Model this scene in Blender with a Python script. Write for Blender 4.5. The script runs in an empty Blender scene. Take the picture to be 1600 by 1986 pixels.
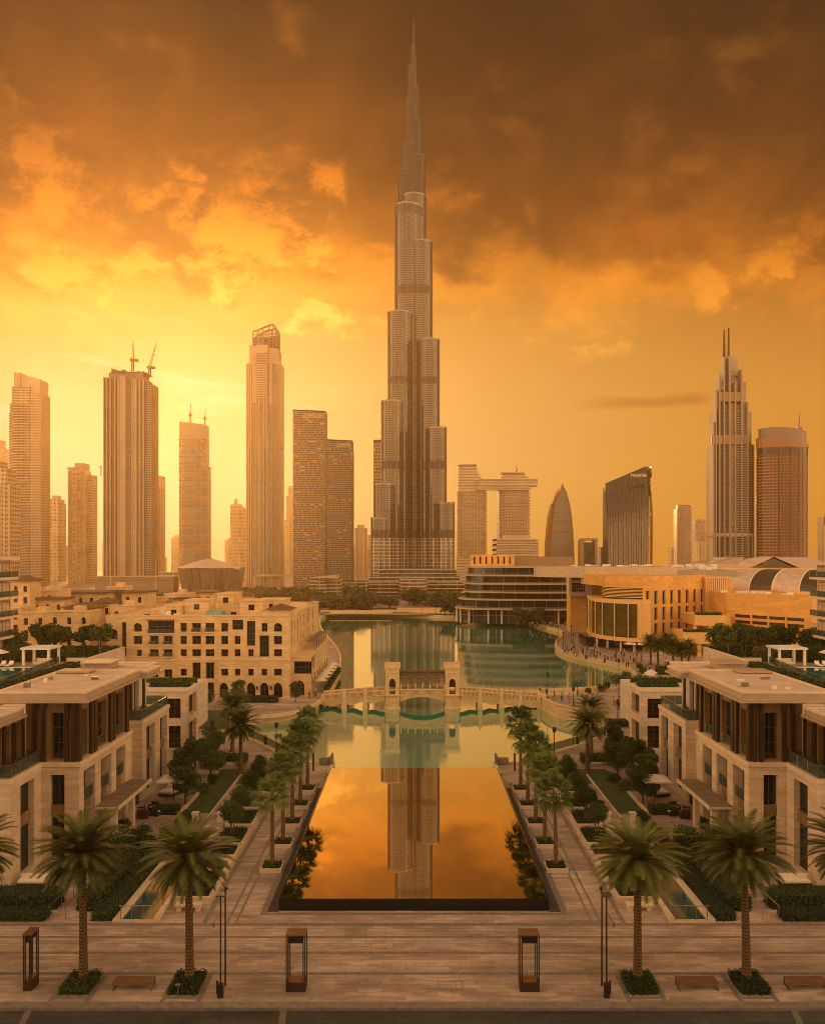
import bpy, bmesh, math, random
from mathutils import Vector, Matrix
R = math.radians
S = bpy.context.scene
COL = S.collection
# ---------------------------------------------------------------- camera
CX, HY, F, H = 803.0, 1075.0, 1600.0, 25.0      # principal column, horizon row, focal (photo px), eye height (m)
cam_d = bpy.data.cameras.new("camera"); cam = bpy.data.objects.new("camera", cam_d); COL.objects.link(cam)
cam.location = (0, 0, H); cam.rotation_euler = (R(90), 0, 0)
cam_d.sensor_fit = 'HORIZONTAL'; cam_d.sensor_width = 36.0; cam_d.lens = 36.0 * F / 1600.0
cam_d.shift_x = -(CX - 800) / 1600.0; cam_d.shift_y = (HY - 993.0) / 1600.0
cam_d.clip_start = 0.5; cam_d.clip_end = 6000
S.camera = cam
# ---------------------------------------------------------------- render / exposure
S.view_settings.view_transform = 'Standard'; S.view_settings.look = 'None'
S.view_settings.exposure = 0.0; S.view_settings.gamma = 1.0; S.view_settings.use_curve_mapping = False
cy = S.cycles
cy.max_bounces = 6; cy.diffuse_bounces = 3; cy.glossy_bounces = 4; cy.transmission_bounces = 4
cy.transparent_max_bounces = 8; cy.volume_bounces = 1
cy.use_denoising = True; cy.caustics_reflective = False; cy.caustics_refractive = False
cy.sample_clamp_indirect = 4.0; cy.filter_width = 0.9
# ---------------------------------------------------------------- sun
HAZE = 0.00034
SUN_AZ, SUN_EL = -17.0, 7.5            # degrees right of +Y (negative = left), above the horizon
sd_ = bpy.data.lights.new("sun", 'SUN'); sun = bpy.data.objects.new("sun", sd_); COL.objects.link(sun)
sd_.energy = 1.5; sd_.angle = R(9); sd_.color = (1.0, 0.54, 0.20)
_az, _el = R(SUN_AZ), R(SUN_EL)
_d = Vector((math.sin(_az)*math.cos(_el), math.cos(_az)*math.cos(_el), math.sin(_el)))
sun.rotation_euler = (-_d).to_track_quat('-Z', 'Y').to_euler(); sun.location = (-200, 600, 300)

def lin(c):
    c /= 255.0
    return c/12.92 if c <= 0.04045 else ((c+0.055)/1.055)**2.4
def C(r, g, b): return (lin(r), lin(g), lin(b), 1.0)

class NT:                                # a small node-tree writer
    def __init__(s, t): s.t = t; s.N = t.nodes; s.L = t.links
    def node(s, ty, **kw):
        n = s.N.new(ty)
        for k, v in kw.items(): setattr(n, k, v)
        return n
    def put(s, sock, v):
        if isinstance(v, bpy.types.NodeSocket): s.L.new(v, sock)
        elif v is not None: sock.default_value = v
    def m(s, op, a, b=None, c=None, clamp=False):
        n = s.node('ShaderNodeMath', operation=op, use_clamp=clamp)
        for i, v in enumerate((a, b, c)): s.put(n.inputs[i], v)
        return n.outputs[0]
    def mix(s, f, a, b, blend='MIX'):
        n = s.node('ShaderNodeMix', data_type='RGBA', blend_type=blend)
        s.put(n.inputs[0], f); s.put(n.inputs[6], a); s.put(n.inputs[7], b)
        return n.outputs[2]
    def ramp(s, f, stops):
        n = s.node('ShaderNodeValToRGB'); e = n.color_ramp.elements
        while len(e) > 1: e.remove(e[-1])
        e[0].position = stops[0][0]; e[0].color = stops[0][1]
        for p, c in stops[1:]:
            k = e.new(p); k.color = c
        s.put(n.inputs[0], f); return n.outputs[0]
    def ss(s, x, lo, hi, a=0.0, b=1.0):
        n = s.node('ShaderNodeMapRange', interpolation_type='SMOOTHSTEP')
        s.put(n.inputs[0], x); n.inputs[1].default_value = lo; n.inputs[2].default_value = hi
        n.inputs[3].default_value = a; n.inputs[4].default_value = b
        return n.outputs[0]
    def noise(s, vec, scale, detail=3, rough=0.5, dist=0.0, col=False):
        n = s.node('ShaderNodeTexNoise'); s.put(n.inputs['Vector'], vec)
        n.inputs['Scale'].default_value = scale; n.inputs['Detail'].default_value = detail
        n.inputs['Roughness'].default_value = rough; n.inputs['Distortion'].default_value = dist
        return n.outputs['Color' if col else 'Fac']
    def sep(s, v):
        n = s.node('ShaderNodeSeparateXYZ'); s.put(n.inputs[0], v); return n.outputs
    def comb(s, x, y, z=0.0):
        n = s.node('ShaderNodeCombineXYZ')
        for i, v in enumerate((x, y, z)): s.put(n.inputs[i], v)
        return n.outputs[0]
    def vm(s, op, a, b):
        n = s.node('ShaderNodeVectorMath', operation=op); s.put(n.inputs[0], a); s.put(n.inputs[1], b)
        return n.outputs[0]

# ---------------------------------------------------------------- sky (dusk, cloud deck lit from below)
W = bpy.data.worlds.new("World"); S.world = W; W.use_nodes = True
def build_world():
    t = NT(W.node_tree); t.N.clear()
    d = t.node('ShaderNodeTexCoord').outputs['Generated']
    x, y, z = t.sep(d)
    yc = t.m('MAXIMUM', y, 0.3)
    u = t.m('DIVIDE', x, yc); v = t.m('DIVIDE', z, yc)
    ur = t.ss(u, -0.55, 0.55)                         # 0 = left of view, 1 = right
    vv = t.m('DIVIDE', v, 0.72, clamp=True)
    P = lambda py: max(0.0, (HY - py)/F/0.72)
    # clear air below the deck
    L = t.ramp(vv, [(0, C(255, 188, 84)), (P(1000), C(255, 206, 116)), (P(900), C(255, 210, 126)), (P(760), C(255, 204, 112)), (P(620), C(253, 186, 84)), (P(450), C(236, 150, 48))])
    Rr = t.ramp(vv, [(0, C(236, 156, 58)), (P(950), C(238, 164, 64)), (P(760), C(230, 160, 66)), (P(620), C(208, 142, 66)), (P(450), C(170, 108, 50))])
    clear = t.mix(ur, L, Rr)
    # glow around the hidden sun
    du = t.m('SUBTRACT', u, -0.27); dv = t.m('SUBTRACT', v, 0.05)
    r2 = t.m('ADD', t.m('MULTIPLY', t.m('MULTIPLY', du, du), 9.0), t.m('MULTIPLY', t.m('MULTIPLY', dv, dv), 26.0))
    glow = t.m('EXPONENT', t.m('MULTIPLY', r2, -1.0))
    clear = t.mix(t.m('MULTIPLY', glow, 0.5), clear, (1.12, 0.73, 0.37, 1))
    # thin horizontal streaks low on the left
    sv = t.comb(t.m('MULTIPLY', u, 3.2), t.m('ADD', t.m('MULTIPLY', v, 26.0), t.m('MULTIPLY', u, 3.0)), 3.7)
    st = t.ss(t.noise(sv, 1.0, 5, 0.55, 0.3), 0.5, 0.74)
    st = t.m('MULTIPLY', st, t.m('MULTIPLY', t.ss(v, 0.13, 0.24), t.ss(v, 0.36, 0.29)))
    st = t.m('MULTIPLY', st, t.ss(u, 0.0, -0.30))
    clear = t.mix(st, clear, (1.25, 1.0, 0.55, 1))
    # cloud deck
    c1 = t.comb(t.m('MULTIPLY', u, 1.7), t.m('MULTIPLY', v, 2.3), 0.0)
    warp = t.vm('MULTIPLY', t.vm('SUBTRACT', t.noise(c1, 3.4, 3, 0.5, col=True), (0.5, 0.5, 0.5)), (0.16, 0.16, 0.0))
    c2 = t.vm('ADD', c1, warp)
    n1 = t.noise(c2, 3.6, 10, 0.60)
    n2 = t.noise(t.vm('ADD', c2, (4.2, 1.7, 2.0)), 5.6, 10, 0.64)
    zz = t.m('ADD', t.m('MAXIMUM', z, 0.0), 0.06)
    pp = t.comb(t.m('DIVIDE', x, zz), t.m('MULTIPLY', t.m('DIVIDE', y, zz), 0.30), 1.3)
    n3 = t.noise(t.vm('ADD', pp, t.vm('MULTIPLY', warp, (2.5, 1.5, 0))), 1.25, 6, 0.56)
    edge = t.m('ADD', t.m('SUBTRACT', v, 0.298), t.m('MULTIPLY', t.m('SUBTRACT', n1, 0.5), 0.30))
    edge = t.m('ADD', edge, t.ss(u, -0.15, -0.42, 0.0, 0.03))
    cover = t.ss(edge, -0.03, 0.05)
    DL = t.ramp(vv, [(P(650), C(255, 196, 74)), (P(590), C(250, 170, 44)), (P(500), C(226, 138, 30)), (P(390), C(186, 104, 22)), (P(270), C(156, 84, 20)), (P(130), C(116, 66, 24)), (P(0), C(92, 55, 26))])
    DR = t.ramp(vv, [(P(650), C(226, 152, 64)), (P(580), C(206, 126, 44)), (P(500), C(160, 94, 34)), (P(400), C(126, 74, 33)), (P(250), C(104, 62, 30)), (P(0), C(70, 45, 26))])
    deck = t.mix(ur, DL, DR)
    k3 = t.ss(n3, 0.36, 0.66, 0.45, 1.95)
    deck = t.mix(1.0, deck, t.comb(k3, k3, k3), 'MULTIPLY')
    k1 = t.ss(n1, 0.34, 0.68, 1.28, 0.70)
    deck = t.mix(1.0, deck, t.comb(k1, k1, k1), 'MULTIPLY')
    # where the low sun catches the deck: gold banks and torn rims
    uv1 = t.vm('ADD', t.comb(u, v, 1.0), t.vm('MULTIPLY', t.vm('SUBTRACT', t.noise(c1, 6.5, 6, 0.6, col=True), (0.5, 0.5, 0.5)), (0.13, 0.13, 0.0))); acc = None
    for (px, py, sx, sy, rot, amp) in ((30, 250, 46, 120, 25, .8), (105, 350, 40, 110, 32, .9), (140, 250, 26, 46, -20, .6), (375, 368, 18, 40, 20, .75), (618, 350, 56, 34, -20, .95),
            (540, 400, 70, 34, 25, .6), (620, 445, 34, 70, 35, .95), (652, 505, 20, 60, 10, .8), (440, 480, 110, 52, -5, 1.0), (330, 440, 60, 50, -30, .7), (250, 525, 170, 26, 2, .95), (500, 560, 170, 30, -12, .95),
            (700, 600, 110, 30, -8, .7), (60, 520, 110, 40, 10, .55), (215, 420, 24, 60, 10, .55), (900, 585, 70, 30, 10, .6), (1050, 560, 60, 50, -25, .9), (1150, 590, 90, 46, 15, .9), (1110, 625, 60, 16, 0, .8),
            (1400, 560, 70, 46, -15, .75), (1500, 545, 80, 56, 25, .85), (1470, 600, 36, 34, 25, .8), (1580, 480, 60, 70, 15, .6), (560, 70, 40, 60, 40, .62), (480, 330, 150, 34, -38, .45), (1250, 190, 60, 120, -40, .66), (1440, 90, 150, 36, 38, .62), (240, 60, 34, 90, 25, .5), (950, 260, 60, 110, -30, .45), (1320, 330, 120, 40, 20, .45), (1000, 420, 120, 40, -10, .5), (330, 180, 60, 120, 35, .45)):
        u0, v0 = (px-CX)/F, (HY-py)/F; c_, s_ = math.cos(R(rot)), math.sin(R(rot)); a_, b_ = F/(sx*1.35), F/(sy*1.35)
        def dotv(k):
            n = t.node('ShaderNodeVectorMath', operation='DOT_PRODUCT'); t.put(n.inputs[0], uv1); n.inputs[1].default_value = k; return n.outputs['Value']
        q = dotv((c_*a_, s_*a_, -(c_*u0+s_*v0)*a_)); w = dotv((-s_*b_, c_*b_, -(-s_*u0+c_*v0)*b_))
        e = t.m('MULTIPLY_ADD', q, q, t.m('MULTIPLY', w, w))
        g = t.m('MULTIPLY', t.m('POWER', 0.45, e), amp)
        acc = g if acc is None else t.m('MAXIMUM', acc, g)
    bank = t.m('MULTIPLY', t.m('ADD', acc, t.m('MULTIPLY', t.ss(u, 0.1, -0.45, 0.0, 0.30), t.ss(v, 0.60, 0.36))), t.m('ADD', 0.40, t.m('MULTIPLY', t.m('SUBTRACT', n2, 0.5), 5.6)))
    gold = t.ss(bank, 0.05, 0.75)
    rim = t.m('MULTIPLY', cover, t.ss(edge, 0.085, 0.01))
    gold = t.m('MAXIMUM', gold, t.m('MULTIPLY', rim, 0.7))
    GL = t.ramp(vv, [(P(660), (1.25, 0.86, 0.33, 1)), (P(540), (1.25, 0.62, 0.12, 1)), (P(400), (1.05, 0.42, 0.045, 1)), (P(250), (0.55, 0.22, 0.045, 1)), (P(60), (0.26, 0.115, 0.042, 1))])
    GR = t.ramp(vv, [(P(660), (0.86, 0.46, 0.12, 1)), (P(540), (0.80, 0.38, 0.07, 1)), (P(430), (0.55, 0.24, 0.055, 1)), (P(250), (0.24, 0.12, 0.055, 1)), (P(60), (0.16, 0.085, 0.045, 1))])
    gcol = t.mix(1.0, t.mix(t.ss(u, -0.12, 0.25), GL, GR), (1.55, 1.18, 0.75, 1), 'MULTIPLY')
    deck = t.mix(gold, deck, gcol)
    cover = t.m('MAXIMUM', cover, t.m('MULTIPLY', gold, t.ss(acc, 0.05, 0.4)))
    sky = t.mix(cover, clear, deck)
    # one lone bar of cloud at the right
    q = t.m('SUBTRACT', v, t.m('ADD', 0.186, t.m('MULTIPLY', t.m('SUBTRACT', u, 0.28), 0.10)))
    bar = t.m('MULTIPLY', t.ss(t.m('ABSOLUTE', t.m('ADD', q, t.m('MULTIPLY', t.m('SUBTRACT', n1, 0.5), 0.03))), 0.011, 0.001),
              t.m('MULTIPLY', t.ss(u, 0.17, 0.27), t.ss(u, 0.375, 0.34)))
    sky = t.mix(t.m('MULTIPLY', bar, 0.62), sky, C(188, 112, 44))
    # behind the viewer: plain dusk sky
    back = t.ramp(t.m('MULTIPLY', t.m('ADD', z, 0.05), 1.0, clamp=True), [(0, (2.65, 1.62, 0.78, 1)), (0.30, (2.1, 1.34, 0.70, 1)), (0.6, (1.0, 0.68, 0.39, 1)), (1, (0.46, 0.32, 0.20, 1))])
    kv = t.m('MULTIPLY', t.ss(v, 0.27, 0.50, 0.97, 0.58), t.ss(u, -0.5, 0.4, 1.0, 0.92))
    sky = t.mix(1.0, sky, t.comb(kv, t.m('MULTIPLY', kv, t.ss(v, 0.22, 0.40, 1.0, 0.86)), t.m('MULTIPLY', kv, t.m('MULTIPLY', t.ss(v, 0.20, 0.40, 1.0, 0.42), t.ss(u, -0.45, 0.0, 1.3, 0.92)))), 'MULTIPLY')
    kb = t.ss(y, -0.95, -0.1, 0.95, 1.75)
    back = t.mix(1.0, back, t.comb(kb, kb, kb), 'MULTIPLY')
    sky = t.mix(t.ss(y, -0.05, 0.32), back, sky)
    bg = t.node('ShaderNodeBackground'); t.put(bg.inputs[0], sky); bg.inputs[1].default_value = 1.0
    ns = t.node('ShaderNodeTexSky', sky_type='NISHITA', sun_disc=False)
    ns.sun_elevation = R(SUN_EL); ns.sun_rotation = R(SUN_AZ); ns.dust_density = 4.0; ns.air_density = 1.5
    bg2 = t.node('ShaderNodeBackground'); t.put(bg2.inputs[0], ns.outputs[0]); bg2.inputs[1].default_value = 0.003
    ad = t.node('ShaderNodeAddShader'); t.L.new(bg.outputs[0], ad.inputs[0]); t.L.new(bg2.outputs[0], ad.inputs[1])
    o = t.node('ShaderNodeOutputWorld'); t.L.new(ad.outputs[0], o.inputs[0])
build_world()

# ---------------------------------------------------------------- helpers
def gx(px, Y): return (px - CX)/F*Y
def gz(py, Y): return H + (HY - py)/F*Y
def G(px, py, z=0.0):
    Y = F*(H - z)/(py - HY)
    return Vector((gx(px, Y), Y, z))
def root_loc(o):
    p = Vector((0, 0, 0))
    while o is not None:
        p += o.location; o = o.parent
    return p

class MB:                                 # mesh builder in world coordinates
    def __init__(s): s.v = []; s.f = []; s.mi = []; s.uv = {}; s.k = 0
    def face(s, pts, uv=None):
        b = len(s.v); s.v.extend([tuple(p) for p in pts]); s.f.append(tuple(range(b, b+len(pts)))); s.mi.append(s.k)
        if uv: s.uv[len(s.f)-1] = uv
    def box(s, x0, x1, y0, y1, z0, z1):
        if x0 > x1: x0, x1 = x1, x0
        if y0 > y1: y0, y1 = y1, y0
        s.prism([(x0, y0), (x1, y0), (x1, y1), (x0, y1)], z0, z1)
    def prism(s, poly, z0, z1, top=None, cap=True, bottom=True, z1s=None, closed=True):
        """poly counter-clockwise; top = optional other outline; z1s = optional top height per vertex"""
        n = len(poly); top = top or poly; b = len(s.v)
        s.v.extend([(p[0], p[1], z0) for p in poly])
        s.v.extend([(p[0], p[1], z1s[i] if z1s else z1) for i, p in enumerate(top)])
        L = 0.0
        for i in range(n if closed else n-1):
            j = (i+1) % n
            e = math.hypot(poly[j][0]-poly[i][0], poly[j][1]-poly[i][1])
            s.f.append((b+i, b+j, b+n+j, b+n+i)); s.mi.append(s.k)
            za, zb = (z1s[i], z1s[j]) if z1s else (z1, z1)
            s.uv[len(s.f)-1] = [(L, z0), (L+e, z0), (L+e, zb), (L, za)]
            L += e
        if cap:
            s.f.append(tuple(range(b+n, b+2*n))); s.mi.append(s.k)
            if bottom: s.f.append(tuple(range(b+n-1, b-1, -1))); s.mi.append(s.k)
    def cyl(s, x, y, r, z0, z1, n=12, r2=None, cap=True):
        r2 = r if r2 is None else r2
        a = [2*math.pi*i/n for i in range(n)]
        s.prism([(x+r*math.cos(t), y+r*math.sin(t)) for t in a], z0, z1, [(x+r2*math.cos(t), y+r2*math.sin(t)) for t in a], cap)
    def tube(s, p0, p1, r, n=6, r2=None):
        p0, p1 = Vector(p0), Vector(p1); r2 = r if r2 is None else r2
        d = (p1-p0).normalized(); a = d.orthogonal().normalized(); c = d.cross(a); b = len(s.v)
        for P, q in ((p0, r), (p1, r2)):
            for i in range(n):
                t = 2*math.pi*i/n; s.v.append(tuple(P + a*math.cos(t)*q + c*math.sin(t)*q))
        for i in range(n):
            j = (i+1) % n; s.f.append((b+i, b+j, b+n+j, b+n+i)); s.mi.append(s.k)
        s.f.append(tuple(range(b+n-1, b-1, -1))); s.mi.append(s.k); s.f.append(tuple(range(b+n, b+2*n))); s.mi.append(s.k)
    def path(s, pts, r, n=6):
        for a, b in zip(pts[:-1], pts[1:]): s.tube(a, b, r, n)
    def lathe(s, x, y, prof, n=16):
        """prof list of (r,z) bottom to top"""
        b = len(s.v)
        for r, z in prof:
            for i in range(n):
                t = 2*math.pi*i/n; s.v.append((x+r*math.cos(t), y+r*math.sin(t), z))
        for k in range(len(prof)-1):
            for i in range(n):
                j = (i+1) % n; s.f.append((b+k*n+i, b+k*n+j, b+(k+1)*n+j, b+(k+1)*n+i)); s.mi.append(s.k)
        s.f.append(tuple(b+n-1-i for i in range(n))); s.mi.append(s.k)
        s.f.append(tuple(b+(len(prof)-1)*n+i for i in range(n))); s.mi.append(s.k)
    def build(s, name, mats, parent=None, smooth=False, kind=None, local=False, label=None):
        off = root_loc(parent) if (parent is not None and not local) else Vector((0, 0, 0))
        me = bpy.data.meshes.new(name)
        me.from_pydata([(a-off.x, b-off.y, c-off.z) for a, b, c in s.v], [], s.f)
        if not isinstance(mats, (list, tuple)): mats = [mats]
        for m_ in mats: me.materials.append(m_)
        if len(mats) > 1: me.polygons.foreach_set('material_index', s.mi)
        if s.uv:
            lay = me.uv_layers.new(name='UVMap').data
            for p in me.polygons:
                q = s.uv.get(p.index)
                if q:
                    for li, c in zip(p.loop_indices, q): lay[li].uv = c
        if smooth: me.polygons.foreach_set('use_smooth', [True]*len(me.polygons))
        me.update()
        o = bpy.data.objects.new(name, me); COL.objects.link(o)
        if parent is not None: o.parent = parent
        if kind: o['kind'] = kind
        if label: o['label'] = label
        return o

_OW = 'first second third fourth fifth sixth seventh eighth ninth tenth eleventh twelfth thirteenth fourteenth fifteenth sixteenth seventeenth eighteenth nineteenth twentieth'.split()
def ordw(i):
    return _OW[i] if i < 20 else 'twenty-'+_OW[i-20]
def rank_labels(objs, fmt):
    """number alike things from left to right as the viewer sees them"""
    for i, o in enumerate(sorted(objs, key=lambda q: q.location.x/q.location.y)): o['label'] = fmt % ordw(i)
def tag(o, label, cat, group=None):
    o['label'] = label; o['category'] = cat
    if group: o['group'] = group
    return o
def thing(name, label, cat, loc=(0, 0, 0), rz=0.0, group=None):
    o = bpy.data.objects.new(name, None); COL.objects.link(o); o.empty_display_size = 0.5
    o.location = loc; o.rotation_euler = (0, 0, rz)
    return tag(o, label, cat, group)
def dup(root, loc, rz=0.0, label=None, group=None, scale=None):
    """copy of a thing with copies of its parts and sub-parts, mesh data shared"""
    r = root.copy(); COL.objects.link(r); r.location = loc; r.rotation_euler = (0, 0, rz)
    if scale: r.scale = scale
    if label: r['label'] = label
    if group: r['group'] = group
    for ch in list(root.children):
        c = ch.copy(); COL.objects.link(c); c.parent = r
        for g in list(ch.children):
            k = g.copy(); COL.objects.link(k); k.parent = c
    return r
def inst(mesh_obj, name, parent, loc, rz=0.0):
    c = bpy.data.objects.new(name, mesh_obj); COL.objects.link(c); c.parent = parent
    c.location = Vector(loc) - root_loc(parent); c.rotation_euler = (0, 0, rz)
    return c
# ---------------------------------------------------------------- materials
def new_mat(name):
    m_ = bpy.data.materials.new(name); m_.use_nodes = True
    t = NT(m_.node_tree); t.N.clear()
    out = t.node('ShaderNodeOutputMaterial'); return m_, t, out
def bsdf(t, out, col, rough=0.6, metal=0.0, spec=0.5, normal=None):
    b = t.node('ShaderNodeBsdfPrincipled')
    t.put(b.inputs['Base Color'], col); t.put(b.inputs['Roughness'], rough); t.put(b.inputs['Metallic'], metal)
    t.put(b.inputs['Specular IOR Level'], spec)
    if normal is not None: t.put(b.inputs['Normal'], normal)
    t.L.new(b.outputs[0], out.inputs[0]); return b
def bump(t, h, strength, dist=0.05):
    n = t.node('ShaderNodeBump'); n.inputs['Strength'].default_value = strength; n.inputs['Distance'].default_value = dist
    t.put(n.inputs['Height'], h); return n.outputs[0]
def pos(t): return t.node('ShaderNodeNewGeometry').outputs['Position']
def grey(t, k): return t.comb(k, k, k)

def plain(name, col, rough=0.6, metal=0.0, spec=0.5, var=0.18, scale=1.5):
    m_, t, out = new_mat(name)
    n = t.noise(pos(t), scale, 4, 0.6)
    k = t.ss(n, 0.25, 0.75, 1-var, 1+var)
    bsdf(t, out, t.mix(1.0, (*col, 1), grey(t, k), 'MULTIPLY'), rough, metal, spec); return m_
def stone(name, col, course=0.6, block=1.2, var=0.14, joint=0.75, jw=0.03, rough=0.75):
    """coursed stone cladding: joints by height, uprights along the wall, streaky veins"""
    m_, t, out = new_mat(name)
    p = pos(t); x, y, z = t.sep(p)
    row = t.m('FLOOR', t.m('DIVIDE', z, course))
    w = t.m('ADD', t.m('DIVIDE', t.m('ADD', x, y), block), t.m('MULTIPLY', row, 0.5))
    fz = t.m('FRACT', t.m('DIVIDE', z, course)); fu = t.m('FRACT', w)
    jz = t.m('LESS_THAN', fz, jw/course); ju = t.m('LESS_THAN', fu, jw/block)
    j = t.m('MAXIMUM', jz, ju)
    wn = t.node('ShaderNodeTexWhiteNoise', noise_dimensions='2D'); t.put(wn.inputs['Vector'], t.comb(row, t.m('FLOOR', w)))
    vein = t.noise(t.vm('MULTIPLY', p, (0.35, 0.35, 2.4)), 1.1, 5, 0.6, 0.4)
    dirt = t.noise(p, 0.16, 3, 0.6)
    k = t.m('MULTIPLY', t.m('MULTIPLY', t.ss(vein, 0.25, 0.75, 1-var, 1+var), t.ss(dirt, 0.3, 0.7, 0.88, 1.08)), t.ss(wn.outputs[0], 0, 1, 0.92, 1.07))
    k = t.m('MULTIPLY', k, t.m('SUBTRACT', 1.0, t.m('MULTIPLY', j, 1-joint)))
    bsdf(t, out, t.mix(1.0, (*col, 1), grey(t, k), 'MULTIPLY'), rough, 0, 0.3); return m_
def paving(name, c1, c2, cm, bw=1.35, bh=0.42, rough=0.55):
    m_, t, out = new_mat(name)
    p = pos(t); x, y, z = t.sep(p)
    b = t.node('ShaderNodeTexBrick', offset=0.37, squash=1.0); t.put(b.inputs['Vector'], t.comb(x, y))
    b.inputs['Color1'].default_value = (*c1, 1); b.inputs['Color2'].default_value = (*c2, 1); b.inputs['Mortar'].default_value = (*cm, 1)
    b.inputs['Scale'].default_value = 1.0; b.inputs['Mortar Size'].default_value = 0.010; b.inputs['Mortar Smooth'].default_value = 0.3
    b.inputs['Brick Width'].default_value = bw; b.inputs['Row Height'].default_value = bh
    st = t.noise(t.vm('MULTIPLY', p, (0.35, 0.9, 1)), 0.55, 6, 0.65, 0.6)
    st2 = t.noise(t.vm('MULTIPLY', p, (0.5, 5.0, 1)), 1.6, 3, 0.6)
    st3 = t.noise(p, 0.07, 3, 0.6)
    k = t.m('MULTIPLY', t.m('MULTIPLY', t.ss(st, 0.3, 0.7, 0.64, 1.2), t.ss(st2, 0.3, 0.7, 0.86, 1.1)), t.ss(st3, 0.35, 0.65, 0.86, 1.08))
    bsdf(t, out, t.mix(1.0, b.outputs[0], grey(t, k), 'MULTIPLY'), t.ss(st, 0.3, 0.7, rough-0.1, rough+0.12), 0, 0.4); return m_
def facade(name, wall, glass, fh, wf, bw, bf, wr=0.6, gr=0.15, gmetal=0.0, jit=0.5, wmetal=0.0, vfade=0.0, gspec=0.6):
    """window grid on the UV map (u along the wall in metres, v = height)"""
    m_, t, out = new_mat(name)
    uvn = t.node('ShaderNodeUVMap'); uvn.uv_map = 'UVMap'
    u, v, _ = t.sep(uvn.outputs[0])
    a = t.m('DIVIDE', v, fh); b = t.m('DIVIDE', u, bw)
    mz = t.m('LESS_THAN', t.m('FRACT', a), wf); mu = t.m('LESS_THAN', t.m('FRACT', b), bf)
    win = t.m('MULTIPLY', mz, mu)
    wn = t.node('ShaderNodeTexWhiteNoise', noise_dimensions='2D'); t.put(wn.inputs['Vector'], t.comb(t.m('FLOOR', a), t.m('FLOOR', b)))
    gk = t.ss(wn.outputs[0], 0, 1, 1-jit, 1+jit)
    gc = t.mix(1.0, (*glass, 1), grey(t, gk), 'MULTIPLY')
    n = t.noise(pos(t), 0.05, 3, 0.6); wk = t.ss(n, 0.3, 0.7, 0.86, 1.12)
    wc = t.mix(1.0, (*wall, 1), grey(t, wk), 'MULTIPLY')
    col = t.mix(win, wc, gc)
    rgh = t.m('ADD', t.m('MULTIPLY', win, gr-wr), wr)
    bsdf(t, out, col, rgh, t.m('ADD', t.m('MULTIPLY', win, gmetal-wmetal), wmetal), t.m('ADD', t.m('MULTIPLY', win, gspec-0.3), 0.3)); return m_
def lattice(name, wall, glass, fh, bw):
    """running-bond screen of short dark and pale dashes"""
    m_, t, out = new_mat(name)
    uvn = t.node('ShaderNodeUVMap'); uvn.uv_map = 'UVMap'; u, v, _ = t.sep(uvn.outputs[0])
    a = t.m('DIVIDE', v, fh); row = t.m('FLOOR', a)
    sh = t.node('ShaderNodeTexWhiteNoise', noise_dimensions='1D'); t.put(sh.inputs['W'], row)
    b = t.m('ADD', t.m('DIVIDE', u, bw), t.m('MULTIPLY', sh.outputs[0], 3.0))
    wn = t.node('ShaderNodeTexWhiteNoise', noise_dimensions='2D'); t.put(wn.inputs['Vector'], t.comb(row, t.m('FLOOR', b)))
    win = t.m('MULTIPLY', t.m('LESS_THAN', t.m('FRACT', a), 0.5), t.m('LESS_THAN', t.m('FRACT', b), t.ss(wn.outputs[0], 0, 1, 0.55, 0.98)))
    gc = t.mix(t.m('GREATER_THAN', wn.outputs[0], 0.975), (*glass, 1), (0.5, 0.4, 0.26, 1))
    bsdf(t, out, t.mix(win, (*wall, 1), gc), t.m('SUBTRACT', 0.55, t.m('MULTIPLY', win, 0.3)), 0, 0.5); return m_
def glassy(name, col, rough=0.06, spec=0.8, metal=0.0):
    m_, t, out = new_mat(name)
    n = t.noise(pos(t), 0.6, 3, 0.6); k = t.ss(n, 0.25, 0.75, 0.7, 1.35)
    bsdf(t, out, t.mix(1.0, (*col, 1), grey(t, k), 'MULTIPLY'), rough, metal, spec); return m_
def clear_glass(name, tint):
    m_, t, out = new_mat(name)
    tr = t.node('ShaderNodeBsdfTransparent'); tr.inputs[0].default_value = (*tint, 1)
    gl = t.node('ShaderNodeBsdfPrincipled'); gl.inputs['Base Color'].default_value = (0.10, 0.13, 0.11, 1); gl.inputs['Roughness'].default_value = 0.08
    mx = t.node('ShaderNodeMixShader'); mx.inputs[0].default_value = 0.45
    t.L.new(tr.outputs[0], mx.inputs[1]); t.L.new(gl.outputs[0], mx.inputs[2]); t.L.new(mx.outputs[0], out.inputs[0]); return m_
def leaf(name, c1, c2, scale=1.2, trans=0.3):
    m_, t, out = new_mat(name)
    p = pos(t); n = t.noise(p, scale, 3, 0.6); n2 = t.noise(p, 9.0, 2, 0.6)
    oi = t.node('ShaderNodeObjectInfo').outputs['Random']
    f = t.m('ADD', t.m('MULTIPLY', n, 0.6), t.m('ADD', t.m('MULTIPLY', n2, 0.5), t.m('MULTIPLY', t.m('SUBTRACT', oi, 0.5), 0.25)))
    col = t.mix(t.ss(f, 0.3, 0.8), (*c1, 1), (*c2, 1))
    d = t.node('ShaderNodeBsdfPrincipled'); t.put(d.inputs['Base Color'], col); d.inputs['Roughness'].default_value = 0.55; d.inputs['Specular IOR Level'].default_value = 0.35
    tl = t.node('ShaderNodeBsdfTranslucent'); t.put(tl.inputs[0], col)
    mx = t.node('ShaderNodeMixShader'); mx.inputs[0].default_value = trans
    t.L.new(d.outputs[0], mx.inputs[1]); t.L.new(tl.outputs[0], mx.inputs[2]); t.L.new(mx.outputs[0], out.inputs[0]); return m_
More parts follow.
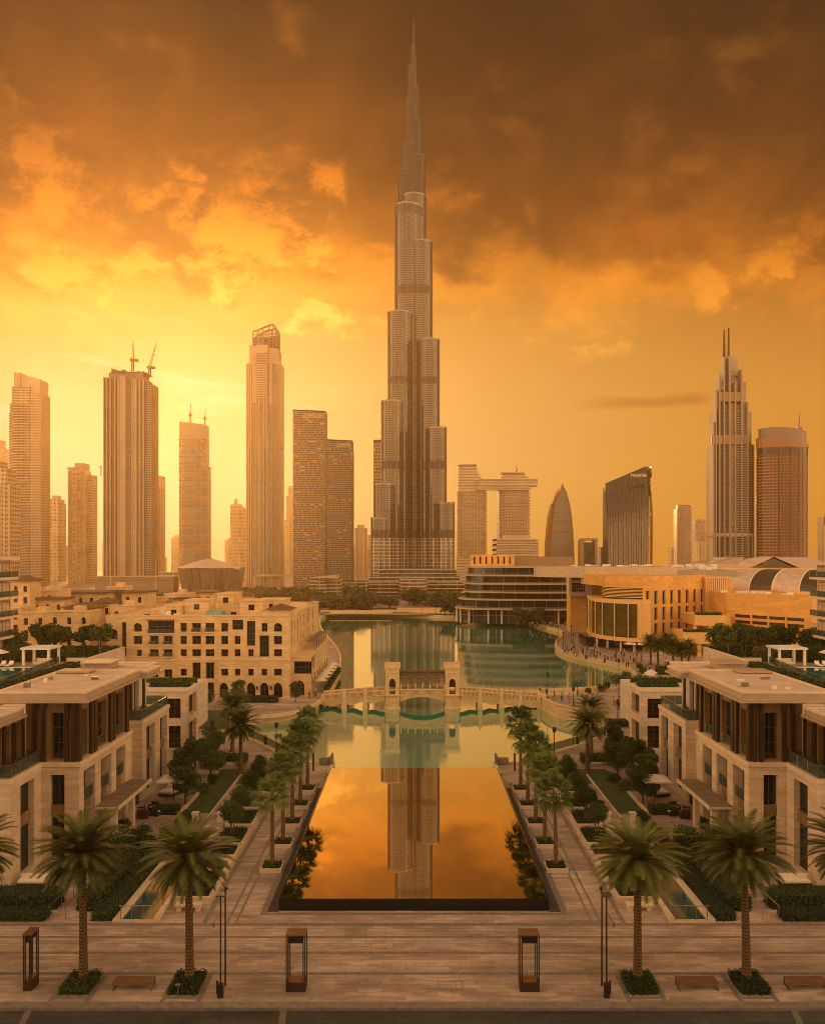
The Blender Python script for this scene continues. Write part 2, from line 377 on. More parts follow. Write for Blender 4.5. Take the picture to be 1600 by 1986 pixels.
def water(name, col, refl, ripple, sc=(1.0, 1.0, 1.0), rough=0.02, f0=0.12, tintcol=(1, 1, 1)):
    """still water: a deep body colour under a reflection that grows with grazing angle"""
    m_, t, out = new_mat(name)
    p = pos(t)
    n = t.noise(t.vm('MULTIPLY', p, sc), 1.0, 4, 0.55, 0.2)
    n2 = t.noise(t.vm('MULTIPLY', p, (0.02, 0.035, 1)), 1.0, 3, 0.6)
    h = t.m('MULTIPLY', n, t.ss(n2, 0.35, 0.65, 0.25, 1.0))
    nb = bump(t, h, ripple, 0.1)
    lw = t.node('ShaderNodeLayerWeight'); lw.inputs['Blend'].default_value = 0.5
    fac = t.m('ADD', f0, t.m('MULTIPLY', t.m('POWER', lw.outputs['Facing'], refl), 1-f0), clamp=True)
    g = t.node('ShaderNodeBsdfGlossy'); g.inputs['Roughness'].default_value = rough; g.inputs['Color'].default_value = (*tintcol, 1); t.put(g.inputs['Normal'], nb)
    d = t.node('ShaderNodeBsdfDiffuse'); kk = t.ss(n2, 0.3, 0.7, 0.75, 1.2)
    t.put(d.inputs[0], t.mix(1.0, (*col, 1), grey(t, kk), 'MULTIPLY'))
    mx = t.node('ShaderNodeMixShader'); t.put(mx.inputs[0], fac)
    t.L.new(d.outputs[0], mx.inputs[1]); t.L.new(g.outputs[0], mx.inputs[2]); t.L.new(mx.outputs[0], out.inputs[0]); return m_
def trunk_mat(name, c1, c2, sc):
    m_, t, out = new_mat(name)
    p = t.node('ShaderNodeTexCoord').outputs['Object']; x, y, z = t.sep(p)
    a = t.m('ARCTAN2', y, x)
    row = t.m('FLOOR', t.m('MULTIPLY', z, sc))
    d = t.m('FRACT', t.m('ADD', t.m('MULTIPLY', a, 8/(2*math.pi)), t.m('MULTIPLY', row, 0.5)))
    f = t.m('FRACT', t.m('MULTIPLY', z, sc))
    k = t.m('ADD', t.m('MULTIPLY', f, 0.7), t.m('MULTIPLY', t.m('ABSOLUTE', t.m('SUBTRACT', d, 0.5)), 0.8))
    n = t.noise(p, 6, 3, 0.6)
    col = t.mix(t.ss(t.m('ADD', k, t.m('MULTIPLY', n, 0.4)), 0.25, 1.2), (*c1, 1), (*c2, 1))
    bsdf(t, out, col, 0.85, 0, 0.2, bump(t, k, 0.8, 0.06)); return m_

M = {}
M['paving'] = paving('stone_paving', (0.56, 0.43, 0.34), (0.41, 0.305, 0.24), (0.22, 0.17, 0.14))
M['paving_dark'] = plain('grey_granite', (0.235, 0.19, 0.16), 0.6, var=0.25, scale=2.5)
M['paving_court'] = paving('court_paving', (0.50, 0.36, 0.28), (0.42, 0.30, 0.235), (0.24, 0.18, 0.15), 0.6, 0.3)
M['road'] = paving('road_setts', (0.085, 0.08, 0.075), (0.06, 0.057, 0.054), (0.035, 0.033, 0.03), 0.24, 0.12, 0.6)
M['road_line'] = plain('pale_setts', (0.17, 0.15, 0.13), 0.7)
M['limestone'] = stone('limestone_cladding', (0.66, 0.505, 0.35), 0.62, 1.3)
M['limestone_trim'] = plain('limestone_trim', (0.70, 0.55, 0.39), 0.7, var=0.1)
M['limestone_pale'] = stone('pale_limestone', (0.66, 0.55, 0.42), 0.4, 1.0, 0.1)
M['souk'] = stone('sandstone_render', (0.70, 0.485, 0.25), 0.5, 1.0, 0.12, 0.9)
M['souk_trim'] = plain('sandstone_trim', (0.74, 0.525, 0.28), 0.75, var=0.1)
M['gold_stone'] = stone('golden_stone', (0.74, 0.40, 0.115), 0.7, 1.6, 0.08, 0.85)
M['gold_trim'] = plain('golden_trim', (0.76, 0.46, 0.16), 0.6, var=0.08)
M['roof_slab'] = plain('roof_screed', (0.62, 0.46, 0.35), 0.8, var=0.14, scale=0.5)
M['fascia'] = plain('bronze_fascia', (0.42, 0.31, 0.21), 0.45, var=0.08)
M['bronze'] = plain('bronze_panel', (0.27, 0.165, 0.08), 0.42, 0.2, var=0.2, scale=0.8)
M['bronze_dark'] = plain('dark_bronze', (0.055, 0.033, 0.02), 0.4, 0.3)
M['timber'] = plain('warm_timber', (0.20, 0.095, 0.045), 0.5, var=0.25, scale=6)
M['slat'] = plain('weathered_timber', (0.24, 0.17, 0.115), 0.7, var=0.2, scale=4)
M['black'] = glassy('black_granite', (0.006, 0.006, 0.007), 0.15, 0.5)
M['dark_metal'] = plain('dark_metal', (0.045, 0.038, 0.032), 0.45, 0.5)
M['metal'] = plain('brushed_metal', (0.30, 0.26, 0.21), 0.35, 0.8)
M['white'] = plain('white_paint', (0.78, 0.70, 0.60), 0.6, var=0.06)
M['canvas'] = plain('cream_canvas', (0.76, 0.64, 0.50), 0.8, var=0.08)
M['glass'] = glassy('dark_window_glass', (0.010, 0.010, 0.009), 0.06, 0.4)
M['glass_green'] = glassy('green_window_glass', (0.012, 0.022, 0.017), 0.08, 0.4)
M['rail_glass'] = clear_glass('railing_glass', (0.62, 0.72, 0.66))
M['frame'] = plain('window_frame', (0.10, 0.068, 0.042), 0.5, 0.2)
M['roof_tile'] = plain('brown_roof', (0.17, 0.09, 0.05), 0.75, var=0.2)
M['gravel'] = plain('dark_gravel', (0.075, 0.06, 0.045), 0.9, var=0.75, scale=7)
M['leaf_date'] = leaf('date_palm_leaf', (0.05, 0.068, 0.014), (0.20, 0.205, 0.052), 1.0, 0.25)
M['leaf_fan'] = leaf('fan_palm_leaf', (0.05, 0.085, 0.016), (0.19, 0.235, 0.055), 1.0, 0.25)
M['leaf_dead'] = leaf('dry_palm_leaf', (0.10, 0.065, 0.025), (0.16, 0.10, 0.04), 1.0, 0.2)
M['leaf_hedge'] = leaf('hedge_leaf', (0.018, 0.040, 0.007), (0.070, 0.115, 0.020), 0.9, 0.2)
M['leaf_tree'] = leaf('tree_leaf', (0.020, 0.048, 0.010), (0.105, 0.150, 0.032), 0.8, 0.25)
M['leaf_pale'] = leaf('pale_shrub_leaf', (0.11, 0.11, 0.025), (0.22, 0.19, 0.05), 0.8, 0.25)
M['leaf_far'] = leaf('far_tree_leaf', (0.06, 0.07, 0.02), (0.14, 0.14, 0.05), 0.15, 0.2)  # paler than the near leaves: distance haze is put into the colour
M['lawn'] = plain('lawn_grass', (0.055, 0.080, 0.018), 0.9, var=0.35, scale=1.2)
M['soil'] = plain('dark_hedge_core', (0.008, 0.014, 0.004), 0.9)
M['trunk_date'] = trunk_mat('date_palm_bark', (0.045, 0.028, 0.014), (0.27, 0.175, 0.085), 5.0)
M['trunk_fan'] = trunk_mat('fan_palm_bark', (0.12, 0.065, 0.03), (0.24, 0.14, 0.07), 7.0)
M['bark'] = plain('tree_bark', (0.11, 0.075, 0.045), 0.9, var=0.3, scale=5)
M['lake'] = water('lake_water', (0.03, 0.34, 0.25), 1.95, 0.07, (1.5, 0.7, 1), 0.05, 0.10, (1.0, 0.97, 0.85))
M['pool'] = water('still_pool', (0.012, 0.008, 0.005), 1.5, 0.004, (0.6, 0.9, 1), 0.012, 0.30, (0.90, 0.77, 0.54))
M['pond'] = water('pond_water', (0.03, 0.10, 0.10), 3.0, 0.05, (4, 4, 1), 0.04, 0.08)
M['swim'] = water('swimming_pool_water', (0.02, 0.20, 0.20), 3.5, 0.05, (2, 2, 1), 0.04, 0.06)
M['skin'] = plain('skin', (0.42, 0.26, 0.18), 0.6)
# ---------------------------------------------------------------- the ground, the street and the lake
LAKE_Z = -1.0
SHORE_PX = [(575, 1478), (540, 1460), (497, 1438), (472, 1424), (462, 1409), (476, 1397), (495, 1392), (560, 1387), (600, 1374),
            (624, 1360), (634, 1345), (648, 1322), (659, 1298), (664, 1274), (652, 1252), (636, 1234), (622, 1217), (620, 1192),
            (680, 1191), (760, 1192), (860, 1194), (930, 1197), (985, 1202), (1040, 1210), (1085, 1221), (1096, 1230), (1079, 1241),
            (1074, 1252), (1090, 1264), (1130, 1274), (1175, 1282), (1213, 1292), (1232, 1305), (1228, 1320), (1200, 1333), (1165, 1342),
            (1100, 1346), (1048, 1350), (1053, 1362), (1077, 1377), (1115, 1386), (1160, 1396), (1182, 1409), (1172, 1426), (1120, 1447),
            (1063, 1462), (1030, 1479)]
def smooth_loop(pts, it=2):
    for _ in range(it):
        q = [pts[0]]
        for a, b in zip(pts[:-1], pts[1:]):
            q.append((a[0]*.75+b[0]*.25, a[1]*.75+b[1]*.25)); q.append((a[0]*.25+b[0]*.75, a[1]*.25+b[1]*.75))
        q.append(pts[-1]); pts = q
    return pts
shore = smooth_loop([tuple(G(*p)[:2]) for p in SHORE_PX])
shore = [(-9.45, 93.4), (-9.45, 98.6)] + shore + [(9.45, 98.6), (9.45, 93.4)]

def sheet_with_hole(name, outer, hole, z, mat, kind='structure'):
    bm = bmesh.new(); es = []
    for loop in (outer, hole):
        vs = [bm.verts.new((x, y, z)) for x, y in loop]
        es += [bm.edges.new((vs[i], vs[(i+1) % len(vs)])) for i in range(len(vs))]
    bmesh.ops.triangle_fill(bm, use_beauty=True, use_dissolve=False, edges=es)
    for f in bm.faces:
        if f.normal.z < 0: f.normal_flip()
    me = bpy.data.meshes.new(name); bm.to_mesh(me); bm.free(); me.materials.append(mat)
    o = bpy.data.objects.new(name, me); COL.objects.link(o); o['kind'] = kind; return o
sheet_with_hole('ground', [(-800, 45.74), (800, 45.74), (800, 1230), (-800, 1230)], shore, 0.0, M['paving'])
m = MB(); m.face([(-620, 80, LAKE_Z), (620, 80, LAKE_Z), (620, 480, LAKE_Z), (-620, 480, LAKE_Z)]); m.build('water', M['lake'], kind='structure')
# quay edge: a real rim that drops into the water
def offset_line(pts, d):
    out = []
    for i, p in enumerate(pts):
        a = pts[max(i-1, 0)]; b = pts[min(i+1, len(pts)-1)]
        tx, ty = b[0]-a[0], b[1]-a[1]; l = math.hypot(tx, ty) or 1
        out.append((p[0]+ty/l*d, p[1]-tx/l*d))
    return out
def strip_wall(mb, pts, w, z0, z1, side=1):
    q = offset_line(pts, w*side)
    for i in range(len(pts)-1):
        a, b, c, d = pts[i], pts[i+1], q[i+1], q[i]
        for (p, r) in ((a, b), (d, c)):
            mb.face([(p[0], p[1], z0), (r[0], r[1], z0), (r[0], r[1], z1), (p[0], p[1], z1)])
        mb.face([(a[0], a[1], z1), (b[0], b[1], z1), (c[0], c[1], z1), (d[0], d[1], z1)])
m = MB(); strip_wall(m, shore, 0.45, -2.0, 0.16, -1); m.build('quay_kerb', M['souk_trim'], kind='structure')
# the street in front
m = MB(); m.face([(-120, -40, -0.16), (120, -40, -0.16), (120, 45.5, -0.16), (-120, 45.5, -0.16)]); m.build('road', M['road'], kind='structure')
m = MB(); m.box(-120, 120, 45.42, 45.74, -0.4, 0.004); m.build('kerb', M['paving_dark'], kind='structure')
m = MB()
for px in (40, 1555, 545): 
    x = gx(px, 44.5)
    m.face([(x-0.18-2.0*(x/40), 40, -0.156), (x+0.18-2.0*(x/40), 40, -0.156), (x+0.18, 45.41, -0.156), (x-0.18, 45.41, -0.156)])
m.build('road_marking', M['road_line'], kind='structure')
# inlaid granite bands of the plaza
m = MB(); z = 0.004
def flat(x0, x1, y0, y1, zz=z):
    m.face([(x0, y0, zz), (x1, y0, zz), (x1, y1, zz), (x0, y1, zz)])
flat(-80, 80, 45.74, 46.05)
for y0, w in ((48.95, .34), (51.55, .30), (53.65, .30), (55.45, .42)): flat(-80, 80, y0, y0+w)
for s in (-1, 1):
    for a, b in ((11.98, 12.16), (12.56, 12.74), (14.05, 14.36)): flat(min(s*a, s*b), max(s*a, s*b), 55.87, 96)
    flat(min(s*10.25, s*10.7), max(s*10.25, s*10.7), 57.1, 90)
    for xc in (13.05, 19.3):
        flat(s*xc-1.15, s*xc-0.86, 46.05, 48.95); flat(s*xc+.86, s*xc+1.15, 46.05, 48.95); flat(s*xc-.86, s*xc+.86, 46.3, 46.58)
flat(-10.25, 10.25, 57.1, 57.45)
m.build('granite_inlay', M['paving_dark'], kind='structure')
m = MB(); x0, y0 = gx(850, 47.8), 47.3
for a, b, c, d in ((0, 1.45, 0, .06), (0, 1.45, .9, .96), (0, .06, .06, .9), (1.39, 1.45, .06, .9), (.4, 1.05, .3, .34), (.4, 1.05, .62, .66), (.4, .44, .34, .62), (1.01, 1.05, .34, .62)):
    m.face([(x0+a, y0+c, .005), (x0+b, y0+c, .005), (x0+b, y0+d, .005), (x0+a, y0+d, .005)])
tag(m.build('access_cover', M['paving_dark']), 'square access cover with an inner frame set flush in the plaza paving', 'access cover')

# ---------------------------------------------------------------- reflecting pool
pl = thing('reflecting_pool', 'long black still pool mirroring the tallest tower in the middle of the plaza', 'pool', (0, 75, 0))
m = MB(); PX, PY0, PY1, PZ = 9.35, 57.9, 93.3, 0.8
for a in ((-PX-.10, PX+.10, PY0-.12, PY0, 0, PZ+.01), (-PX-.10, PX+.10, PY1, PY1+.12, -1.5, PZ-.012)): m.box(*a)
for s in (-1, 1): m.box(s*PX, s*(PX+.10), PY0, PY1, -1.0, PZ+.01)
m.box(-PX, PX, PY0, PY1, -1.0, 0.55)
m.build('basin', M['black'], pl)
m = MB(); m.face([(-PX, PY0, PZ), (PX, PY0, PZ), (PX, PY1, PZ), (-PX, PY1, PZ)]); m.build('water_surface', M['pool'], pl)
for s in (-1, 1): m = MB(); m.box(s*(PX+.10), s*(PX+.16), PY0+3, PY1, PZ-.06, PZ+.03); m.build('edge_trim', M['metal'], pl)
m = MB()
for s in (-1, 1): m.face([(s*(PX+.1), 57.55, .008), (s*10.25, 57.55, .008), (s*10.25, 88.0, .008), (s*(PX+.1), 88.0, .008)][::s])
o = m.build('gravel_channel', M['gravel']); o['kind'] = 'stuff'; o['label'] = 'dark gravel in the drain beside the black pool'; o['category'] = 'gravel'

# ---------------------------------------------------------------- plant builders
def rand_dir(r):
    z = r.uniform(-1, 1); a = r.uniform(0, 2*math.pi); q = math.sqrt(1-z*z); return Vector((q*math.cos(a), q*math.sin(a), z))
def leaf_card(mb, p, n, r, w, l):
    a = n.orthogonal().normalized(); b = n.cross(a); t = r.uniform(0, 6.28)
    d = a*math.cos(t)+b*math.sin(t); e = n.cross(d)
    mb.face([p-d*l*.5, p+e*w*.5, p+d*l*.5, p-e*w*.5])
def leaf_cloud(mb, blobs, n, size, r, flat=0.0):
    """blobs (x,y,z,rx,rz); leaves gather in the outer half of each blob"""
    wts = [b[3]*b[3] for b in blobs]
    for _ in range(n):
        b = r.choices(blobs, wts)[0]; d = rand_dir(r); q = r.uniform(0.55, 1.03)
        p = Vector((b[0]+d.x*b[3]*q, b[1]+d.y*b[3]*q, b[2]+d.z*b[4]*q))
        nn = (d*0.8+rand_dir(r)*0.9+Vector((0, 0, flat))).normalized(); s = size*r.uniform(.6, 1.35)
        leaf_card(mb, p, nn, r, s*.62, s)
def crown_blobs(r, R_, Hh, zc, k):
    out = [(0, 0, zc, R_*.62, Hh*.6)]
    for i in range(k):
        a = i*2.4+r.uniform(-.4, .4); q = r.uniform(.38, .64)*R_; zz = zc+r.uniform(-.42, .5)*Hh
        s = r.uniform(.36, .52)*R_
        out.append((q*math.cos(a), q*math.sin(a), zz, s, s*.85))
    return out
def broad_tree(name, label, loc, R_, Hc, zt, seed, group=None, mat='leaf_tree', n=2600, size=.24, stems=1, cat='tree', k=11):
    """trunk with limbs reaching into an uneven crown of leaves"""
    r = random.Random(seed); t = thing(name, label, cat, loc, 0, group)
    mb = MB(); zc = zt+Hc*.55
    bl = crown_blobs(r, R_, Hc, zc, k)
    tr = max(.06, R_*.075)
    for sidx in range(stems):
        b0 = Vector((r.uniform(-.25, .25)*(stems > 1), r.uniform(-.25, .25)*(stems > 1), 0)); b1 = Vector((b0.x*2, b0.y*2, zt))
        mb.tube(b0, b1, tr, 7, tr*.75)
        for b in bl[1:1+k//2]: mb.tube(b1, Vector(b[:3]), tr*.5, 5, tr*.15)
    mb.build('trunk', M['bark'], t, local=True)
    mb = MB(); leaf_cloud(mb, bl, int(n*2.0), size, r); mb.build('crown', M[mat], t, local=True)
    return t
def bush(name, label, loc, R_, Hh, seed, group=None, mat='leaf_tree', n=1500, size=.2, cat='shrub'):
    r = random.Random(seed); mb = MB()
    bl = [(0, 0, Hh*.45, R_*.8, Hh*.5)]
    for i in range(8):
        a = i*.785+r.uniform(-.3, .3); q = r.uniform(.35, .6)*R_; s = r.uniform(.38, .55)*R_
        bl.append((q*math.cos(a), q*math.sin(a), Hh*r.uniform(.3, .75), s, min(s, Hh*.35)))
    leaf_cloud(mb, bl, int(n*1.7), size*.95, r)
    o = mb.build(name, M[mat], local=True); o.location = loc; return tag(o, label, cat, group)
def hedge_into(mb, x0, x1, y0, y1, z0, z1, r, dens=70, size=.13):
    """clipped hedge: dark core and leaf cards on its top and sides"""
    if x0 > x1: x0, x1 = x1, x0
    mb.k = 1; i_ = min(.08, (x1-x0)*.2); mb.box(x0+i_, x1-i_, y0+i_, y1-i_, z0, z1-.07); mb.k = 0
    fs = [((x1-x0)*(y1-y0), 0), ((x1-x0)*(z1-z0), 1), ((y1-y0)*(z1-z0), 2), ((y1-y0)*(z1-z0), 3)]
    for A, side in fs:
        for _ in range(int(A*dens)):
            u, v = r.random(), r.random(); j = r.gauss(0, .035)
            if side == 0: p = Vector((x0+u*(x1-x0), y0+v*(y1-y0), z1+j)); nn = Vector((0, 0, 1))
            elif side == 1: p = Vector((x0+u*(x1-x0), y0-j, z0+v*(z1-z0))); nn = Vector((0, -1, .3))
            elif side == 2: p = Vector((x0-j, y0+u*(y1-y0), z0+v*(z1-z0))); nn = Vector((-1, 0, .3))
            else: p = Vector((x1+j, y0+u*(y1-y0), z0+v*(z1-z0))); nn = Vector((1, 0, .3))
            s = size*r.uniform(.6, 1.4); leaf_card(mb, p, (nn+rand_dir(r)*.75).normalized(), r, s*.7, s)
_hs = [100]
def hedge(label, x0, x1, y0, y1, z0, z1, dens=70, size=.13, group=None, name='hedge', mat='leaf_hedge'):
    _hs[0] += 1; mb = MB(); hedge_into(mb, x0, x1, y0, y1, z0, z1, random.Random(_hs[0]), dens, size)
    o = mb.build(name, [M[mat], M['soil']]); return tag(o, label, 'hedge', group)

def date_crown(seed, nf=112, L0=3.25):
    r = random.Random(seed); mb = MB()
    for i in range(nf):
        t0 = i/nf; az = i*2.39996+r.uniform(-.2, .2)
        e0 = math.radians(84-112*t0**.9+r.uniform(-7, 7)); L = L0*(0.78+.22*math.sin(math.pi*min(1, t0+.25)))*r.uniform(.88, 1.08)
        droop = math.radians(42+26*(1-t0)+r.uniform(-8, 12)); N = 16
        p = Vector((0, 0, 0)); pts = [p.copy()]; dirs = []
        for k in range(N):
            e = e0-droop*((k+.5)/N)**1.35
            d = Vector((math.cos(e)*math.cos(az), math.cos(e)*math.sin(az), math.sin(e))); p = p+d*(L/N); pts.append(p.copy()); dirs.append(d)
        side = Vector((-math.sin(az), math.cos(az), 0))
        for k in range(N):
            w = .03*(1-k/N)+.008; mb.face([pts[k]-side*w, pts[k]+side*w, pts[k+1]+side*w*.8, pts[k+1]-side*w*.8])
        for k in range(46):
            f = (k+1.5)/47.5; q = min(int(f*N), N-1); d = dirs[q]; base = pts[q].lerp(pts[q+1], f*N-q)
            up = side.cross(d); up = up if up.z > 0 else -up
            ll = .60*math.sin(math.pi*(.16+.8*f))**.7*r.uniform(.85, 1.1)
            for sgn in (-1, 1):
                v = (d*.75+side*sgn*.8+up*.28+Vector((0, 0, -.12))).normalized()
                tip = base+v*ll+Vector((0, 0, -.10*ll)); h = d*.034
                mb.face([base-h, base+h, tip])
    return mb
def fan_crown(seed, nl=31):
    r = random.Random(seed); mb = MB()
    for i in range(nl):
        t0 = i/nl; az = i*2.39996+r.uniform(-.2, .2); e = math.radians(82-125*t0**.9+r.uniform(-8, 8))
        d = Vector((math.cos(e)*math.cos(az), math.cos(e)*math.sin(az), math.sin(e))); side = Vector((-math.sin(az), math.cos(az), 0))
        up = d.cross(side); up = up if up.z > 0 else -up
        pl_ = r.uniform(.72, 1.0); c = d*pl_+Vector((0, 0, -.10*pl_)); w = .022
        mb.face([-side*w, side*w, c+side*w*.6, c-side*w*.6])
        nb = 17; bl = r.uniform(.72, .95)
        for k in range(nb):
            a = math.radians(-105+210*k/(nb-1)); v = (d*math.cos(a)+side*math.sin(a)).normalized()
            L = bl*(1-.28*abs(a)/1.83)*r.uniform(.92, 1.05); m1 = c+v*L*.55+up*.03
            tip = c+v*L+Vector((0, 0, -.36*L))-up*.06; s_ = v.cross(up).normalized()*.047
            mb.face([c, m1-s_, m1+s_]); mb.face([m1-s_, tip, m1+s_])
    return mb
def palm_trunk(h, r0, r1, seed, rings):
    r = random.Random(seed); mb = MB(); n = 12; b = 0; lean = (r.uniform(-.13, .13), r.uniform(-.13, .13)); prof = []
    for i in range(rings+1):
        t = i/rings; z = t*h; q = r0+(r1-r0)*t+(.10*math.exp(-t*16))*r0*4
        prof.append((z, q*1.06)); 
        if i < rings: prof.append((z+h/rings*.72, q*.93))
    for z, q in prof:
        for k in range(n):
            a = 2*math.pi*k/n; mb.v.append((q*math.cos(a)+lean[0]*(z/h)**2*h*.25, q*math.sin(a)+lean[1]*(z/h)**2*h*.25, z))
    for i in range(len(prof)-1):
        for k in range(n):
            j = (k+1) % n; mb.f.append((i*n+k, i*n+j, (i+1)*n+j, (i+1)*n+k)); mb.mi.append(0)
    return mb, (lean[0]*h*.25, lean[1]*h*.25)
def make_palm(kind, name, label, loc, h, seed, rz=0.0, group=None, sc=1.0):
    t = thing(name, label, 'palm tree', loc, rz, group)
    if kind == 'date':
        mb, off = palm_trunk(h, .25, .19, seed, int(h*5)); mb.build('trunk', M['trunk_date'], t, local=True)
        c = date_crown(seed).build('crown', M['leaf_date'], t, local=True)
        mb = MB(); mb.lathe(0, 0, [(.19, -.75), (.30, -.45), (.33, -.15), (.22, .15), (.06, .4)], 12); k = mb.build('crown_base', M['trunk_date'], t, local=True); k.location = (off[0], off[1], h)
    else:
        mb, off = palm_trunk(h, .185, .135, seed, int(h*6)); mb.build('trunk', M['trunk_fan'], t, local=True)
        c = fan_crown(seed).build('crown', M['leaf_fan'], t, local=True)
        mb = MB(); r = random.Random(seed+5)
        for i in range(26):
            a = r.uniform(0, 6.28); z0 = -r.uniform(.05, .55); L = r.uniform(.45, .8); q = Vector((math.cos(a), math.sin(a), 0)); sd = Vector((-q.y, q.x, 0))
            b0 = q*.13+Vector((0, 0, z0)); b1 = q*(.13+.30)+Vector((0, 0, z0-L*.55)); b2 = q*.30+Vector((0, 0, z0-L))
            mb.face([b0, b1-sd*.09, b1+sd*.09]); mb.face([b1-sd*.09, b2, b1+sd*.09])
        k = mb.build('dry_skirt', M['leaf_dead'], t, local=True); k.location = (off[0], off[1], h)
    c.location = (off[0], off[1], h); c.scale = (sc, sc, sc) if kind == 'date' else (1.18, 1.18, 1.18)
    return t
# ---------------------------------------------------------------- walls with real openings
def wall(mb, P0, P1, z0, z1, holes=(), depth=0.35, k_rev=None):
    """wall from P0 to P1 (inside on the left); holes (u0,u1,za,zb[,arch]); reveals go inward by depth"""
    P0, P1 = Vector(P0), Vector(P1); W_ = (P1-P0).length; u = (P1-P0)/W_; n = Vector((-u.y, u.x))
    us = sorted({0.0, W_, *[h[0] for h in holes], *[h[1] for h in holes]}); zs = sorted({z0, z1, *[h[2] for h in holes], *[h[3] for h in holes]})
    pt = lambda a, z, d=0.0: (P0.x+u.x*a+n.x*d, P0.y+u.y*a+n.y*d, z)
    for a, b in zip(us[:-1], us[1:]):
        if b-a < 1e-5: continue
        for c, d in zip(zs[:-1], zs[1:]):
            if d-c < 1e-5: continue
            mu, mz = (a+b)/2, (c+d)/2
            if any(h[0] < mu < h[1] and h[2] < mz < h[3] for h in holes): continue
            mb.face([pt(a, c), pt(b, c), pt(b, d), pt(a, d)], [(a, c), (b, c), (b, d), (a, d)])
    k = mb.k
    if k_rev is not None: mb.k = k_rev
    for h in holes:
        a, b, c, d = h[:4]
        mb.face([pt(a, c), pt(a, d), pt(a, d, depth), pt(a, c, depth)]); mb.face([pt(b, d), pt(b, c), pt(b, c, depth), pt(b, d, depth)])
        mb.face([pt(a, d), pt(b, d), pt(b, d, depth), pt(a, d, depth)]); mb.face([pt(b, c), pt(a, c), pt(a, c, depth), pt(b, c, depth)])
        if len(h) > 4:                       # arched head: fill the corners
            w = (b-a)/2; hh = w*(1.25 if h[4] == 'p' else 1.0); zc = d-hh; N = 7
            for sgn in (-1, 1):
                prev = None
                for i in range(N+1):
                    q = i/N
                    if h[4] == 'p': x = 1-q; z = zc+hh*math.sin(math.acos(min(1, max(0, (1-q)*.5+.0)))-math.acos(.5)*0)*1.0 if False else zc+hh*(1-(1-q)**1.9)**.62
                    else: x = math.cos(q*math.pi/2); z = zc+hh*math.sin(q*math.pi/2)
                    uu = (a+b)/2+sgn*w*x
                    if prev:
                        for dd in (0.0, depth*.5):
                            mb.face([pt(prev[0], prev[1], dd), pt(uu, z, dd), pt(uu, d, dd), pt(prev[0], d, dd)])
                        mb.face([pt(prev[0], prev[1]), pt(uu, z), pt(uu, z, depth*.5), pt(prev[0], prev[1], depth*.5)])
                    prev = (uu, z)
    mb.k = k
    return P0, u, n
_win = {}
def window_mesh(w, h, nx, nz, fr, mats):
    key = (round(w, 2), round(h, 2), nx, nz, fr, tuple(m_.name for m_ in mats))
    if key not in _win:
        mb = MB(); mb.k = 1; mb.face([(0, .05, 0), (w, .05, 0), (w, .05, h), (0, .05, h)]); mb.k = 0
        for i in range(nx+1):
            x = (w-fr)*i/nx; mb.box(x, x+fr, 0, .045, 0, h)
        for j in range(nz+1):
            z = (h-fr)*j/nz
            for i in range(nx): mb.box((w-fr)*i/nx+fr, (w-fr)*(i+1)/nx, .005, .042, z, z+fr)
        o = mb.build('window', mats); me = o.data; bpy.data.objects.remove(o); _win[key] = me
    return _win[key]
def windows(parent, base, holes, depth, nx=2, nz=2, fr=.07, mats=None, name='window', inset=0.0):
    P0, u, n = base; mats = mats or [M['frame'], M['glass']]
    for h in holes:
        me = window_mesh(h[1]-h[0]-2*inset, h[3]-h[2]-2*inset, nx, nz, fr, mats)
        p = P0+u*(h[0]+inset)+n*(depth-.02)
        inst(me, name, parent, (p.x, p.y, h[2]+inset), math.atan2(u.y, u.x))
def side_pts(s, X, Ya, Yb):               # inner side face of the s-side building (faces the pool axis)
    return ((-X, Ya), (-X, Yb)) if s < 0 else ((X, Yb), (X, Ya))
def side_h(s, Ya, Yb, hs):                # holes given as (Y0,Y1,z0,z1)
    return [((a-Ya, b-Ya, c, d) if s < 0 else (Yb-b, Yb-a, c, d)) for a, b, c, d in hs]
def front_pts(s, Xa, Xb, Y): return ((-Xb, Y), (-Xa, Y)) if s < 0 else ((Xa, Y), (Xb, Y))
def front_h(s, Xa, Xb, hs): return [((Xb-b, Xb-a, c, d) if s < 0 else (a-Xa, b-Xa, c, d)) for a, b, c, d in hs]
def sbox(mb, s, xa, xb, *r): mb.box(s*xa, s*xb, *r)
def glass_rail(parent, pts, z, h=1.0, name='railing', step=1.5):
    mb = MB()
    for a, b in zip(pts[:-1], pts[1:]):
        a, b = Vector(a), Vector(b); L = (b-a).length; u = (b-a)/L; nrm = Vector((-u.y, u.x))*.008
        mb.k = 1
        q = [a-nrm, b-nrm, b+nrm, a+nrm]; mb.prism([(p.x, p.y) for p in q], z+.05, z+h-.05)
        mb.k = 0; mb.tube((a.x, a.y, z+h), (b.x, b.y, z+h), .035, 6)
        n = max(1, int(L/step))
        for i in range(n+1):
            p = a+u*L*i/n; mb.tube((p.x, p.y, z), (p.x, p.y, z+h), .028, 5)
    return mb.build(name, [M['metal'], M['rail_glass']], parent)

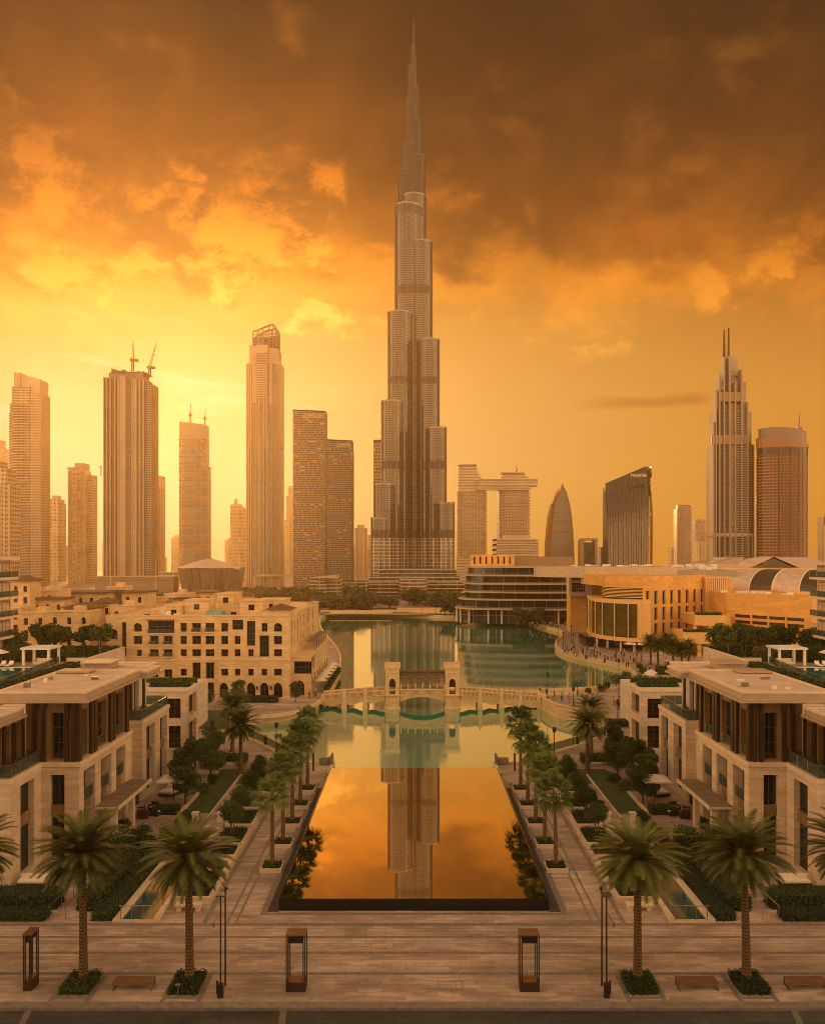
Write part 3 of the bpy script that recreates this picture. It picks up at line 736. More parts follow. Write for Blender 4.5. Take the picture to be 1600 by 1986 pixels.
def hotel(s):
    sd = 'left' if s < 0 else 'right'
    t = thing('hotel_building', f'low limestone hotel with bronze upper storey and flat overhanging roof, {sd} of the plaza', 'building', (s*30, 70, 0))
    w = MB(); lm = [M['limestone'], M['limestone_trim'], M['bronze']]
    # main block, lower two storeys
    hs_ = [(67.7, 70.15, .3, 7.2), (71.4, 73.9, .3, 7.2), (75.1, 77.5, .3, 7.2)]
    base1 = wall(w, *side_pts(s, 27.1, 66.8, 79.2), 0, 7.75, side_h(s, 66.8, 79.2, hs_), .9)
    hf = [(28.3, 29.5, .3, 7.1)]
    base2 = wall(w, *front_pts(s, 27.1, 30.2, 66.8), 0, 7.75, front_h(s, 27.1, 30.2, hf), .5)
    # wing nearest the street
    hw = [(63.3, 65.6, .2, 7.2)]
    base3 = wall(w, *side_pts(s, 30.2, 61.8, 66.8), 0, 7.75, side_h(s, 61.8, 66.8, hw), .5)
    wall(w, *front_pts(s, 30.2, 46, 61.8), 0, 7.75, [])
    # recess and second block
    wall(w, *front_pts(s, 27.1, 31, 79.2)[::-1], 0, 7.75, []); wall(w, *side_pts(s, 29.0, 79.2, 83.5), 0, 7.75, [])
    h4 = [(84.8, 87.5, .3, 7.2), (89.4, 91.8, .3, 7.2)]
    base4 = wall(w, *side_pts(s, 27.5, 83.5, 92.6), 0, 7.75, side_h(s, 83.5, 92.6, h4), .6)
    wall(w, *front_pts(s, 27.5, 29.0, 83.5), 0, 7.75, []); wall(w, *front_pts(s, 27.5, 36, 92.6)[::-1], 0, 7.75, [])
    w.k = 1                                   # copings
    for a in ((27.02, 46, 66.72, 79.28), (30.12, 46, 61.72, 66.72), (27.42, 46, 83.42, 92.68), (28.92, 46, 79.28, 83.42)): sbox(w, s, a[0], a[1], a[2], a[3], 7.75, 8.12)
    w.build('wall', lm, t)
    # spandrels between the two storeys, windows above and below
    for q in [(27.55, 28.0, h[0], h[1], 3.7, 4.5) for h in hs_]+[(28.3, 29.5, 67.05, 67.28, 3.8, 4.6), (30.45, 30.68, 63.3, 65.6, 3.8, 4.75)]+[(27.8, 28.05, h[0], h[1], 3.6, 4.6) for h in h4]:
        sp = MB(); sbox(sp, s, *q); sp.build('spandrel', M['bronze'], t)
    gm = [M['frame'], M['glass_green']]
    for base, hl, d, rng in ((base1, side_h(s, 66.8, 79.2, hs_), .9, 0), (base3, side_h(s, 61.8, 66.8, hw), .5, 0), (base4, side_h(s, 83.5, 92.6, h4), .6, 0), (base2, front_h(s, 27.1, 30.2, hf), .5, 0)):
        windows(t, base, [(a, b, 4.5, z1) for a, b, z0, z1 in hl], d, 2, 1, .09, gm)
        windows(t, base, [(a, b, z0, 3.7) for a, b, z0, z1 in hl], d, 2, 1, .09, gm)
    for (Y0, Y1, _, _) in hs_: glass_rail(t, [(s*27.3, Y0+.05), (s*27.3, Y1-.05)], 4.5, 1.0)
    # upper storey: bronze frame, fins, tall windows
    u = MB(); um = [M['bronze'], M['bronze_dark'], M['limestone_pale']]
    h5 = [(68.0, 69.35, 8.3, 12.1), (71.6, 73.6, 8.3, 12.1), (76.0, 77.9, 8.3, 12.1)]
    b5 = wall(u, *side_pts(s, 27.45, 67.1, 79.0), 8.12, 13.1, side_h(s, 67.1, 79.0, h5), .45)
    h6 = [(28.5, 29.55, 8.3, 12.1)]
    b6 = wall(u, *front_pts(s, 27.45, 31.6, 67.1), 8.12, 13.1, front_h(s, 27.45, 31.6, h6), .4)
    h7 = [(62.2, 63.3, 8.3, 11.5), (63.7, 64.8, 8.3, 11.5), (65.2, 66.5, 8.3, 11.5)]
    b7 = wall(u, *side_pts(s, 31.7, 61.0, 67.1), 8.12, 12.0, side_h(s, 61.0, 67.1, h7), .35)
    u.k = 1
    for Y0 in (67.05, 69.6, 70.35, 74.0, 74.7, 78.2): sbox(u, s, 27.18, 27.44, Y0, Y0+.55, 8.12, 13.0)
    for X0 in (27.5, 28.05, 29.9, 30.6): sbox(u, s, X0, X0+.32, 66.88, 67.09, 8.12, 13.0)
    for Y0 in (61.2, 63.42, 64.92, 66.6): sbox(u, s, 31.5, 31.69, Y0, Y0+.25, 8.12, 12.0)
    u.k = 2
    h8 = [(82.5, 84.0, 8.3, 11.8), (86.0, 87.5, 8.3, 11.8)]
    b8 = wall(u, *side_pts(s, 29.2, 79.0, 90.0), 8.12, 12.5, side_h(s, 79.0, 90.0, h8), .4)
    wall(u, *front_pts(s, 27.45, 29.2, 79.0)[::-1], 8.12, 13.1, []); wall(u, *front_pts(s, 29.2, 34, 90.0)[::-1], 8.12, 12.5, [])
    u.k = 1
    for Y0 in (79.6, 81.2, 84.6, 88.6): sbox(u, s, 28.98, 29.19, Y0, Y0+.4, 8.12, 12.4)
    u.build('upper_storey', um, t)
    for b, hl, Ya, Yb, d in ((b5, side_h(s, 67.1, 79.0, h5), 0, 0, .45), (b7, side_h(s, 61.0, 67.1, h7), 0, 0, .35), (b8, side_h(s, 79.0, 90.0, h8), 0, 0, .4), (b6, front_h(s, 27.45, 31.6, h6), 0, 0, .4)):
        windows(t, b, hl, d, 2, 3, .08)
    for (Y0, Y1, _, _) in h5: glass_rail(t, [(s*27.5, Y0), (s*27.5, Y1)], 8.15, .95)
    glass_rail(t, [(s*31.4, 66.95), (s*30.35, 66.95), (s*30.35, 61.95), (s*36, 61.95)], 8.14, .95)
    glass_rail(t, [(s*29.1, 83.6), (s*27.65, 83.6), (s*27.65, 92.4), (s*34, 92.4)], 8.14, 1.0)
    # roofs: soffit slab, fascia, kerbed flat roof
    r = MB(); rm = [M['fascia'], M['roof_slab'], M['limestone_trim']]
    def roof(xa, xb, ya, yb, z0, z1, kw=.35):
        r.k = 0; sbox(r, s, xa-.28, xb, ya-.28, yb, z0, z0+.22); sbox(r, s, xa, xb, ya, yb, z0+.22, z1-.12)
        r.k = 1; sbox(r, s, xa+kw, xb-kw, ya+kw, yb-kw, z1-.12, z1-.06)
        r.k = 2
        sbox(r, s, xa-.05, xa+kw, ya-.05, yb, z1-.12, z1+.06); sbox(r, s, xb-kw, xb, ya-.05, yb, z1-.12, z1+.06)
        sbox(r, s, xa+kw, xb-kw, ya-.05, ya+kw, z1-.12, z1+.06); sbox(r, s, xa+kw, xb-kw, yb-kw, yb, z1-.12, z1+.06)
    roof(26.3, 33.6, 66.05, 79.1, 13.1, 13.95); roof(25.6, 30.5, 79.1, 83.2, 13.1, 13.75); roof(28.2, 34.2, 83.2, 91.0, 12.5, 13.1)
    roof(31.2, 40, 60.2, 66.0, 12.0, 12.75)
    r.build('roof', rm, t)
    r = MB(); sbox(r, s, 29.6, 32.0, 80.0, 82.6, 13.76, 14.35); sbox(r, s, 29.3, 32.3, 79.7, 82.9, 14.35, 14.5); sbox(r, s, 30.2, 33.2, 76.6, 78.4, 13.96, 14.15)
    r.build('roof_hatch', M['fascia'], t)
    rr = random.Random(41+s)
    for i in range(6):
        x, y, a = rr.uniform(27.6, 32.4), rr.uniform(67.5, 76), rr.uniform(.12, .34); m = MB(); sbox(m, s, x-a, x+a, y-a*.7, y+a*.7, 13.9, 13.9+rr.uniform(.12, .45)); m.build('roof_vent', M['metal'] if i % 2 else M['white'], t)
    # entrance canopy
    c = MB(); c.k = 0; sbox(c, s, 25.1, 27.09, 70.0, 78.6, 3.32, 3.5); c.k = 1
    n = 22
    for i in range(n):
        y = 70.0+8.6*i/n; sbox(c, s, 25.1, 27.09, y+.04, y+8.6/n-.04, 3.5, 3.56)
    c.k = 0; sbox(c, s, 25.0, 25.1, 69.95, 78.65, 3.28, 3.6)
    for y in (70.6, 75.0): sbox(c, s, 25.5, 26.0, y, y+.5, 0, 3.32)
    c.build('canopy', [M['limestone_trim'], M['slat']], t)
    # terrace planting boxes
    for (x, y) in ((30.9, 64.0), (30.9, 65.4)):
        _hs[0] += 1; mb = MB(); mb.k = 0; leaf_cloud(mb, [(s*x, y, 8.6, .42, .5), (s*x, y+.4, 8.45, .35, .35)], 380, .13, random.Random(_hs[0]))
        mb.k = 1; mb.box(s*x-.3, s*x+.3, y-.5, y+.9, 8.13, 8.42); tag(mb.build('terrace_plant', [M['leaf_tree'], M['bronze']]), f'leafy plant in a bronze trough on the {sd} hotel terrace, {"nearer the street" if y < 65 else "near the corner"}', 'plant')
    mb = MB(); leaf_cloud(mb, [(s*28.4, 86.6, 8.7, .5, .5)], 420, .12, random.Random(5)); mb.k = 1; mb.cyl(s*28.4, 86.6, .3, 8.13, 8.45, 10)
    tag(mb.build('potted_shrub', [M['leaf_tree'], M['bronze']]), f'clipped round shrub in a pot behind the rear terrace railing of the {sd} hotel', 'plant')
for s in (-1, 1): hotel(s)

def pavilion(s):
    sd = 'left' if s < 0 else 'right'
    t = thing('pavilion', f'small two storey limestone pavilion between the {sd} hotel and the lake', 'building', (s*30, 107, 0))
    w = MB(); hs_ = [(106.2, 107.8, .3, 3.2), (106.2, 107.8, 4.2, 7.0), (108.6, 110.0, .3, 3.2), (108.6, 110.0, 4.2, 7.0)]
    hs_ = [(105.9, 109.6, .3, 3.3), (105.9, 109.6, 4.2, 6.8)]
    b1 = wall(w, *side_pts(s, 28.9, 105, 110.5), 0, 7.45, side_h(s, 105, 110.5, hs_), .6)
    hf = [(29.7, 31.6, .2, 3.1), (29.7, 31.6, 4.0, 6.6)]
    b2 = wall(w, *front_pts(s, 28.9, 36, 105), 0, 7.45, front_h(s, 28.9, 36, hf), .6)
    wall(w, *front_pts(s, 28.9, 36, 110.5)[::-1], 0, 7.45, [])
    w.k = 1; sbox(w, s, 28.8, 36, 104.9, 105.3, 7.45, 7.75); sbox(w, s, 28.8, 29.2, 105.3, 110.2, 7.45, 7.75); sbox(w, s, 28.8, 36, 110.2, 110.6, 7.45, 7.75); sbox(w, s, 29.2, 36, 105.3, 110.2, 7.3, 7.4)
    w.build('wall', [M['limestone'], M['limestone_trim']], t)
    windows(t, b1, side_h(s, 105, 110.5, hs_), .6, 3, 2, .08, [M['frame'], M['glass_green']]); windows(t, b2, front_h(s, 28.9, 36, hf), .6, 2, 5, .07)
    hedge(f'rooftop hedge in the planter on the small {sd} pavilion', s*29.6, s*35, 109.0, 110.0, 7.42, 8.15, 45, .2)
    # planted terraces behind it
    m = MB(); sbox(m, s, 31, 52, 113, 114, 0, 5.6); sbox(m, s, 31, 52, 116, 117, 0, 6.6); sbox(m, s, 31, 52, 114, 116, 0, 5.2); sbox(m, s, 31, 52, 117, 124, 0, 6.2)
    tag(m.build('terrace_wall', M['limestone_pale']), f'stepped pale stone terrace wall behind the {sd} pavilion', 'wall')
    hedge(f'lower clipped hedge on the stepped terrace behind the {sd} pavilion', s*31.2, s*46, 114.1, 115.9, 5.2, 6.1, 40, .22)
    hedge(f'upper clipped hedge on the stepped terrace behind the {sd} pavilion', s*31.2, s*46, 117.1, 119, 6.2, 7.2, 40, .22)
for s in (-1, 1): pavilion(s)

# ---------------------------------------------------------------- raised pool deck behind each hotel
def deck(s):
    sd = 'left' if s < 0 else 'right'
    m = MB(); m.k = 0; sbox(m, s, 50.0, 110, 92.7, 141.5, 0, 7.72); m.k = 1; sbox(m, s, 34.3, 110, 63, 92.7, 0, 7.70)
    m.build('pool_deck', [M['paving_court'], M['limestone']], kind='structure')
    m = MB(); sbox(m, s, 49.6, 50.0, 127, 141.5, 0, 9.0); sbox(m, s, 50.0, 53.5, 127, 127.4, 7.72, 9.0); m.k = 1; sbox(m, s, 49.5, 50.1, 126.9, 141.6, 9.0, 9.1)
    tag(m.build('parapet_wall', [M['limestone_pale'], M['limestone_trim']]), f'long pale stone parapet at the edge of the {sd} pool deck', 'wall')
    t = thing('swimming_pool', f'turquoise swimming pool on the raised deck behind the {sd} hotel', 'swimming pool', (s*58, 112, 7.7))
    m = MB(); a = [(54.6, 104), (66, 104), (66, 122), (61, 125), (56.4, 125)]; a = [(s*x, y) for x, y in a]; a = a if s > 0 else a[::-1]
    m.face([(x, y, 7.80) for x, y in a]); m.build('pool_water', M['swim'], t)
    m = MB(); strip_wall(m, a+[a[0]], .35, 7.72, 7.86, 1); m.build('pool_coping', M['white'], t)
    g = thing('garden_railing', f'glass railing along the {sd} pool deck above a sloping hedge', 'railing', (s*54, 100, 7.7))
    glass_rail(g, [(s*53.2, 93), (s*54.2, 112), (s*56.0, 128), (s*58, 140)], 7.72, 1.0, 'glass_panel', 2.2)
    hedge(f'long hedge outside the glass railing of the {sd} pool deck', s*51.2, s*53.0, 93, 126.8, 7.72, 8.5, 30, .25)
    # pergola
    pg = thing('pergola', f'white square pergola beside the pool on the {sd} deck', 'pergola', (s*58.6, 129.5, 7.72))
    for x in (56.5, 60.4):
        for y in (127.8, 131.4): m = MB(); sbox(m, s, x, x+.36, y, y+.36, 7.72, 10.2); m.build('post', M['white'], pg)
    m = MB(); sbox(m, s, 56.3, 60.96, 127.6, 127.9, 10.2, 10.5); sbox(m, s, 56.3, 60.96, 131.6, 131.9, 10.2, 10.5); sbox(m, s, 56.3, 56.6, 127.9, 131.6, 10.2, 10.5); sbox(m, s, 60.66, 60.96, 127.9, 131.6, 10.2, 10.5)
    for i in range(9): y = 128.2+i*.38; sbox(m, s, 56.6, 60.66, y, y+.08, 10.3, 10.44)
    m.build('roof_frame', M['white'], pg)
    m = MB(); sbox(m, s, 57.4, 59.8, 129.4, 131.0, 7.72, 8.1); sbox(m, s, 57.4, 59.8, 130.7, 131.0, 8.1, 8.5); tag(m.build('daybed', M['canvas']), f'cream daybed under the white pergola on the {sd} deck', 'daybed')
    # planting on the deck
    hedge(f'wide low hedge behind the pergola on the {sd} deck', s*54.5, s*75, 132.5, 133.9, 7.72, 8.6, 22, .3)
    hedge(f'taller hedge at the rear of the {sd} deck garden', s*50.4, s*78, 139.6, 141.3, 7.72, 9.3, 20, .34)
    hedge(f'short hedge beside the stone parapet of the {sd} deck', s*50.3, s*53.6, 128, 134, 7.72, 8.5, 22, .3)
    m = MB(); m.face([(s*50.2, 134, 7.726), (s*76, 134, 7.726), (s*76, 139.5, 7.726), (s*50.2, 139.5, 7.726)][::s]); o = m.build('lawn', M['lawn'], kind='structure')
    words = ['nearest the stone parapet', 'second from the parapet', 'third from the parapet', 'fourth from the parapet', 'beside the apartment block', 'in the far corner']
    for i, (x, y, rr, hh, zt, k) in enumerate(((52.6, 138.5, 1.9, 2.0, 2.9, 2), (55.6, 139.3, 2.0, 2.2, 2.7, 2), (59.2, 138.4, 2.0, 2.3, 2.4, 1), (62.8, 139.5, 2.2, 2.5, 2.2, 1), (66.5, 137.5, 2.6, 2.8, 1.0, 1), (72, 138.5, 2.8, 3.2, .9, 1))):
        broad_tree('garden_tree', f'round topped dark tree on the {sd} deck garden, {words[i]}', (s*x, y, 7.72), rr, hh, zt, 300+i+(s+1)*20, f'trees on the {sd} deck', n=1300, size=.42, stems=k)
    for i, (x, y) in enumerate(((57.0, 135.9), (59.4, 136.6), (61.8, 135.8))):
        bush('garden_shrub', f'big {"pale yellow green" if s > 0 else "dark"} rounded shrub on the {sd} deck lawn, {["first", "middle", "last"][i]} of three', (s*x, y, 7.72), 1.5, 2.3, 40+i+s, f'shrubs on the {sd} deck lawn', 'leaf_pale' if s > 0 else 'leaf_tree', 900, .3)
    bush('garden_shrub', f'broad dark bush next to the pergola of the {sd} deck', (s*63.8, 132, 7.72), 2.6, 3.0, 70+s, None, 'leaf_tree', 1400, .3)
    # loungers and parasols by the pool
    l0 = thing('sun_lounger', f'white sun lounger by the pool on the {sd} deck', 'sun lounger', (s*62, 126.2, 7.72), 0, f'loungers on the {sd} deck')
    m = MB(); m.box(-.35, .35, -.9, .55, .28, .38); m.build('seat', M['white'], l0, local=True)
    m = MB(); m.face([(-.35, .55, .33), (.35, .55, .33), (.35, 1.0, .85), (-.35, 1.0, .85)]); m.face([(-.35, .58, .27), (-.35, 1.03, .79), (.35, 1.03, .79), (.35, .58, .27)]); m.build('backrest', M['white'], l0, local=True)
    for (a, b) in ((-.3, -.8), (.3, -.8), (-.3, .5), (.3, .5)): m = MB(); m.box(a-.03, a+.03, b-.03, b+.03, 0, .28); m.build('leg', M['metal'], l0, local=True)
    rank_labels([l0]+[dup(l0, (s*(62+i*1.25), 126.2+.15*i, 7.72)) for i in range(1, 7)], f'white sun lounger on the {sd} deck, %s from the left in its row')
    for i, x in enumerate((64.2, 68.6)):
        p = thing('parasol', f'cream parasol among the loungers of the {sd} deck, {["nearer", "farther from"][i]} the pergola', 'parasol', (s*x, 127.6, 7.72))
        m = MB(); m.tube((0, 0, 0), (0, 0, 2.5), .04, 6); m.build('pole', M['metal'], p, local=True)
        m = MB(); m.lathe(0, 0, [(1.5, 2.0), (1.45, 2.08), (.75, 2.38), (.05, 2.62)], 8); m.build('canopy', M['canvas'], p, local=True)
for s in (-1, 1): deck(s)

def apartment(s):
    sd = 'left' if s < 0 else 'right'
    t = thing('apartment_block', f'pale apartment block with balconies cut off by the {sd} edge of the view', 'building', (s*66, 134, 0))
    top = 24.0 if s < 0 else 23.2
    w = MB(); w.k = 0; sbox(w, s, 67.7, 80, 130.5, 138.6, 0, top); w.build('wall', M['limestone'], t)
    for i in range(5):
        z = 8.0+i*3.2
        if z > top: break
        m = MB(); sbox(m, s, 66.2, 67.69, 129.2, 138.2, z, z+.42); sbox(m, s, 67.69, 80, 129.2, 130.49, z, z+.42); m.build('balcony_slab', M['limestone_trim'], t)
        if z+3 < top+1:
            glass_rail(t, [(s*66.3, 138.2), (s*66.3, 129.3), (s*80, 129.3)], z+.42, .95, 'balcony_railing', 2.0)
            me = window_mesh(3.4, 2.3, 3, 1, .1, [M['frame'], M['glass']])
            for k in range(2):
                y = 130.9+k*3.7; inst(me, 'window', t, (s*67.66, y if s < 0 else y+3.4, z+.5), R(90) if s < 0 else R(-90))
            for k in range(2):
                x = 68.3+k*4.2; inst(me, 'window', t, (s*x if s > 0 else s*(x+3.4), 130.46, z+.5), 0)
    m = MB(); sbox(m, s, 66.2, 80, 129.2, 138.6, top, top+.5); m.build('roof', M['limestone_trim'], t)
    for k, (x, y) in enumerate(((67.0, 131.0), (69.5, 131.6))):
        bush('roof_plant', f'dark bushy plant on the roof of the {sd} apartment block, {["at its corner", "further back"][k]}', (s*x, y, top+.5), 1.0, 1.9, 11+k, None, 'leaf_tree', 420, .26, 'plant')
for s in (-1, 1): apartment(s)

# ---------------------------------------------------------------- gardens between the pool walk and each hotel
ORD = ['nearest', 'second', 'third', 'fourth', 'farthest']
def fan_rows():
    src = [make_palm('fan', 'fan_palm', 'x', (0, 0, 0), 5.9, 11+i) for i in range(3)]
    hs_ = [(-1, 5.1, 0), (-1, 5.7, 1), (-1, 6.0, 2), (-1, 6.1, 0), (-1, 6.35, 1), (1, 5.2, 2), (1, 5.6, 0), (1, 6.1, 1), (1, 5.9, 2), (1, 6.3, 0)]
    for n, (s, h, k) in enumerate(hs_):
        i = n % 5; sd = 'left' if s < 0 else 'right'; Y = 65.5+5.4*i
        pl_ = thing('stone_planter', f'square stone planter of clipped green, {ORD[i]} of five {sd} of the pool', 'planter', (s*11.25, Y, 0), 0, f'square planters on the {sd} of the pool')
        m = MB(); a = .86
        for b in ((-a, a, -a, -a+.16), (-a, a, a-.16, a), (-a, -a+.16, -a+.16, a-.16), (a-.16, a, -a+.16, a-.16)): m.box(b[0], b[1], b[2], b[3], 0, .30)
        m.build('rim', M['limestone_trim'], pl_, local=True)
        m = MB(); hedge_into(m, -a+.17, a-.17, -a+.17, a-.17, .02, .48, random.Random(n), 160, .12); m.build('plants', [M['leaf_hedge'], M['soil']], pl_, local=True)
        lab = f'slender fan palm in the {ORD[i]} square planter on the {sd} side of the pool'
        dup(src[k], (s*11.25, Y, .1), n*1.3, lab, f'fan palms on the {sd} of the pool', (1, 1, h/5.2))
        if i in (0, 1):
            g = MB(); Yg = Y+2.7; xg = s*10.95
            for q in range(10):
                t0 = q*.6283; g.cyl(xg+.42*math.cos(t0), Yg+.42*math.sin(t0), .10, .005, .012, 8)
            for q in range(5):
                t0 = q*1.2566; g.cyl(xg+.2*math.cos(t0), Yg+.2*math.sin(t0), .07, .005, .012, 8)
            tag(g.build('drain_grate', M['paving_dark']), f'round ornamental grate in the paving after the {ORD[i]} planter on the {sd} of the pool', 'grate')
    for o in src:
        for c in list(o.children): bpy.data.objects.remove(c)
        bpy.data.objects.remove(o)
fan_rows()

def lollipop(label, loc, h, rr, seed, group):
    r = random.Random(seed); t = thing('topiary_tree', label, 'tree', loc, 0, group)
    m = MB()
    for k in range(3):
        a = k*2.1; m.tube((.06*math.cos(a), .06*math.sin(a), 0), (.22*math.cos(a), .22*math.sin(a), h-rr*.6), .04, 5)
    m.build('trunk', M['bark'], t, local=True)
    m = MB(); leaf_cloud(m, [(0, 0, h, rr, rr*.86), (.25*rr, .1, h-.1, rr*.8, rr*.7), (-.3*rr, -.1, h+.05, rr*.75, rr*.7)], 2800, .15, r); m.build('crown', M['leaf_tree'], t, local=True); return t
def garden(s):
    sd = 'left' if s < 0 else 'right'
    beds = [(58.75, 63.2, 14.5, 17.2), (66.9, 69.1, 14.5, 16.9), (69.8, 73.6, 14.5, 17.1), (74.6, 78.6, 14.6, 17.1), (79.6, 83.6, 14.7, 17.0), (84.8, 89.0, 14.8, 17.2)]
    for i, (y0, y1, x0, x1) in enumerate(beds):
        pos_ = ['nearest the street', 'behind the blue basin', 'third along the walk', 'fourth along the walk', 'fifth along the walk', 'closest to the lake'][i]
        b = thing('raised_bed', f'raised stone bed filled with clipped green, {pos_} on the {sd} walk', 'planter', (s*(x0+x1)/2, (y0+y1)/2, 0), 0, f'raised beds along the {sd} walk')
        m = MB(); w_ = .22
        for q in ((x0, x1, y0, y0+w_), (x0, x1, y1-w_, y1), (x0, x0+w_, y0+w_, y1-w_), (x1-w_, x1, y0+w_, y1-w_)):
            m.k = 0; sbox(m, s, *q, 0, .48); m.k = 1; sbox(m, s, *q, .48, .55)
        m.build('wall', [M['limestone'], M['limestone_trim']], b)
        m = MB(); hedge_into(m, s*(x0+.24), s*(x1-.24), y0+.24, y1-.24, .05, .78 if i else .95, random.Random(i*7+s), 80, .14); m.build('plants', [M['leaf_hedge'], M['soil']], b)
        if i in (2, 3, 4, 5):
            lollipop(f'round clipped thin stemmed tree in the raised bed {pos_}, {sd} side', (s*(x0+1.25), (y0+y1)/2-.3, .5), 2.15, 1.02+.08*(i % 2), i*3+s, f'round clipped trees on the {sd} walk')
        if i == 1: bush('shrub', f'small loose shrub in the bed behind the blue basin on the {sd} walk', (s*15.7, 68, .5), .75, 1.3, 8, None, 'leaf_tree', 500, .15)
        if i == 0: bush('shrub', f'tall grassy shrub in the bed nearest the street on the {sd} walk', (s*16.2, 61.4, .6), .9, 1.3, 18, None, 'leaf_hedge', 600, .17)
    # blue basin
    t = thing('fountain_basin', f'square stone basin of blue water beside the {sd} walk', 'basin', (s*15.6, 65, 0))
    m = MB()
    for q in ((14.5, 17.0, 63.7, 64.05), (14.5, 17.0, 66.05, 66.4), (14.5, 14.85, 64.05, 66.05), (16.65, 17.0, 64.05, 66.05)): sbox(m, s, *q, 0, .5)
    m.build('rim', M['limestone_trim'], t)
    m = MB(); sbox(m, s, 14.85, 16.65, 64.05, 66.05, 0, .40); m.build('water_surface', M['pond'], t)
    # stone bench
    t = thing('stone_bench', f'pale stone bench in front of the raised bed on the {sd} walk', 'bench', (s*15.8, 57.9, 0))
    m = MB(); sbox(m, s, 14.9, 16.7, 57.55, 58.2, .38, .48); m.build('seat', M['limestone_trim'], t)
    for x in (15.0, 16.3): m = MB(); sbox(m, s, x, x+.3, 57.65, 58.1, 0, .38); m.build('leg', M['limestone_trim'], t)
    # water channel
    t = thing('water_channel', f'sloping stone water channel with a front railing in the {sd} garden', 'water channel', (s*18.7, 62, 0))
    m = MB(); sbox(m, s, 17.4, 17.7, 55.95, 74.5, 0, .28); sbox(m, s, 19.9, 20.45, 55.95, 76, 0, .20); sbox(m, s, 17.7, 19.9, 55.95, 56.1, 0, .15); sbox(m, s, 17.7, 19.9, 73.9, 74.5, 0, .5)
    sbox(m, s, 17.7, 19.9, 65.0, 65.25, 0, .30)
    m.build('coping', M['limestone_trim'], t)
    m = MB(); sbox(m, s, 17.7, 19.9, 56.1, 65.0, 0, .10); sbox(m, s, 17.7, 19.9, 65.25, 73.9, 0, .24); m.build('water_surface', M['pond'], t)
    m = MB()
    for i in range(4): x = 17.7+i*2.2/3; m.tube((s*x, 56.0, .15), (s*x, 56.0, 1.1), .03, 6)
    m.tube((s*17.6, 56.0, 1.1), (s*20.0, 56.0, 1.1), .035, 6); m.tube((s*17.6, 56.0, 1.1), (s*17.6, 58.0, 1.1), .035, 6); m.tube((s*17.6, 58.0, .2), (s*17.6, 58.0, 1.1), .03, 6)
    m.build('railing', M['metal'], t)
    for k, x in enumerate((17.45, 19.75)):
        m = MB(); sbox(m, s, x, x+.5, 75.2, 75.7, 0, 1.25); sbox(m, s, x-.06, x+.56, 75.14, 75.76, 1.25, 1.4)
        tag(m.build('stone_pillar', M['limestone_trim']), f'short stone pillar at the head of the {sd} water channel, {["nearer the pool", "nearer the hotel"][k]}', 'pillar')
    # hedges beside the channel and the ramp
    hedge(f'long low hedge between the water channel and the ramp on the {sd}', s*20.5, s*22.0, 56.1, 79, 0, .55, 70)
    hedge(f'taller clipped hedge against the ramp on the {sd}', s*22.0, s*23.6, 57.6, 70, 0, 1.05, 70)
    hedge(f'low front hedge outside the ramp facing the street on the {sd}', s*25.1, s*42, 56.0, 57.3, 0, .55, 70)
    hedge(f'high hedge behind the front hedge before the {sd} hotel', s*25.1, s*42, 57.9, 59.4, 0, 1.0, 70)
    hedge(f'narrow hedge along the back terrace before the {sd} hotel', s*26.0, s*42, 60.1, 60.7, 0, .7, 60)
    m = MB(); m.face([(s*23.8, 55.9, .006), (s*24.9, 55.9, .006), (s*24.9, 67, .006), (s*23.8, 67, .006)][::s]); m.build('path', M['paving_court'], kind='structure')
    t = thing('handrail', f'metal handrail along the ramp towards the {sd} hotel', 'handrail', (s*24.3, 60, 0)); m = MB()
    for x in (23.8, 24.9):
        m.tube((s*x, 56.2, .95), (s*x, 66.5, .95), .03, 6)
        for i in range(6): y = 56.3+i*2.0; m.tube((s*x, y, 0), (s*x, y, .95), .025, 5)
    m.build('rail', M['metal'], t)
    # court
    m = MB(); m.face([(s*20.6, 70.5, .006), (s*27.0, 70.5, .006), (s*27.0, 84, .006), (s*20.6, 84, .006)][::s]); m.build('court', M['paving_court'], kind='structure')
    m = MB(); m.face([(s*19.6, 79.5, .010), (s*22.3, 79.5, .010), (s*22.3, 96, .010), (s*19.6, 96, .010)][::s]); m.face([(s*17.3, 89.5, .010), (s*19.5, 89.5, .010), (s*19.5, 96, .010), (s*17.3, 96, .010)][::s]); m.build('lawn', M['lawn'], kind='structure')
    m = MB()
    for q in ((18.3, 18.45, 76.5, 93), (19.4, 19.55, 76.5, 93), (22.3, 22.6, 79.5, 90)): sbox(m, s, *q, 0, .22)
    tag(m.build('garden_kerb', M['limestone_trim']), f'pale stone kerbs edging the lawn path in the {sd} garden', 'kerb')
    hedge(f'short thick hedge at the edge of the {sd} court', s*22.7, s*25.2, 78.9, 80.4, 0, .75, 70, .15)
    hedge(f'clipped square hedge by the lawn path of the {sd} garden', s*16.4, s*18.1, 90.5, 93, 0, 1.1, 70, .15)
    hedge(f'dense hedge block where the {sd} garden meets the promenade', s*13.8, s*16.8, 92.5, 95.5, 0, 1.2, 60, .16)
    hedge(f'curving hedge row on the promenade side of the {sd} garden', s*20.2, s*24.8, 99.2, 100.8, 0, .8, 60, .16)
    hedge(f'low hedge at the foot of the {sd} hotel rear wall', s*27.6, s*29, 80, 83, 0, 1.1, 60, .16)
    hedge(f'deep hedge in front of the {sd} pavilion', s*25.5, s*29.5, 101.0, 103.2, 0, .9, 50, .18)
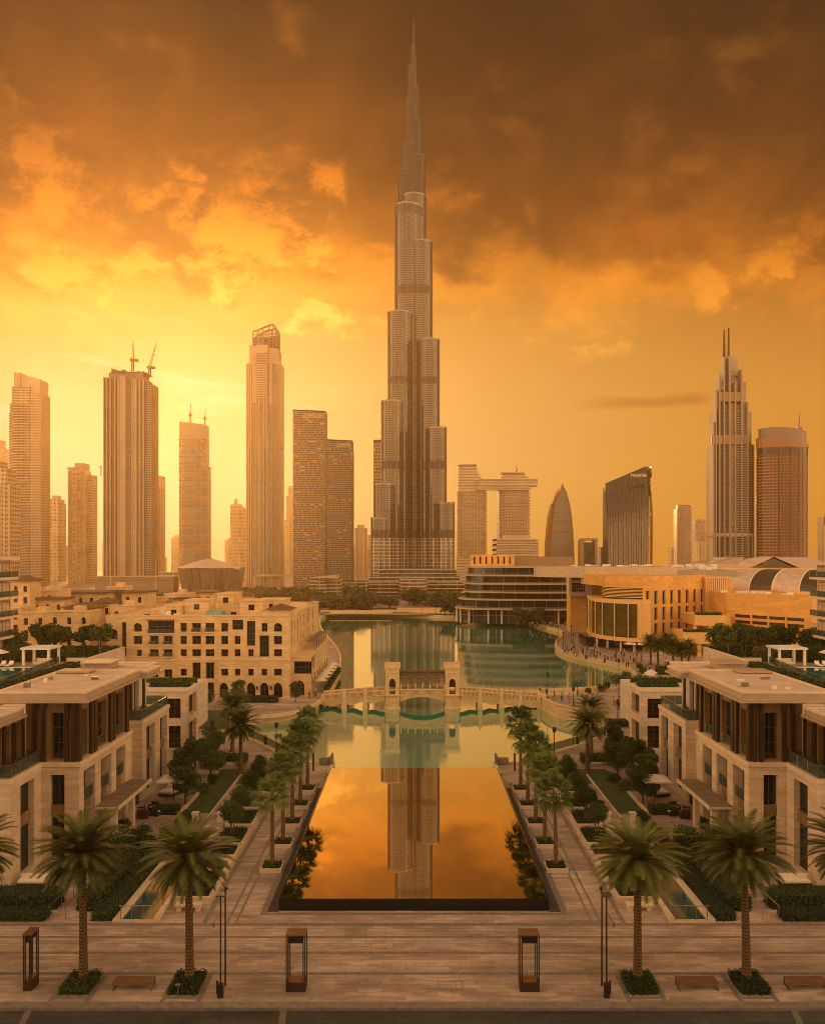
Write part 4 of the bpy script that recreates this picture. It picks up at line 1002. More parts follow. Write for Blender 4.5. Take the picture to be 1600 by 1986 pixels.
    for i, (x, y, rr, hh) in enumerate(((22.9, 68.9, 1.55, 2.4), (24.6, 68.2, 1.3, 2.0), (21.6, 72.4, .9, 1.0))):
        bush('shrub', f'leafy dark shrub beside the {sd} court, {["largest of three", "nearer the hotel", "low one by the paving"][i]}', (s*x, y, 0), rr, hh, 90+i+s, f'shrubs by the {sd} court', 'leaf_tree', [1700, 1200, 600][i], .19)
    for i, (x, y, rr, hh, zt) in enumerate(((22.9, 82.6, 1.75, 2.2, 1.0), (22.8, 92.5, 2.0, 2.5, 1.0), (24.9, 88.6, 1.5, 2.0, 1.0), (25.6, 96.5, 1.7, 2.2, .9), (25.2, 104.0, 1.5, 2.0, .9))):
        broad_tree('dark_tree', f'dense dark tree in the {sd} garden, {["beside the court", "by the lawn", "close to the hotel wall", "near the promenade", "before the pavilion"][i]}', (s*x, y, 0), rr, hh, zt, 500+i*3+s, f'dense trees in the {sd} garden', n=2300, size=.2)
    for i, (x, y) in enumerate(((26.4, 93.2), (27.0, 99.2))):
        bush('shrub', f'round bush at the foot of the {sd} hotel, {["under its rear block", "towards the pavilion"][i]}', (s*x, y, 0), 1.2, 1.5, 130+i, f'round bushes behind the {sd} hotel', 'leaf_hedge', 900, .18)
    low = []
    for i, (x, y, rr) in enumerate(((17.9, 78.2, .8), (18.0, 80.6, .7), (17.6, 83.0, .85), (17.7, 86.0, .8), (22.2, 86.5, .9), (21.9, 90.0, .8), (20.4, 97.2, 1.0), (18.2, 97.6, .9), (22.8, 97.6, 1.0), (21.0, 75.2, .8), (26.3, 75.0, .7), (26.2, 90.6, .9))):
        low.append(bush('low_shrub', 'x', (s*x, y+.25*s, 0), rr*(1+.12*s*((i % 3)-1)), rr*1.5, 700+i*5+s, f'low shrubs in the {sd} garden', 'leaf_hedge' if i % 2 else 'leaf_tree', 520, .16))
    rank_labels(low, f'low rounded shrub in the {sd} garden, %s from the left')
    # square parasol and dining furniture
    p = thing('parasol', f'square cream parasol over the {sd} garden court', 'parasol', (s*24.2, 83.0, 0))
    m = MB(); m.tube((0, 0, 0), (0, 0, 2.5), .045, 6); m.build('pole', M['dark_metal'], p, local=True)
    m = MB(); a = 1.35; m.prism([(-a, -a), (a, -a), (a, a), (-a, a)], 2.28, 2.42); m.prism([(-a, -a), (a, -a), (a, a), (-a, a)], 2.42, 2.85, [(-.05, -.05), (.05, -.05), (.05, .05), (-.05, .05)]); m.build('canopy', M['canvas'], p, local=True)
    src = thing('armchair', f'dark woven armchair with pale cushion on the {sd} court', 'armchair', (0, 0, 0), 0, f'armchairs on the {sd} court')
    m = MB(); m.box(-.38, .38, -.36, .36, .12, .38); m.build('seat', M['bronze_dark'], src, local=True)
    m = MB(); m.box(-.38, .38, .28, .40, .38, .85); m.build('backrest', M['bronze_dark'], src, local=True)
    m = MB(); m.box(-.28, .28, -.32, .26, .385, .48); m.build('cushion', M['canvas'], src, local=True)
    for x in (-.42, .42): m = MB(); m.box(x-.05, x+.05, -.36, .38, .12, .62); m.build('armrest', M['bronze_dark'], src, local=True)
    for (a, b) in ((-.36, -.32), (.36, -.32), (-.36, .34), (.36, .34)): m = MB(); m.box(a-.03, a+.03, b-.03, b+.03, 0, .12); m.build('leg', M['dark_metal'], src, local=True)
    sp = [(26.2, 79.2, 1.2), (25.3, 80.2, 0.2), (24.6, 78.9, -1.3), (25.6, 78.0, 3.0)]
    src.location = (s*sp[0][0], sp[0][1], 0); src.rotation_euler.z = s*sp[0][2]
    rank_labels([src]+[dup(src, (s*x, y, 0), s*a) for x, y, a in sp[1:]], f'dark woven armchair with pale cushion on the {sd} court, %s from the left')
    t = thing('coffee_table', f'low round dark table among the armchairs on the {sd} court', 'table', (s*25.4, 79.1, 0))
    m = MB(); m.cyl(0, 0, .35, .36, .41, 14); m.build('tabletop', M['bronze_dark'], t, local=True); m = MB(); m.cyl(0, 0, .06, 0, .36, 8); m.build('leg', M['dark_metal'], t, local=True)
    t = thing('outdoor_sofa', f'dark wicker sofa with pale cushions against the {sd} hotel wing', 'sofa', (s*28.6, 62.0, 0))
    m = MB(); m.box(-1.1, 1.1, -.45, .45, .05, .40); m.build('base', M['bronze_dark'], t, local=True)
    m = MB(); m.box(-1.05, 1.05, -.42, .3, .405, .55); m.build('cushion', M['canvas'], t, local=True); m = MB(); m.box(-1.1, 1.1, .31, .48, .405, .85); m.build('backrest', M['canvas'], t, local=True)
    t = thing('daybed', f'cream cushioned daybed in the {sd} garden below the rear block', 'daybed', (s*25.3, 85.6, 0), .3*s)
    m = MB(); m.box(-.8, .8, -1, 1, .08, .36); m.build('base', M['bronze_dark'], t, local=True); m = MB(); m.box(-.75, .75, -.95, .8, .365, .55); m.box(-.75, .75, .55, .95, .56, .8); m.build('cushion', M['canvas'], t, local=True)
for s in (-1, 1): garden(s)
# mid date palms
for s, lst in ((-1, ((19.75, 94.0, 5.4, 61), (23.0, 104.5, 5.7, 62))), (1, ((19.8, 94.3, 5.4, 63), (21.9, 102.0, 5.6, 64)))):
    for i, (x, y, h, sdd) in enumerate(lst):
        make_palm('date', 'date_palm', f'tall date palm in the {"left" if s < 0 else "right"} lakeside garden, {["the nearer of the pair", "the one closer to the lake"][i]}', (s*x, y, 0), h, sdd, 0, 'date palms in the lakeside gardens', .92)

# ---------------------------------------------------------------- street front: palms, planters, benches, lanterns, lamps
FRONT = [(-25.7, 'partly cut off by the left edge'), (-19.3, 'second from the left edge'), (-13.1, 'left of the lamp post'), (13.05, 'right of the lamp post'), (19.4, 'second from the right edge'), (25.8, 'partly cut off by the right edge')]
srcp = [make_palm('date', 'date_palm', 'x', (0, 0, 0), 7.4, 31+i, sc=1.0) for i in range(3)]
for i, (x, w_) in enumerate(FRONT):
    k = (0, 1, 2, 2, 0, 1)[i]
    dup(srcp[k], (x, 48.15, .05), i*1.1, f'large date palm in the front row, {w_}', 'date palms in the front row', (1, 1, (1, 1, .96, .95, .97, 1)[i]))
    _hs[0] += 1; m = MB(); hedge_into(m, x-.84, x+.84, 46.7, 48.85, 0, .42, random.Random(_hs[0]), 200, .11)
    tag(m.build('square_hedge', [M['leaf_hedge'], M['soil']]), f'clipped square hedge around the front date palm {w_}', 'hedge', 'square hedges around the front palms')
for o in srcp:
    for c in list(o.children): bpy.data.objects.remove(c)
    bpy.data.objects.remove(o)
def bench(x, label):
    t = thing('bench', label, 'bench', (x, 47.55, 0), 0, 'timber benches on the plaza')
    m = MB()
    for i in range(7): y = -.42+i*.12; m.box(-1.12, 1.12, y, y+.108, .40, .46)
    m.build('seat', M['timber'], t, local=True)
    m = MB(); m.box(-1.14, 1.14, -.44, -.425, .36, .44); m.box(-1.14, 1.14, .425, .44, .36, .44); m.build('frame', M['metal'], t, local=True)
    for sx in (-1, 1):
        m = MB(); m.box(sx*1.08-.04, sx*1.08+.04, -.42, -.36, 0, .40); m.box(sx*1.08-.04, sx*1.08+.04, .36, .42, 0, .40); m.box(sx*1.08-.04, sx*1.08+.04, -.36, .36, 0, .05); m.build('leg', M['metal'], t, local=True)
bench(-16.15, 'brown timber bench between two palms left of the pool'); bench(16.3, 'brown timber bench between two palms right of the pool'); bench(22.6, 'brown timber bench cut off by the right edge')
def lantern(x, y, w_, d, label):
    t = thing('lantern_column', label, 'lantern', (x, y, 0), 0, 'bronze lantern columns on the plaza')
    m = MB(); m.box(-w_/2, w_/2, -d/2, d/2, 0, .52); m.build('base', M['bronze_dark'], t, local=True)
    m = MB(); m.box(-w_/2+.07, w_/2-.07, -d/2+.05, d/2-.05, .52, .56); m.build('lamp_plate', M['timber'], t, local=True)
    for sx in (-1, 1):
        for yy in (-d/2, d/2-.07):
            m = MB()
            for q in (0, .10): xx = sx*(w_/2-q); m.box(min(xx, xx-sx*.055), max(xx, xx-sx*.055), yy, yy+.07, .56 if q else .52, 3.2)
            m.build('post', M['bronze_dark'], t, local=True)
    m = MB(); m.box(-w_/2+.16, w_/2-.16, -d/2+.02, d/2-.02, 2.78, 3.2); m.build('lamp_box', M['dark_metal'], t, local=True)
    m = MB(); m.box(-w_/2-.02, w_/2+.02, -d/2-.02, d/2+.02, 3.2, 3.26); m.build('cap', M['timber'], t, local=True)
lantern(-6.75, 47.45, 1.12, .85, 'open bronze lantern column standing left of the pool axis'); lantern(6.6, 47.45, 1.12, .85, 'open bronze lantern column standing right of the pool axis')
lantern(-22.1, 47.6, .50, .95, 'narrow bronze lantern column near the left edge of the plaza')
def lamp_post(x, s, label):
    t = thing('lamp_post', label, 'lamp post', (x, 46.5, 0), 0, 'twin mast lamp posts on the plaza')
    m = MB(); m.box(-.15, .15, -.13, .13, 0, .78); m.build('base', M['dark_metal'], t, local=True)
    m = MB(); m.box(s*.28-.05, s*.28+.05, .3, .42, 0, .75); m.build('rear_base', M['dark_metal'], t, local=True)
    for (dx, dy, h) in ((0, 0, 5.7), (-s*.20, .28, 6.1)):
        m = MB(); m.tube((dx, dy, .5), (dx, dy, h), .05, 8, .042); m.build('mast', M['dark_metal'], t, local=True)
    m = MB(); m.box(min(-s*.3, s*.25), max(-s*.3, s*.25), -.15, .35, 5.72, 5.80); m.build('head', M['metal'], t, local=True)
    m = MB(); m.tube((0, 0, 4.85), (s*.32, -.25, 4.35), .03, 6); m.cyl(s*.34, -.27, .07, 4.1, 4.35, 8, .05); m.build('spotlight', M['metal'], t, local=True)
    m = MB(); m.tube((-s*.2, .28, 6.1), (-s*.05, .1, 6.45), .04, 6); m.cyl(-s*.28, .35, .06, 5.9, 6.1, 8); m.build('floodlight', M['metal'], t, local=True)
lamp_post(-10.9, -1, 'slim twin mast lamp post with a spotlight arm left of the pool'); lamp_post(10.85, 1, 'slim twin mast lamp post with a spotlight arm right of the pool')
t = thing('garden_light', 'small flat topped marker light in the hedge of the palm left of the lamp post', 'light', (gx(345, 46.55), 46.55, 0))
m = MB(); m.tube((0, 0, 0), (0, 0, .62), .025, 6); m.build('post', M['metal'], t, local=True); m = MB(); m.box(-.14, .14, -.08, .08, .62, .70); m.build('head', M['metal'], t, local=True)

# ---------------------------------------------------------------- unseen block added behind the viewer to shade the plaza
def shade_block():
    t = thing('unseen_shade_block', 'unseen limestone block added behind the viewer to shade the plaza', 'building', (0, -20, 0))
    w = MB(); hs_ = []
    for i in range(16):
        for j in range(9): hs_.append((6+i*8.6, 10.5+i*8.6, 3+j*4.2, 5.6+j*4.2))
    base = wall(w, (72, -14), (-72, -14), -.16, 42, hs_, .5); w.prism([(-72, -40), (72, -40), (72, -14.6), (-72, -14.6)], -.16, 42); w.build('wall', M['limestone'], t)
    m = MB(); m.box(-73, 73, -41, -13, 42, 42.8); m.build('roof', M['limestone_trim'], t)
    windows(t, base, hs_[::9]+hs_[4::9], .45, 3, 1, .1)
shade_block()
# ---------------------------------------------------------------- footbridge
GAP_SHADE = plain('gap_shade_stone', (.36, .235, .115), .8)  # darkened sandstone on solid panels; stands in for shade between the balusters
def bridge():
    t = thing('footbridge', 'sandstone footbridge with twin gate towers across the lake', 'bridge', (1.3, 140, LAKE_Z))
    Y0, Y1 = 138.6, 142.6
    def deck_z(x):                                   # parapet foot along the bridge
        q = min(1.0, abs(x-1.3)/20.0); return 1.55-1.25*q**1.5
    def span(xa, xb, n, arch):
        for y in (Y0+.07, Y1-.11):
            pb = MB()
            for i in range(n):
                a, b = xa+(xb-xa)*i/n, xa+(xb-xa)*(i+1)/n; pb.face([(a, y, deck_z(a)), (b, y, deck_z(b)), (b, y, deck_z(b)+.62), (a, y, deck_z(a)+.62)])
            pb.build('parapet_panel', GAP_SHADE, t)
        m = MB(); m.k = 0
        xs = [xa+(xb-xa)*i/n for i in range(n+1)]
        for a, b in zip(xs[:-1], xs[1:]):
            def low(x):
                if not arch: return deck_z(x)-.95-.40*abs(math.sin((x-1.3)*math.pi/3.35))**2
                q = (x-(xa+xb)/2)/((xb-xa)/2); return deck_z(x)-.55-.75*q*q
            for y in (Y0, Y1): m.face([(a, y, low(a)), (b, y, low(b)), (b, y, deck_z(b)), (a, y, deck_z(a))])
            m.face([(a, Y0, low(a)), (b, Y0, low(b)), (b, Y1, low(b)), (a, Y1, low(a))]); m.face([(a, Y0, deck_z(a)), (b, Y0, deck_z(b)), (b, Y1, deck_z(b)), (a, Y1, deck_z(a))])
            m.face([(a, Y0-.08, deck_z(a)-.12), (b, Y0-.08, deck_z(b)-.12), (b, Y0-.08, deck_z(b)+.02), (a, Y0-.08, deck_z(a)+.02)])
        m.build('deck', M['souk'], t)
        for y in (Y0, Y1-.18):
            m = MB()
            for a, b in zip(xs[:-1], xs[1:]):
                for c in range(4):
                    x = a+(b-a)*(c+.5)/4; m.box(x-.05, x+.05, y+.03, y+.15, deck_z(x), deck_z(x)+.62)
                za, zb = deck_z(a)+.62, deck_z(b)+.62
                m.face([(a, y, za), (b, y, zb), (b, y, zb+.2), (a, y, za+.2)]); m.face([(a, y, za+.2), (b, y, zb+.2), (b, y+.18, zb+.2), (a, y+.18, za+.2)]); m.face([(a, y+.18, za), (b, y+.18, zb), (b, y+.18, zb+.2), (a, y+.18, za+.2)])
            m.build('balustrade', M['souk_trim'], t)
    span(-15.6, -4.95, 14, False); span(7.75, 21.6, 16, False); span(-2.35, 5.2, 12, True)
    for x in (-11.7, -8.2, 11.1, 14.7, 17.9, 21.0):
        m = MB(); z = deck_z(x); m.box(x-.42, x+.42, Y0-.22, Y1+.22, -2, z-.75); m.box(x-.32, x+.32, Y0-.16, Y0+.3, z-.75, z+.95); m.lathe(x, Y0+.08, [(.24, z+.95), (.30, z+1.02), (.10, z+1.15), (.16, z+1.3), (.03, z+1.6)], 8)
        m.build('pier', M['souk_trim'], t)
    for x in (-3.65, 6.45):
        m = MB(); m.k = 0
        m.lathe(x, Y0+.2, [(1.42, -2), (1.42, -.75), (1.27, -.55), (1.25, 1.15), (1.4, 1.25), (1.4, 1.45)], 20); m.lathe(x, Y1-.2, [(1.42, -2), (1.42, -.75), (1.27, -.55), (1.25, 1.15), (1.4, 1.25), (1.4, 1.45)], 20)
        m.build('round_pier', M['souk'], t)
        w = MB(); z0, z1 = 1.45, 5.55
        h = [(.62, 1.68, 1.45, 4.0, 'p')]
        wall(w, (x-1.15, Y0+.3), (x+1.15, Y0+.3), z0, z1, h, .7); wall(w, (x+1.15, Y0+.3), (x+1.15, Y0+2.9), z0, z1, [(.7, 1.9, 1.45, 3.6)], .5); wall(w, (x-1.15, Y0+2.9), (x-1.15, Y0+.3), z0, z1, [(.7, 1.9, 1.45, 3.6)], .5); wall(w, (x+1.15, Y0+2.9), (x-1.15, Y0+2.9), z0, z1, h, .7)
        w.box(x-.78, x-.62, Y0+.22, Y0+.29, 2.2, 4.9); w.box(x+.62, x+.78, Y0+.22, Y0+.29, 2.2, 4.9); w.box(x-.78, x+.78, Y0+.22, Y0+.29, 4.9, 5.05)
        w.box(x-1.22, x+1.22, Y0+.22, Y0+2.98, z1, 5.75); w.box(x-1.35, x+1.35, Y0+.1, Y0+3.1, 5.75, 5.98)
        for q in ((x-1.3, x-1.05, Y0+.15, Y0+3.05), (x+1.05, x+1.3, Y0+.15, Y0+3.05), (x-1.05, x+1.05, Y0+.15, Y0+.35), (x-1.05, x+1.05, Y0+2.85, Y0+3.05)): w.box(*q, 5.98, 6.5)
        tw = w.build('tower', M['souk_trim'], t)
        m = MB(); m.box(x-.60, x+.60, Y0+.85, Y0+.95, 2.5, 4.1); m.build('arch_recess', M['bronze_dark'], tw)
        m = MB(); m.box(x-1.04, x+1.04, Y0+.36, Y0+2.84, 5.99, 6.15); m.build('roof_hatch', M['bronze'], tw)
    m = MB()                                        # slatted canopy between the towers
    for i in range(7):
        f = i/6; y = Y0+.4+f*1.6; z = 3.2+1.85*math.sin(f*1.35)/math.sin(1.35); m.box(-2.45, 5.25, y, y+.16, z, z+.13)
        m.box(-2.45, 5.25, Y1-.4-f*1.6-.16, Y1-.4-f*1.6, z, z+.13)
    for i in range(12):
        x = -2.3+i*.67
        for f in range(6):
            a = (f/6, (f+1)/6); P = [(x, Y0+.48+q*1.6, 3.2+1.85*math.sin(q*1.35)/math.sin(1.35)) for q in a]; m.tube(P[0], P[1], .045, 4)
            P = [(p[0], Y0+Y1-p[1], p[2]) for p in P]; m.tube(P[0], P[1], .045, 4)
    m.build('canopy', M['timber'], t)
    m = MB()
    for i in range(7):
        x = -2.2+i*1.22
        for y in (Y0+.5, Y1-.5): m.box(x-.09, x+.09, y-.09, y+.09, 1.45, 3.2)
    m.build('colonnade', M['souk_trim'], t)
bridge()

# ---------------------------------------------------------------- waterside sandstone hotel on the left
SK = 143.0
kx = lambda px: gx(px, SK)
kz = lambda py: gz(py, SK)
def souk():
    t = thing('waterside_hotel', 'big sandstone hotel with arches and deep windows by the left shore', 'building', (-35, 150, 0))
    sm = [M['souk'], M['souk_trim']]
    rows = {2: (13.05, 11.55), 3: (10.8, 9.35), 4: (8.5, 7.25), 5: (5.1, 3.9)}
    w = MB(); hs_ = []
    X0, X1 = kx(205), kx(562)
    def hole(px, w_, row, arch=None):
        c = kx(px)-X0; z1, z0 = rows[row]; h = [c-w_/2, c+w_/2, z0, z1]; h = h+[arch] if arch else h; hs_.append(tuple(h))
    for px in (356, 435.5): 
        for r_ in (2, 3, 4, 5): hole(px, 1.1 if px == 356 else 1.2, r_)
    for px in (381, 407):
        for r_ in (2, 3, 4): hole(px, 1.55, r_)
        hs_.append((kx(px)-X0-.72, kx(px)-X0+.72, 3.4, 6.2))
    for px in (299, 326):
        for r_ in (3, 4): hole(px, 1.55, r_)
    hs_.append((kx(287)-X0, kx(338)-X0, 11.3, 13.5))
    for px in (299, 326): hs_.append((kx(px)-X0-.7, kx(px)-X0+.7, 3.6, 5.0))
    hole(267, 1.45, 2, 'r'); hole(267, 1.5, 3); hs_.append((kx(270)-X0-.45, kx(270)-X0+.45, 7.3, 8.4))
    hs_.append((kx(461)-X0-.95, kx(461)-X0+.95, 11.9, 13.6)); hole(460.5, 1.0, 3); hole(460.5, 1.0, 4)
    hs_.append((kx(486.7)-X0-.72, kx(486.7)-X0+.72, 9.1, 13.4)); hole(486.7, .95, 4)
    hole(513, 1.0, 2); hs_.append((kx(512.5)-X0-.82, kx(512.5)-X0+.82, 7.2, 10.9))
    hole(539, 1.4, 2, 'r'); hole(539, 1.4, 3); hole(539, 1.4, 4)
    for px in (435.5, 460.5, 486.7, 512.5, 539): 
        if px != 435.5: hole(px, .95 if px < 530 else 1.35, 5)
    for px in (434, 486.7, 512.5, 539): hs_.append((kx(px)-X0-.75, kx(px)-X0+.75, .1, 2.7, 'p'))
    hs_.append((kx(384)-X0, kx(415)-X0, .1, 2.75)); hs_.append((kx(212)-X0, kx(228)-X0, 10.2, 12.0, 'r')); hs_.append((kx(212)-X0, kx(228)-X0, 7.4, 9.0)); hs_.append((kx(236)-X0, kx(245)-X0, 7.4, 13.2))
    base = wall(w, (X0, SK), (X1, SK), 0, 14.3, hs_, .55)
    XR = X1
    hr = [(2.0, 3.2, 11.2, 13.3), (2.0, 3.2, 8.6, 10.4), (5.2, 6.4, 11.2, 13.0), (5.2, 6.4, 8.6, 10.4), (9.0, 10.8, 8.4, 13.0, 'r'), (13.5, 14.8, 11.4, 13.2, 'r'), (13.5, 14.8, 8.8, 10.4), (18, 19.2, 11.2, 13.2), (18, 19.2, 8.4, 10.2), (24, 25.4, 11.2, 13.2), (24, 25.4, 8.4, 10.2), (32, 33.6, 11.2, 13.2), (32, 33.6, 8.4, 10.2)]
    base2 = wall(w, (XR, SK), (XR, 186), 0, 14.3, hr, .5)
    wall(w, (X0, 186), (X0, SK), 0, 14.3); wall(w, (XR, 186), (X0, 186), 0, 14.3)
    w.k = 1; w.face([(X0, SK, 14.0), (XR, SK, 14.0), (XR, 186, 14.0), (X0, 186, 14.0)]); w.box(X0, XR+.1, SK-.12, SK, 6.55, 6.8); w.box(kx(258), XR+.12, SK-.1, SK+.3, 14.3, 14.45); w.box(XR-.3, XR+.12, SK+.3, 186, 14.3, 14.45)
    w.build('wall', sm, t)
    fm = [M['frame'], M['glass']]
    windows(t, base, [h for h in hs_ if h[3]-h[2] < 3], .5, 2, 2, .09, fm); windows(t, base, [h for h in hs_ if h[3]-h[2] >= 3], .4, 3, 4, .08, [M['frame'], M['glass_green']]); windows(t, base2, hr, .45, 2, 2, .1, fm)
    # balconies in the paired bays
    for px, zs in ((299, (9.35, 7.25)), (326, (9.35, 7.25)), (381, (11.55,)), (407, (11.55,))):
        for z in zs:
            x = kx(px); m = MB(); m.box(x-.85, x+.85, SK-.35, SK, z-.18, z); m.build('balcony', M['souk_trim'], t); glass_rail(t, [(x-.82, SK-.3), (x+.82, SK-.3)], z, .6, 'balcony_railing', .8)
    x0, x1 = kx(287), kx(338); m = MB(); m.box(x0, x1, SK-.3, SK, 11.1, 11.3); m.build('balcony', M['souk_trim'], t); glass_rail(t, [(x0+.05, SK-.26), (x1-.05, SK-.26)], 11.3, .7, 'balcony_railing', 1.2)
    m = MB(); x0, x1 = kx(287), kx(338)
    for i in range(10): y = SK-.1-.1*i; 
    for i in range(9): x = x0+(x1-x0)*i/8; m.box(x-.06, x+.06, SK-.7, SK+.3, 13.6, 13.72)
    m.box(x0, x1, SK-.72, SK-.6, 13.48, 13.6); m.build('pergola', M['timber'], t)
    # corner tower with hipped roof
    m = MB(); cx0, cx1 = kx(521), kx(561); m.box(cx0, cx1, SK-.02, SK+4.2, 14.3, 15.35); m.build('corner_tower', M['souk'], t)
    def hip(name, x0, x1, y0, y1, z0, z1, par, ov=.5):
        m = MB(); cxm, cym = (x0+x1)/2, (y0+y1)/2; a = [(x0-ov, y0-ov), (x1+ov, y0-ov), (x1+ov, y1+ov), (x0-ov, y1+ov)]; rx, ry = max(0, (x1-x0-(y1-y0))/2)+.1, max(0, (y1-y0-(x1-x0))/2)+.1
        m.prism(a, z0, z0+.14); m.prism(a, z0+.14, z1, [(cxm-rx, cym-ry), (cxm+rx, cym-ry), (cxm+rx, cym+ry), (cxm-rx, cym+ry)]); m.build(name, M['roof_tile'], par)
    hip('hip_roof', cx0, cx1, SK, SK+4.2, 15.35, 16.3, t); hip('hip_roof', kx(575), XR, 166, 171, 15.4, 16.2, t)
    m = MB(); m.box(kx(575), XR+.0, 166, 171, 14.02, 15.4); m.build('stair_tower', M['souk'], t)
    # roof top volumes
    for (a, b, d0, d1, z) in ((456, 502, 147, 153, 16.6), (470, 528, 156, 164, 16.2), (420, 452, 150, 156, 15.1), (330, 380, 152, 158, 16.4), (377, 411, 160, 168, 17.2), (300, 328, 150, 155, 15.5), (258, 285, 147, 150, 14.9)):
        m = MB(); m.box(kx(a), kx(b), d0, d1, 14.0, z); m.box(kx(a)-.15, kx(b)+.15, d0-.15, d1+.15, z, z+.2)
        o = m.build('roof_block', M['souk'], t); m = MB(); c = (kx(a)+kx(b))/2; m.box(c-.5, c+.5, d0-.03, d0-.01, z-1.6, z-.6); m.build('window', M['glass'], o)
    m = MB(); m.box(kx(390), kx(421), 146, 149, 14.02, 14.9); m.build('roof_plant_box', plain('verdigris', (0.22, 0.38, 0.32), .6), t)
    r = random.Random(4)
    for i in range(10):
        m = MB(); x = kx(r.uniform(270, 545)); y = r.uniform(144, 160); a = r.uniform(.3, .8); m.box(x-a, x+a, y-a*.7, y+a*.7, 14.02, 14.02+r.uniform(.4, .9)); m.build('air_handler', M['white'], t)
    # two storey restaurant wing on the water
    w = MB(); hw = [(3+i*4.2, 5.4+i*4.2, .3, 3.2, 'p') for i in range(7)]+[(3.0, 8.5, 4.2, 6.3)]
    b3 = wall(w, (-18.4, 144.6), (-18.4, 176), 0, 6.9, hw, .5); wf = [(.5, 3.6, 4.0, 6.2), (.9, 2.3, .2, 2.8, 'p')]
    b4 = wall(w, (XR, 144.6), (-18.4, 144.6), 0, 6.9, wf, .5); w.k = 1; w.box(XR, -18.2, 144.4, 176, 6.9, 7.15); w.build('waterside_wing', sm, t)
    windows(t, b3, hw, .45, 2, 2, .1, fm); windows(t, b4, wf, .45, 3, 2, .08, fm)
    m = MB(); m.box(-20.2, -18.5, 154, 174, 8.6, 8.75)
    for i in range(6): m.box(-18.7, -18.5, 154+i*3.9, 154.2+i*3.9, 7.15, 8.6)
    m.build('terrace_roof', M['slat'], t)
    # lanterns on the facade
    for px in (499, 526): m = MB(); m.box(kx(px)-.12, kx(px)+.12, SK-.3, SK-.02, 1.55, 2.1); m.build('wall_lantern', M['dark_metal'], t)
    return hip
hip = souk()
# waterside terrace: hedges, parasols, planters
for i in range(6):
    Y = 150+i*4.3; p = thing('parasol', f'cream parasol on the waterside hotel terrace, number {i+1} from the bridge', 'parasol', (-17.0+.05*i, Y, 0), 0, 'parasols on the waterside hotel terrace')
    m = MB(); m.tube((0, 0, 0), (0, 0, 2.4), .05, 6); m.build('pole', M['dark_metal'], p, local=True); m = MB(); m.lathe(0, 0, [(1.3, 2.05), (1.25, 2.12), (.05, 2.75)], 8); m.build('canopy', M['canvas'], p, local=True)
    p['label'] = f'cream parasol on the waterside hotel terrace, {["first", "second", "third", "fourth", "fifth", "last"][i]} from the bridge'
hedge('long dark hedge along the waterside terrace of the sandstone hotel', -16.2, -15.6, 149, 176, 0, .9, 25, .3)
for a, b, n_ in ((443, 495, 'left of the arched doors'), (497, 545, 'under the arched doors')): hedge(f'low round hedge {n_} of the sandstone hotel', kx(a), kx(b), 138.6, 140.6, 0, 1.0, 40, .22)
broad_tree('dark_tree', 'small dark tree beside the arched doors of the sandstone hotel', (gx(462, 137.5), 137.5, 0), 1.5, 2.6, 1.2, 71, None, n=1100, size=.26)
broad_tree('dark_tree', 'small dark tree at the corner where the footbridge meets the hotel', (gx(573, 139), 139, 0), 1.3, 2.2, 1.0, 72, None, n=900, size=.26)
broad_tree('dark_tree', 'low dark tree in the lawn before the sandstone hotel', (gx(398, 133), 133, 0), 1.6, 2.2, .9, 73, None, n=900, size=.28)
m = MB(); m.face([(gx(350, 120), 118, .012), (gx(452, 120), 118, .012), (gx(440, 130), 132, .012), (gx(350, 130), 132, .012)]); m.build('lawn', M['lawn'], kind='structure')
# ---------------------------------------------------------------- low sandstone houses behind it
r = random.Random(9)
OLD = [  # px0, px1, top, Y, depth, roof kind, label
    (21, 58, 1127, 168, 5, 'hip', 'sandstone turret house with a small tent roof at the far left'),
    (58, 108, 1146, 176, 8, 'flat', 'plain sandstone house between the turret and the flat roofed block'),
    (105, 208, 1151, 186, 10, 'slab', 'wide sandstone block under a projecting flat roof slab'),
    (206, 238, 1139, 196, 7, 'flat', 'narrow taller sandstone tower beside the roof slab block'),
    (236, 282, 1150, 190, 8, 'slab', 'sandstone house with a brown edged roof right of the narrow tower'),
    (36, 92, 1189, 158, 5, 'flat', 'low front sandstone house with three dark windows at the left'),
    (92, 176, 1187, 154, 5, 'flat', 'low front sandstone house behind the deck trees'),
    (124, 182, 1180, 163, 6, 'hip', 'sandstone house under a shallow brown hip roof'),
    (318, 366, 1152, 205, 8, 'flat', 'pale sandstone house behind the waterside hotel roof'),
    (375, 413, 1150, 212, 8, 'slab', 'tall slim sandstone house with a roof slab above the hotel'),
    (410, 450, 1161, 220, 8, 'flat', 'low sandstone house with a balustraded roof above the hotel'),
    (278, 322, 1166, 198, 7, 'flat', 'squat sandstone house in the dip of the roofline'),
    (60, 124, 1163, 171, 4, 'slab', 'sandstone house with a thin brown roof left of the flat roofed block'),
    (182, 214, 1170, 172, 5, 'hip', 'little sandstone tower with a brown hip roof before the narrow tower'),
    (214, 262, 1176, 160, 5, 'flat', 'sandstone wing joining the old houses to the waterside hotel'),
    (450, 486, 1156, 226, 6, 'hip', 'sandstone house under a small hip roof above the hotel, far right'),
    (340, 374, 1163, 198, 5, 'slab', 'small sandstone house with a roof slab between two taller ones'),
    (0, 40, 1180, 165, 6, 'flat', 'sandstone house partly hidden by the left apartment block')]
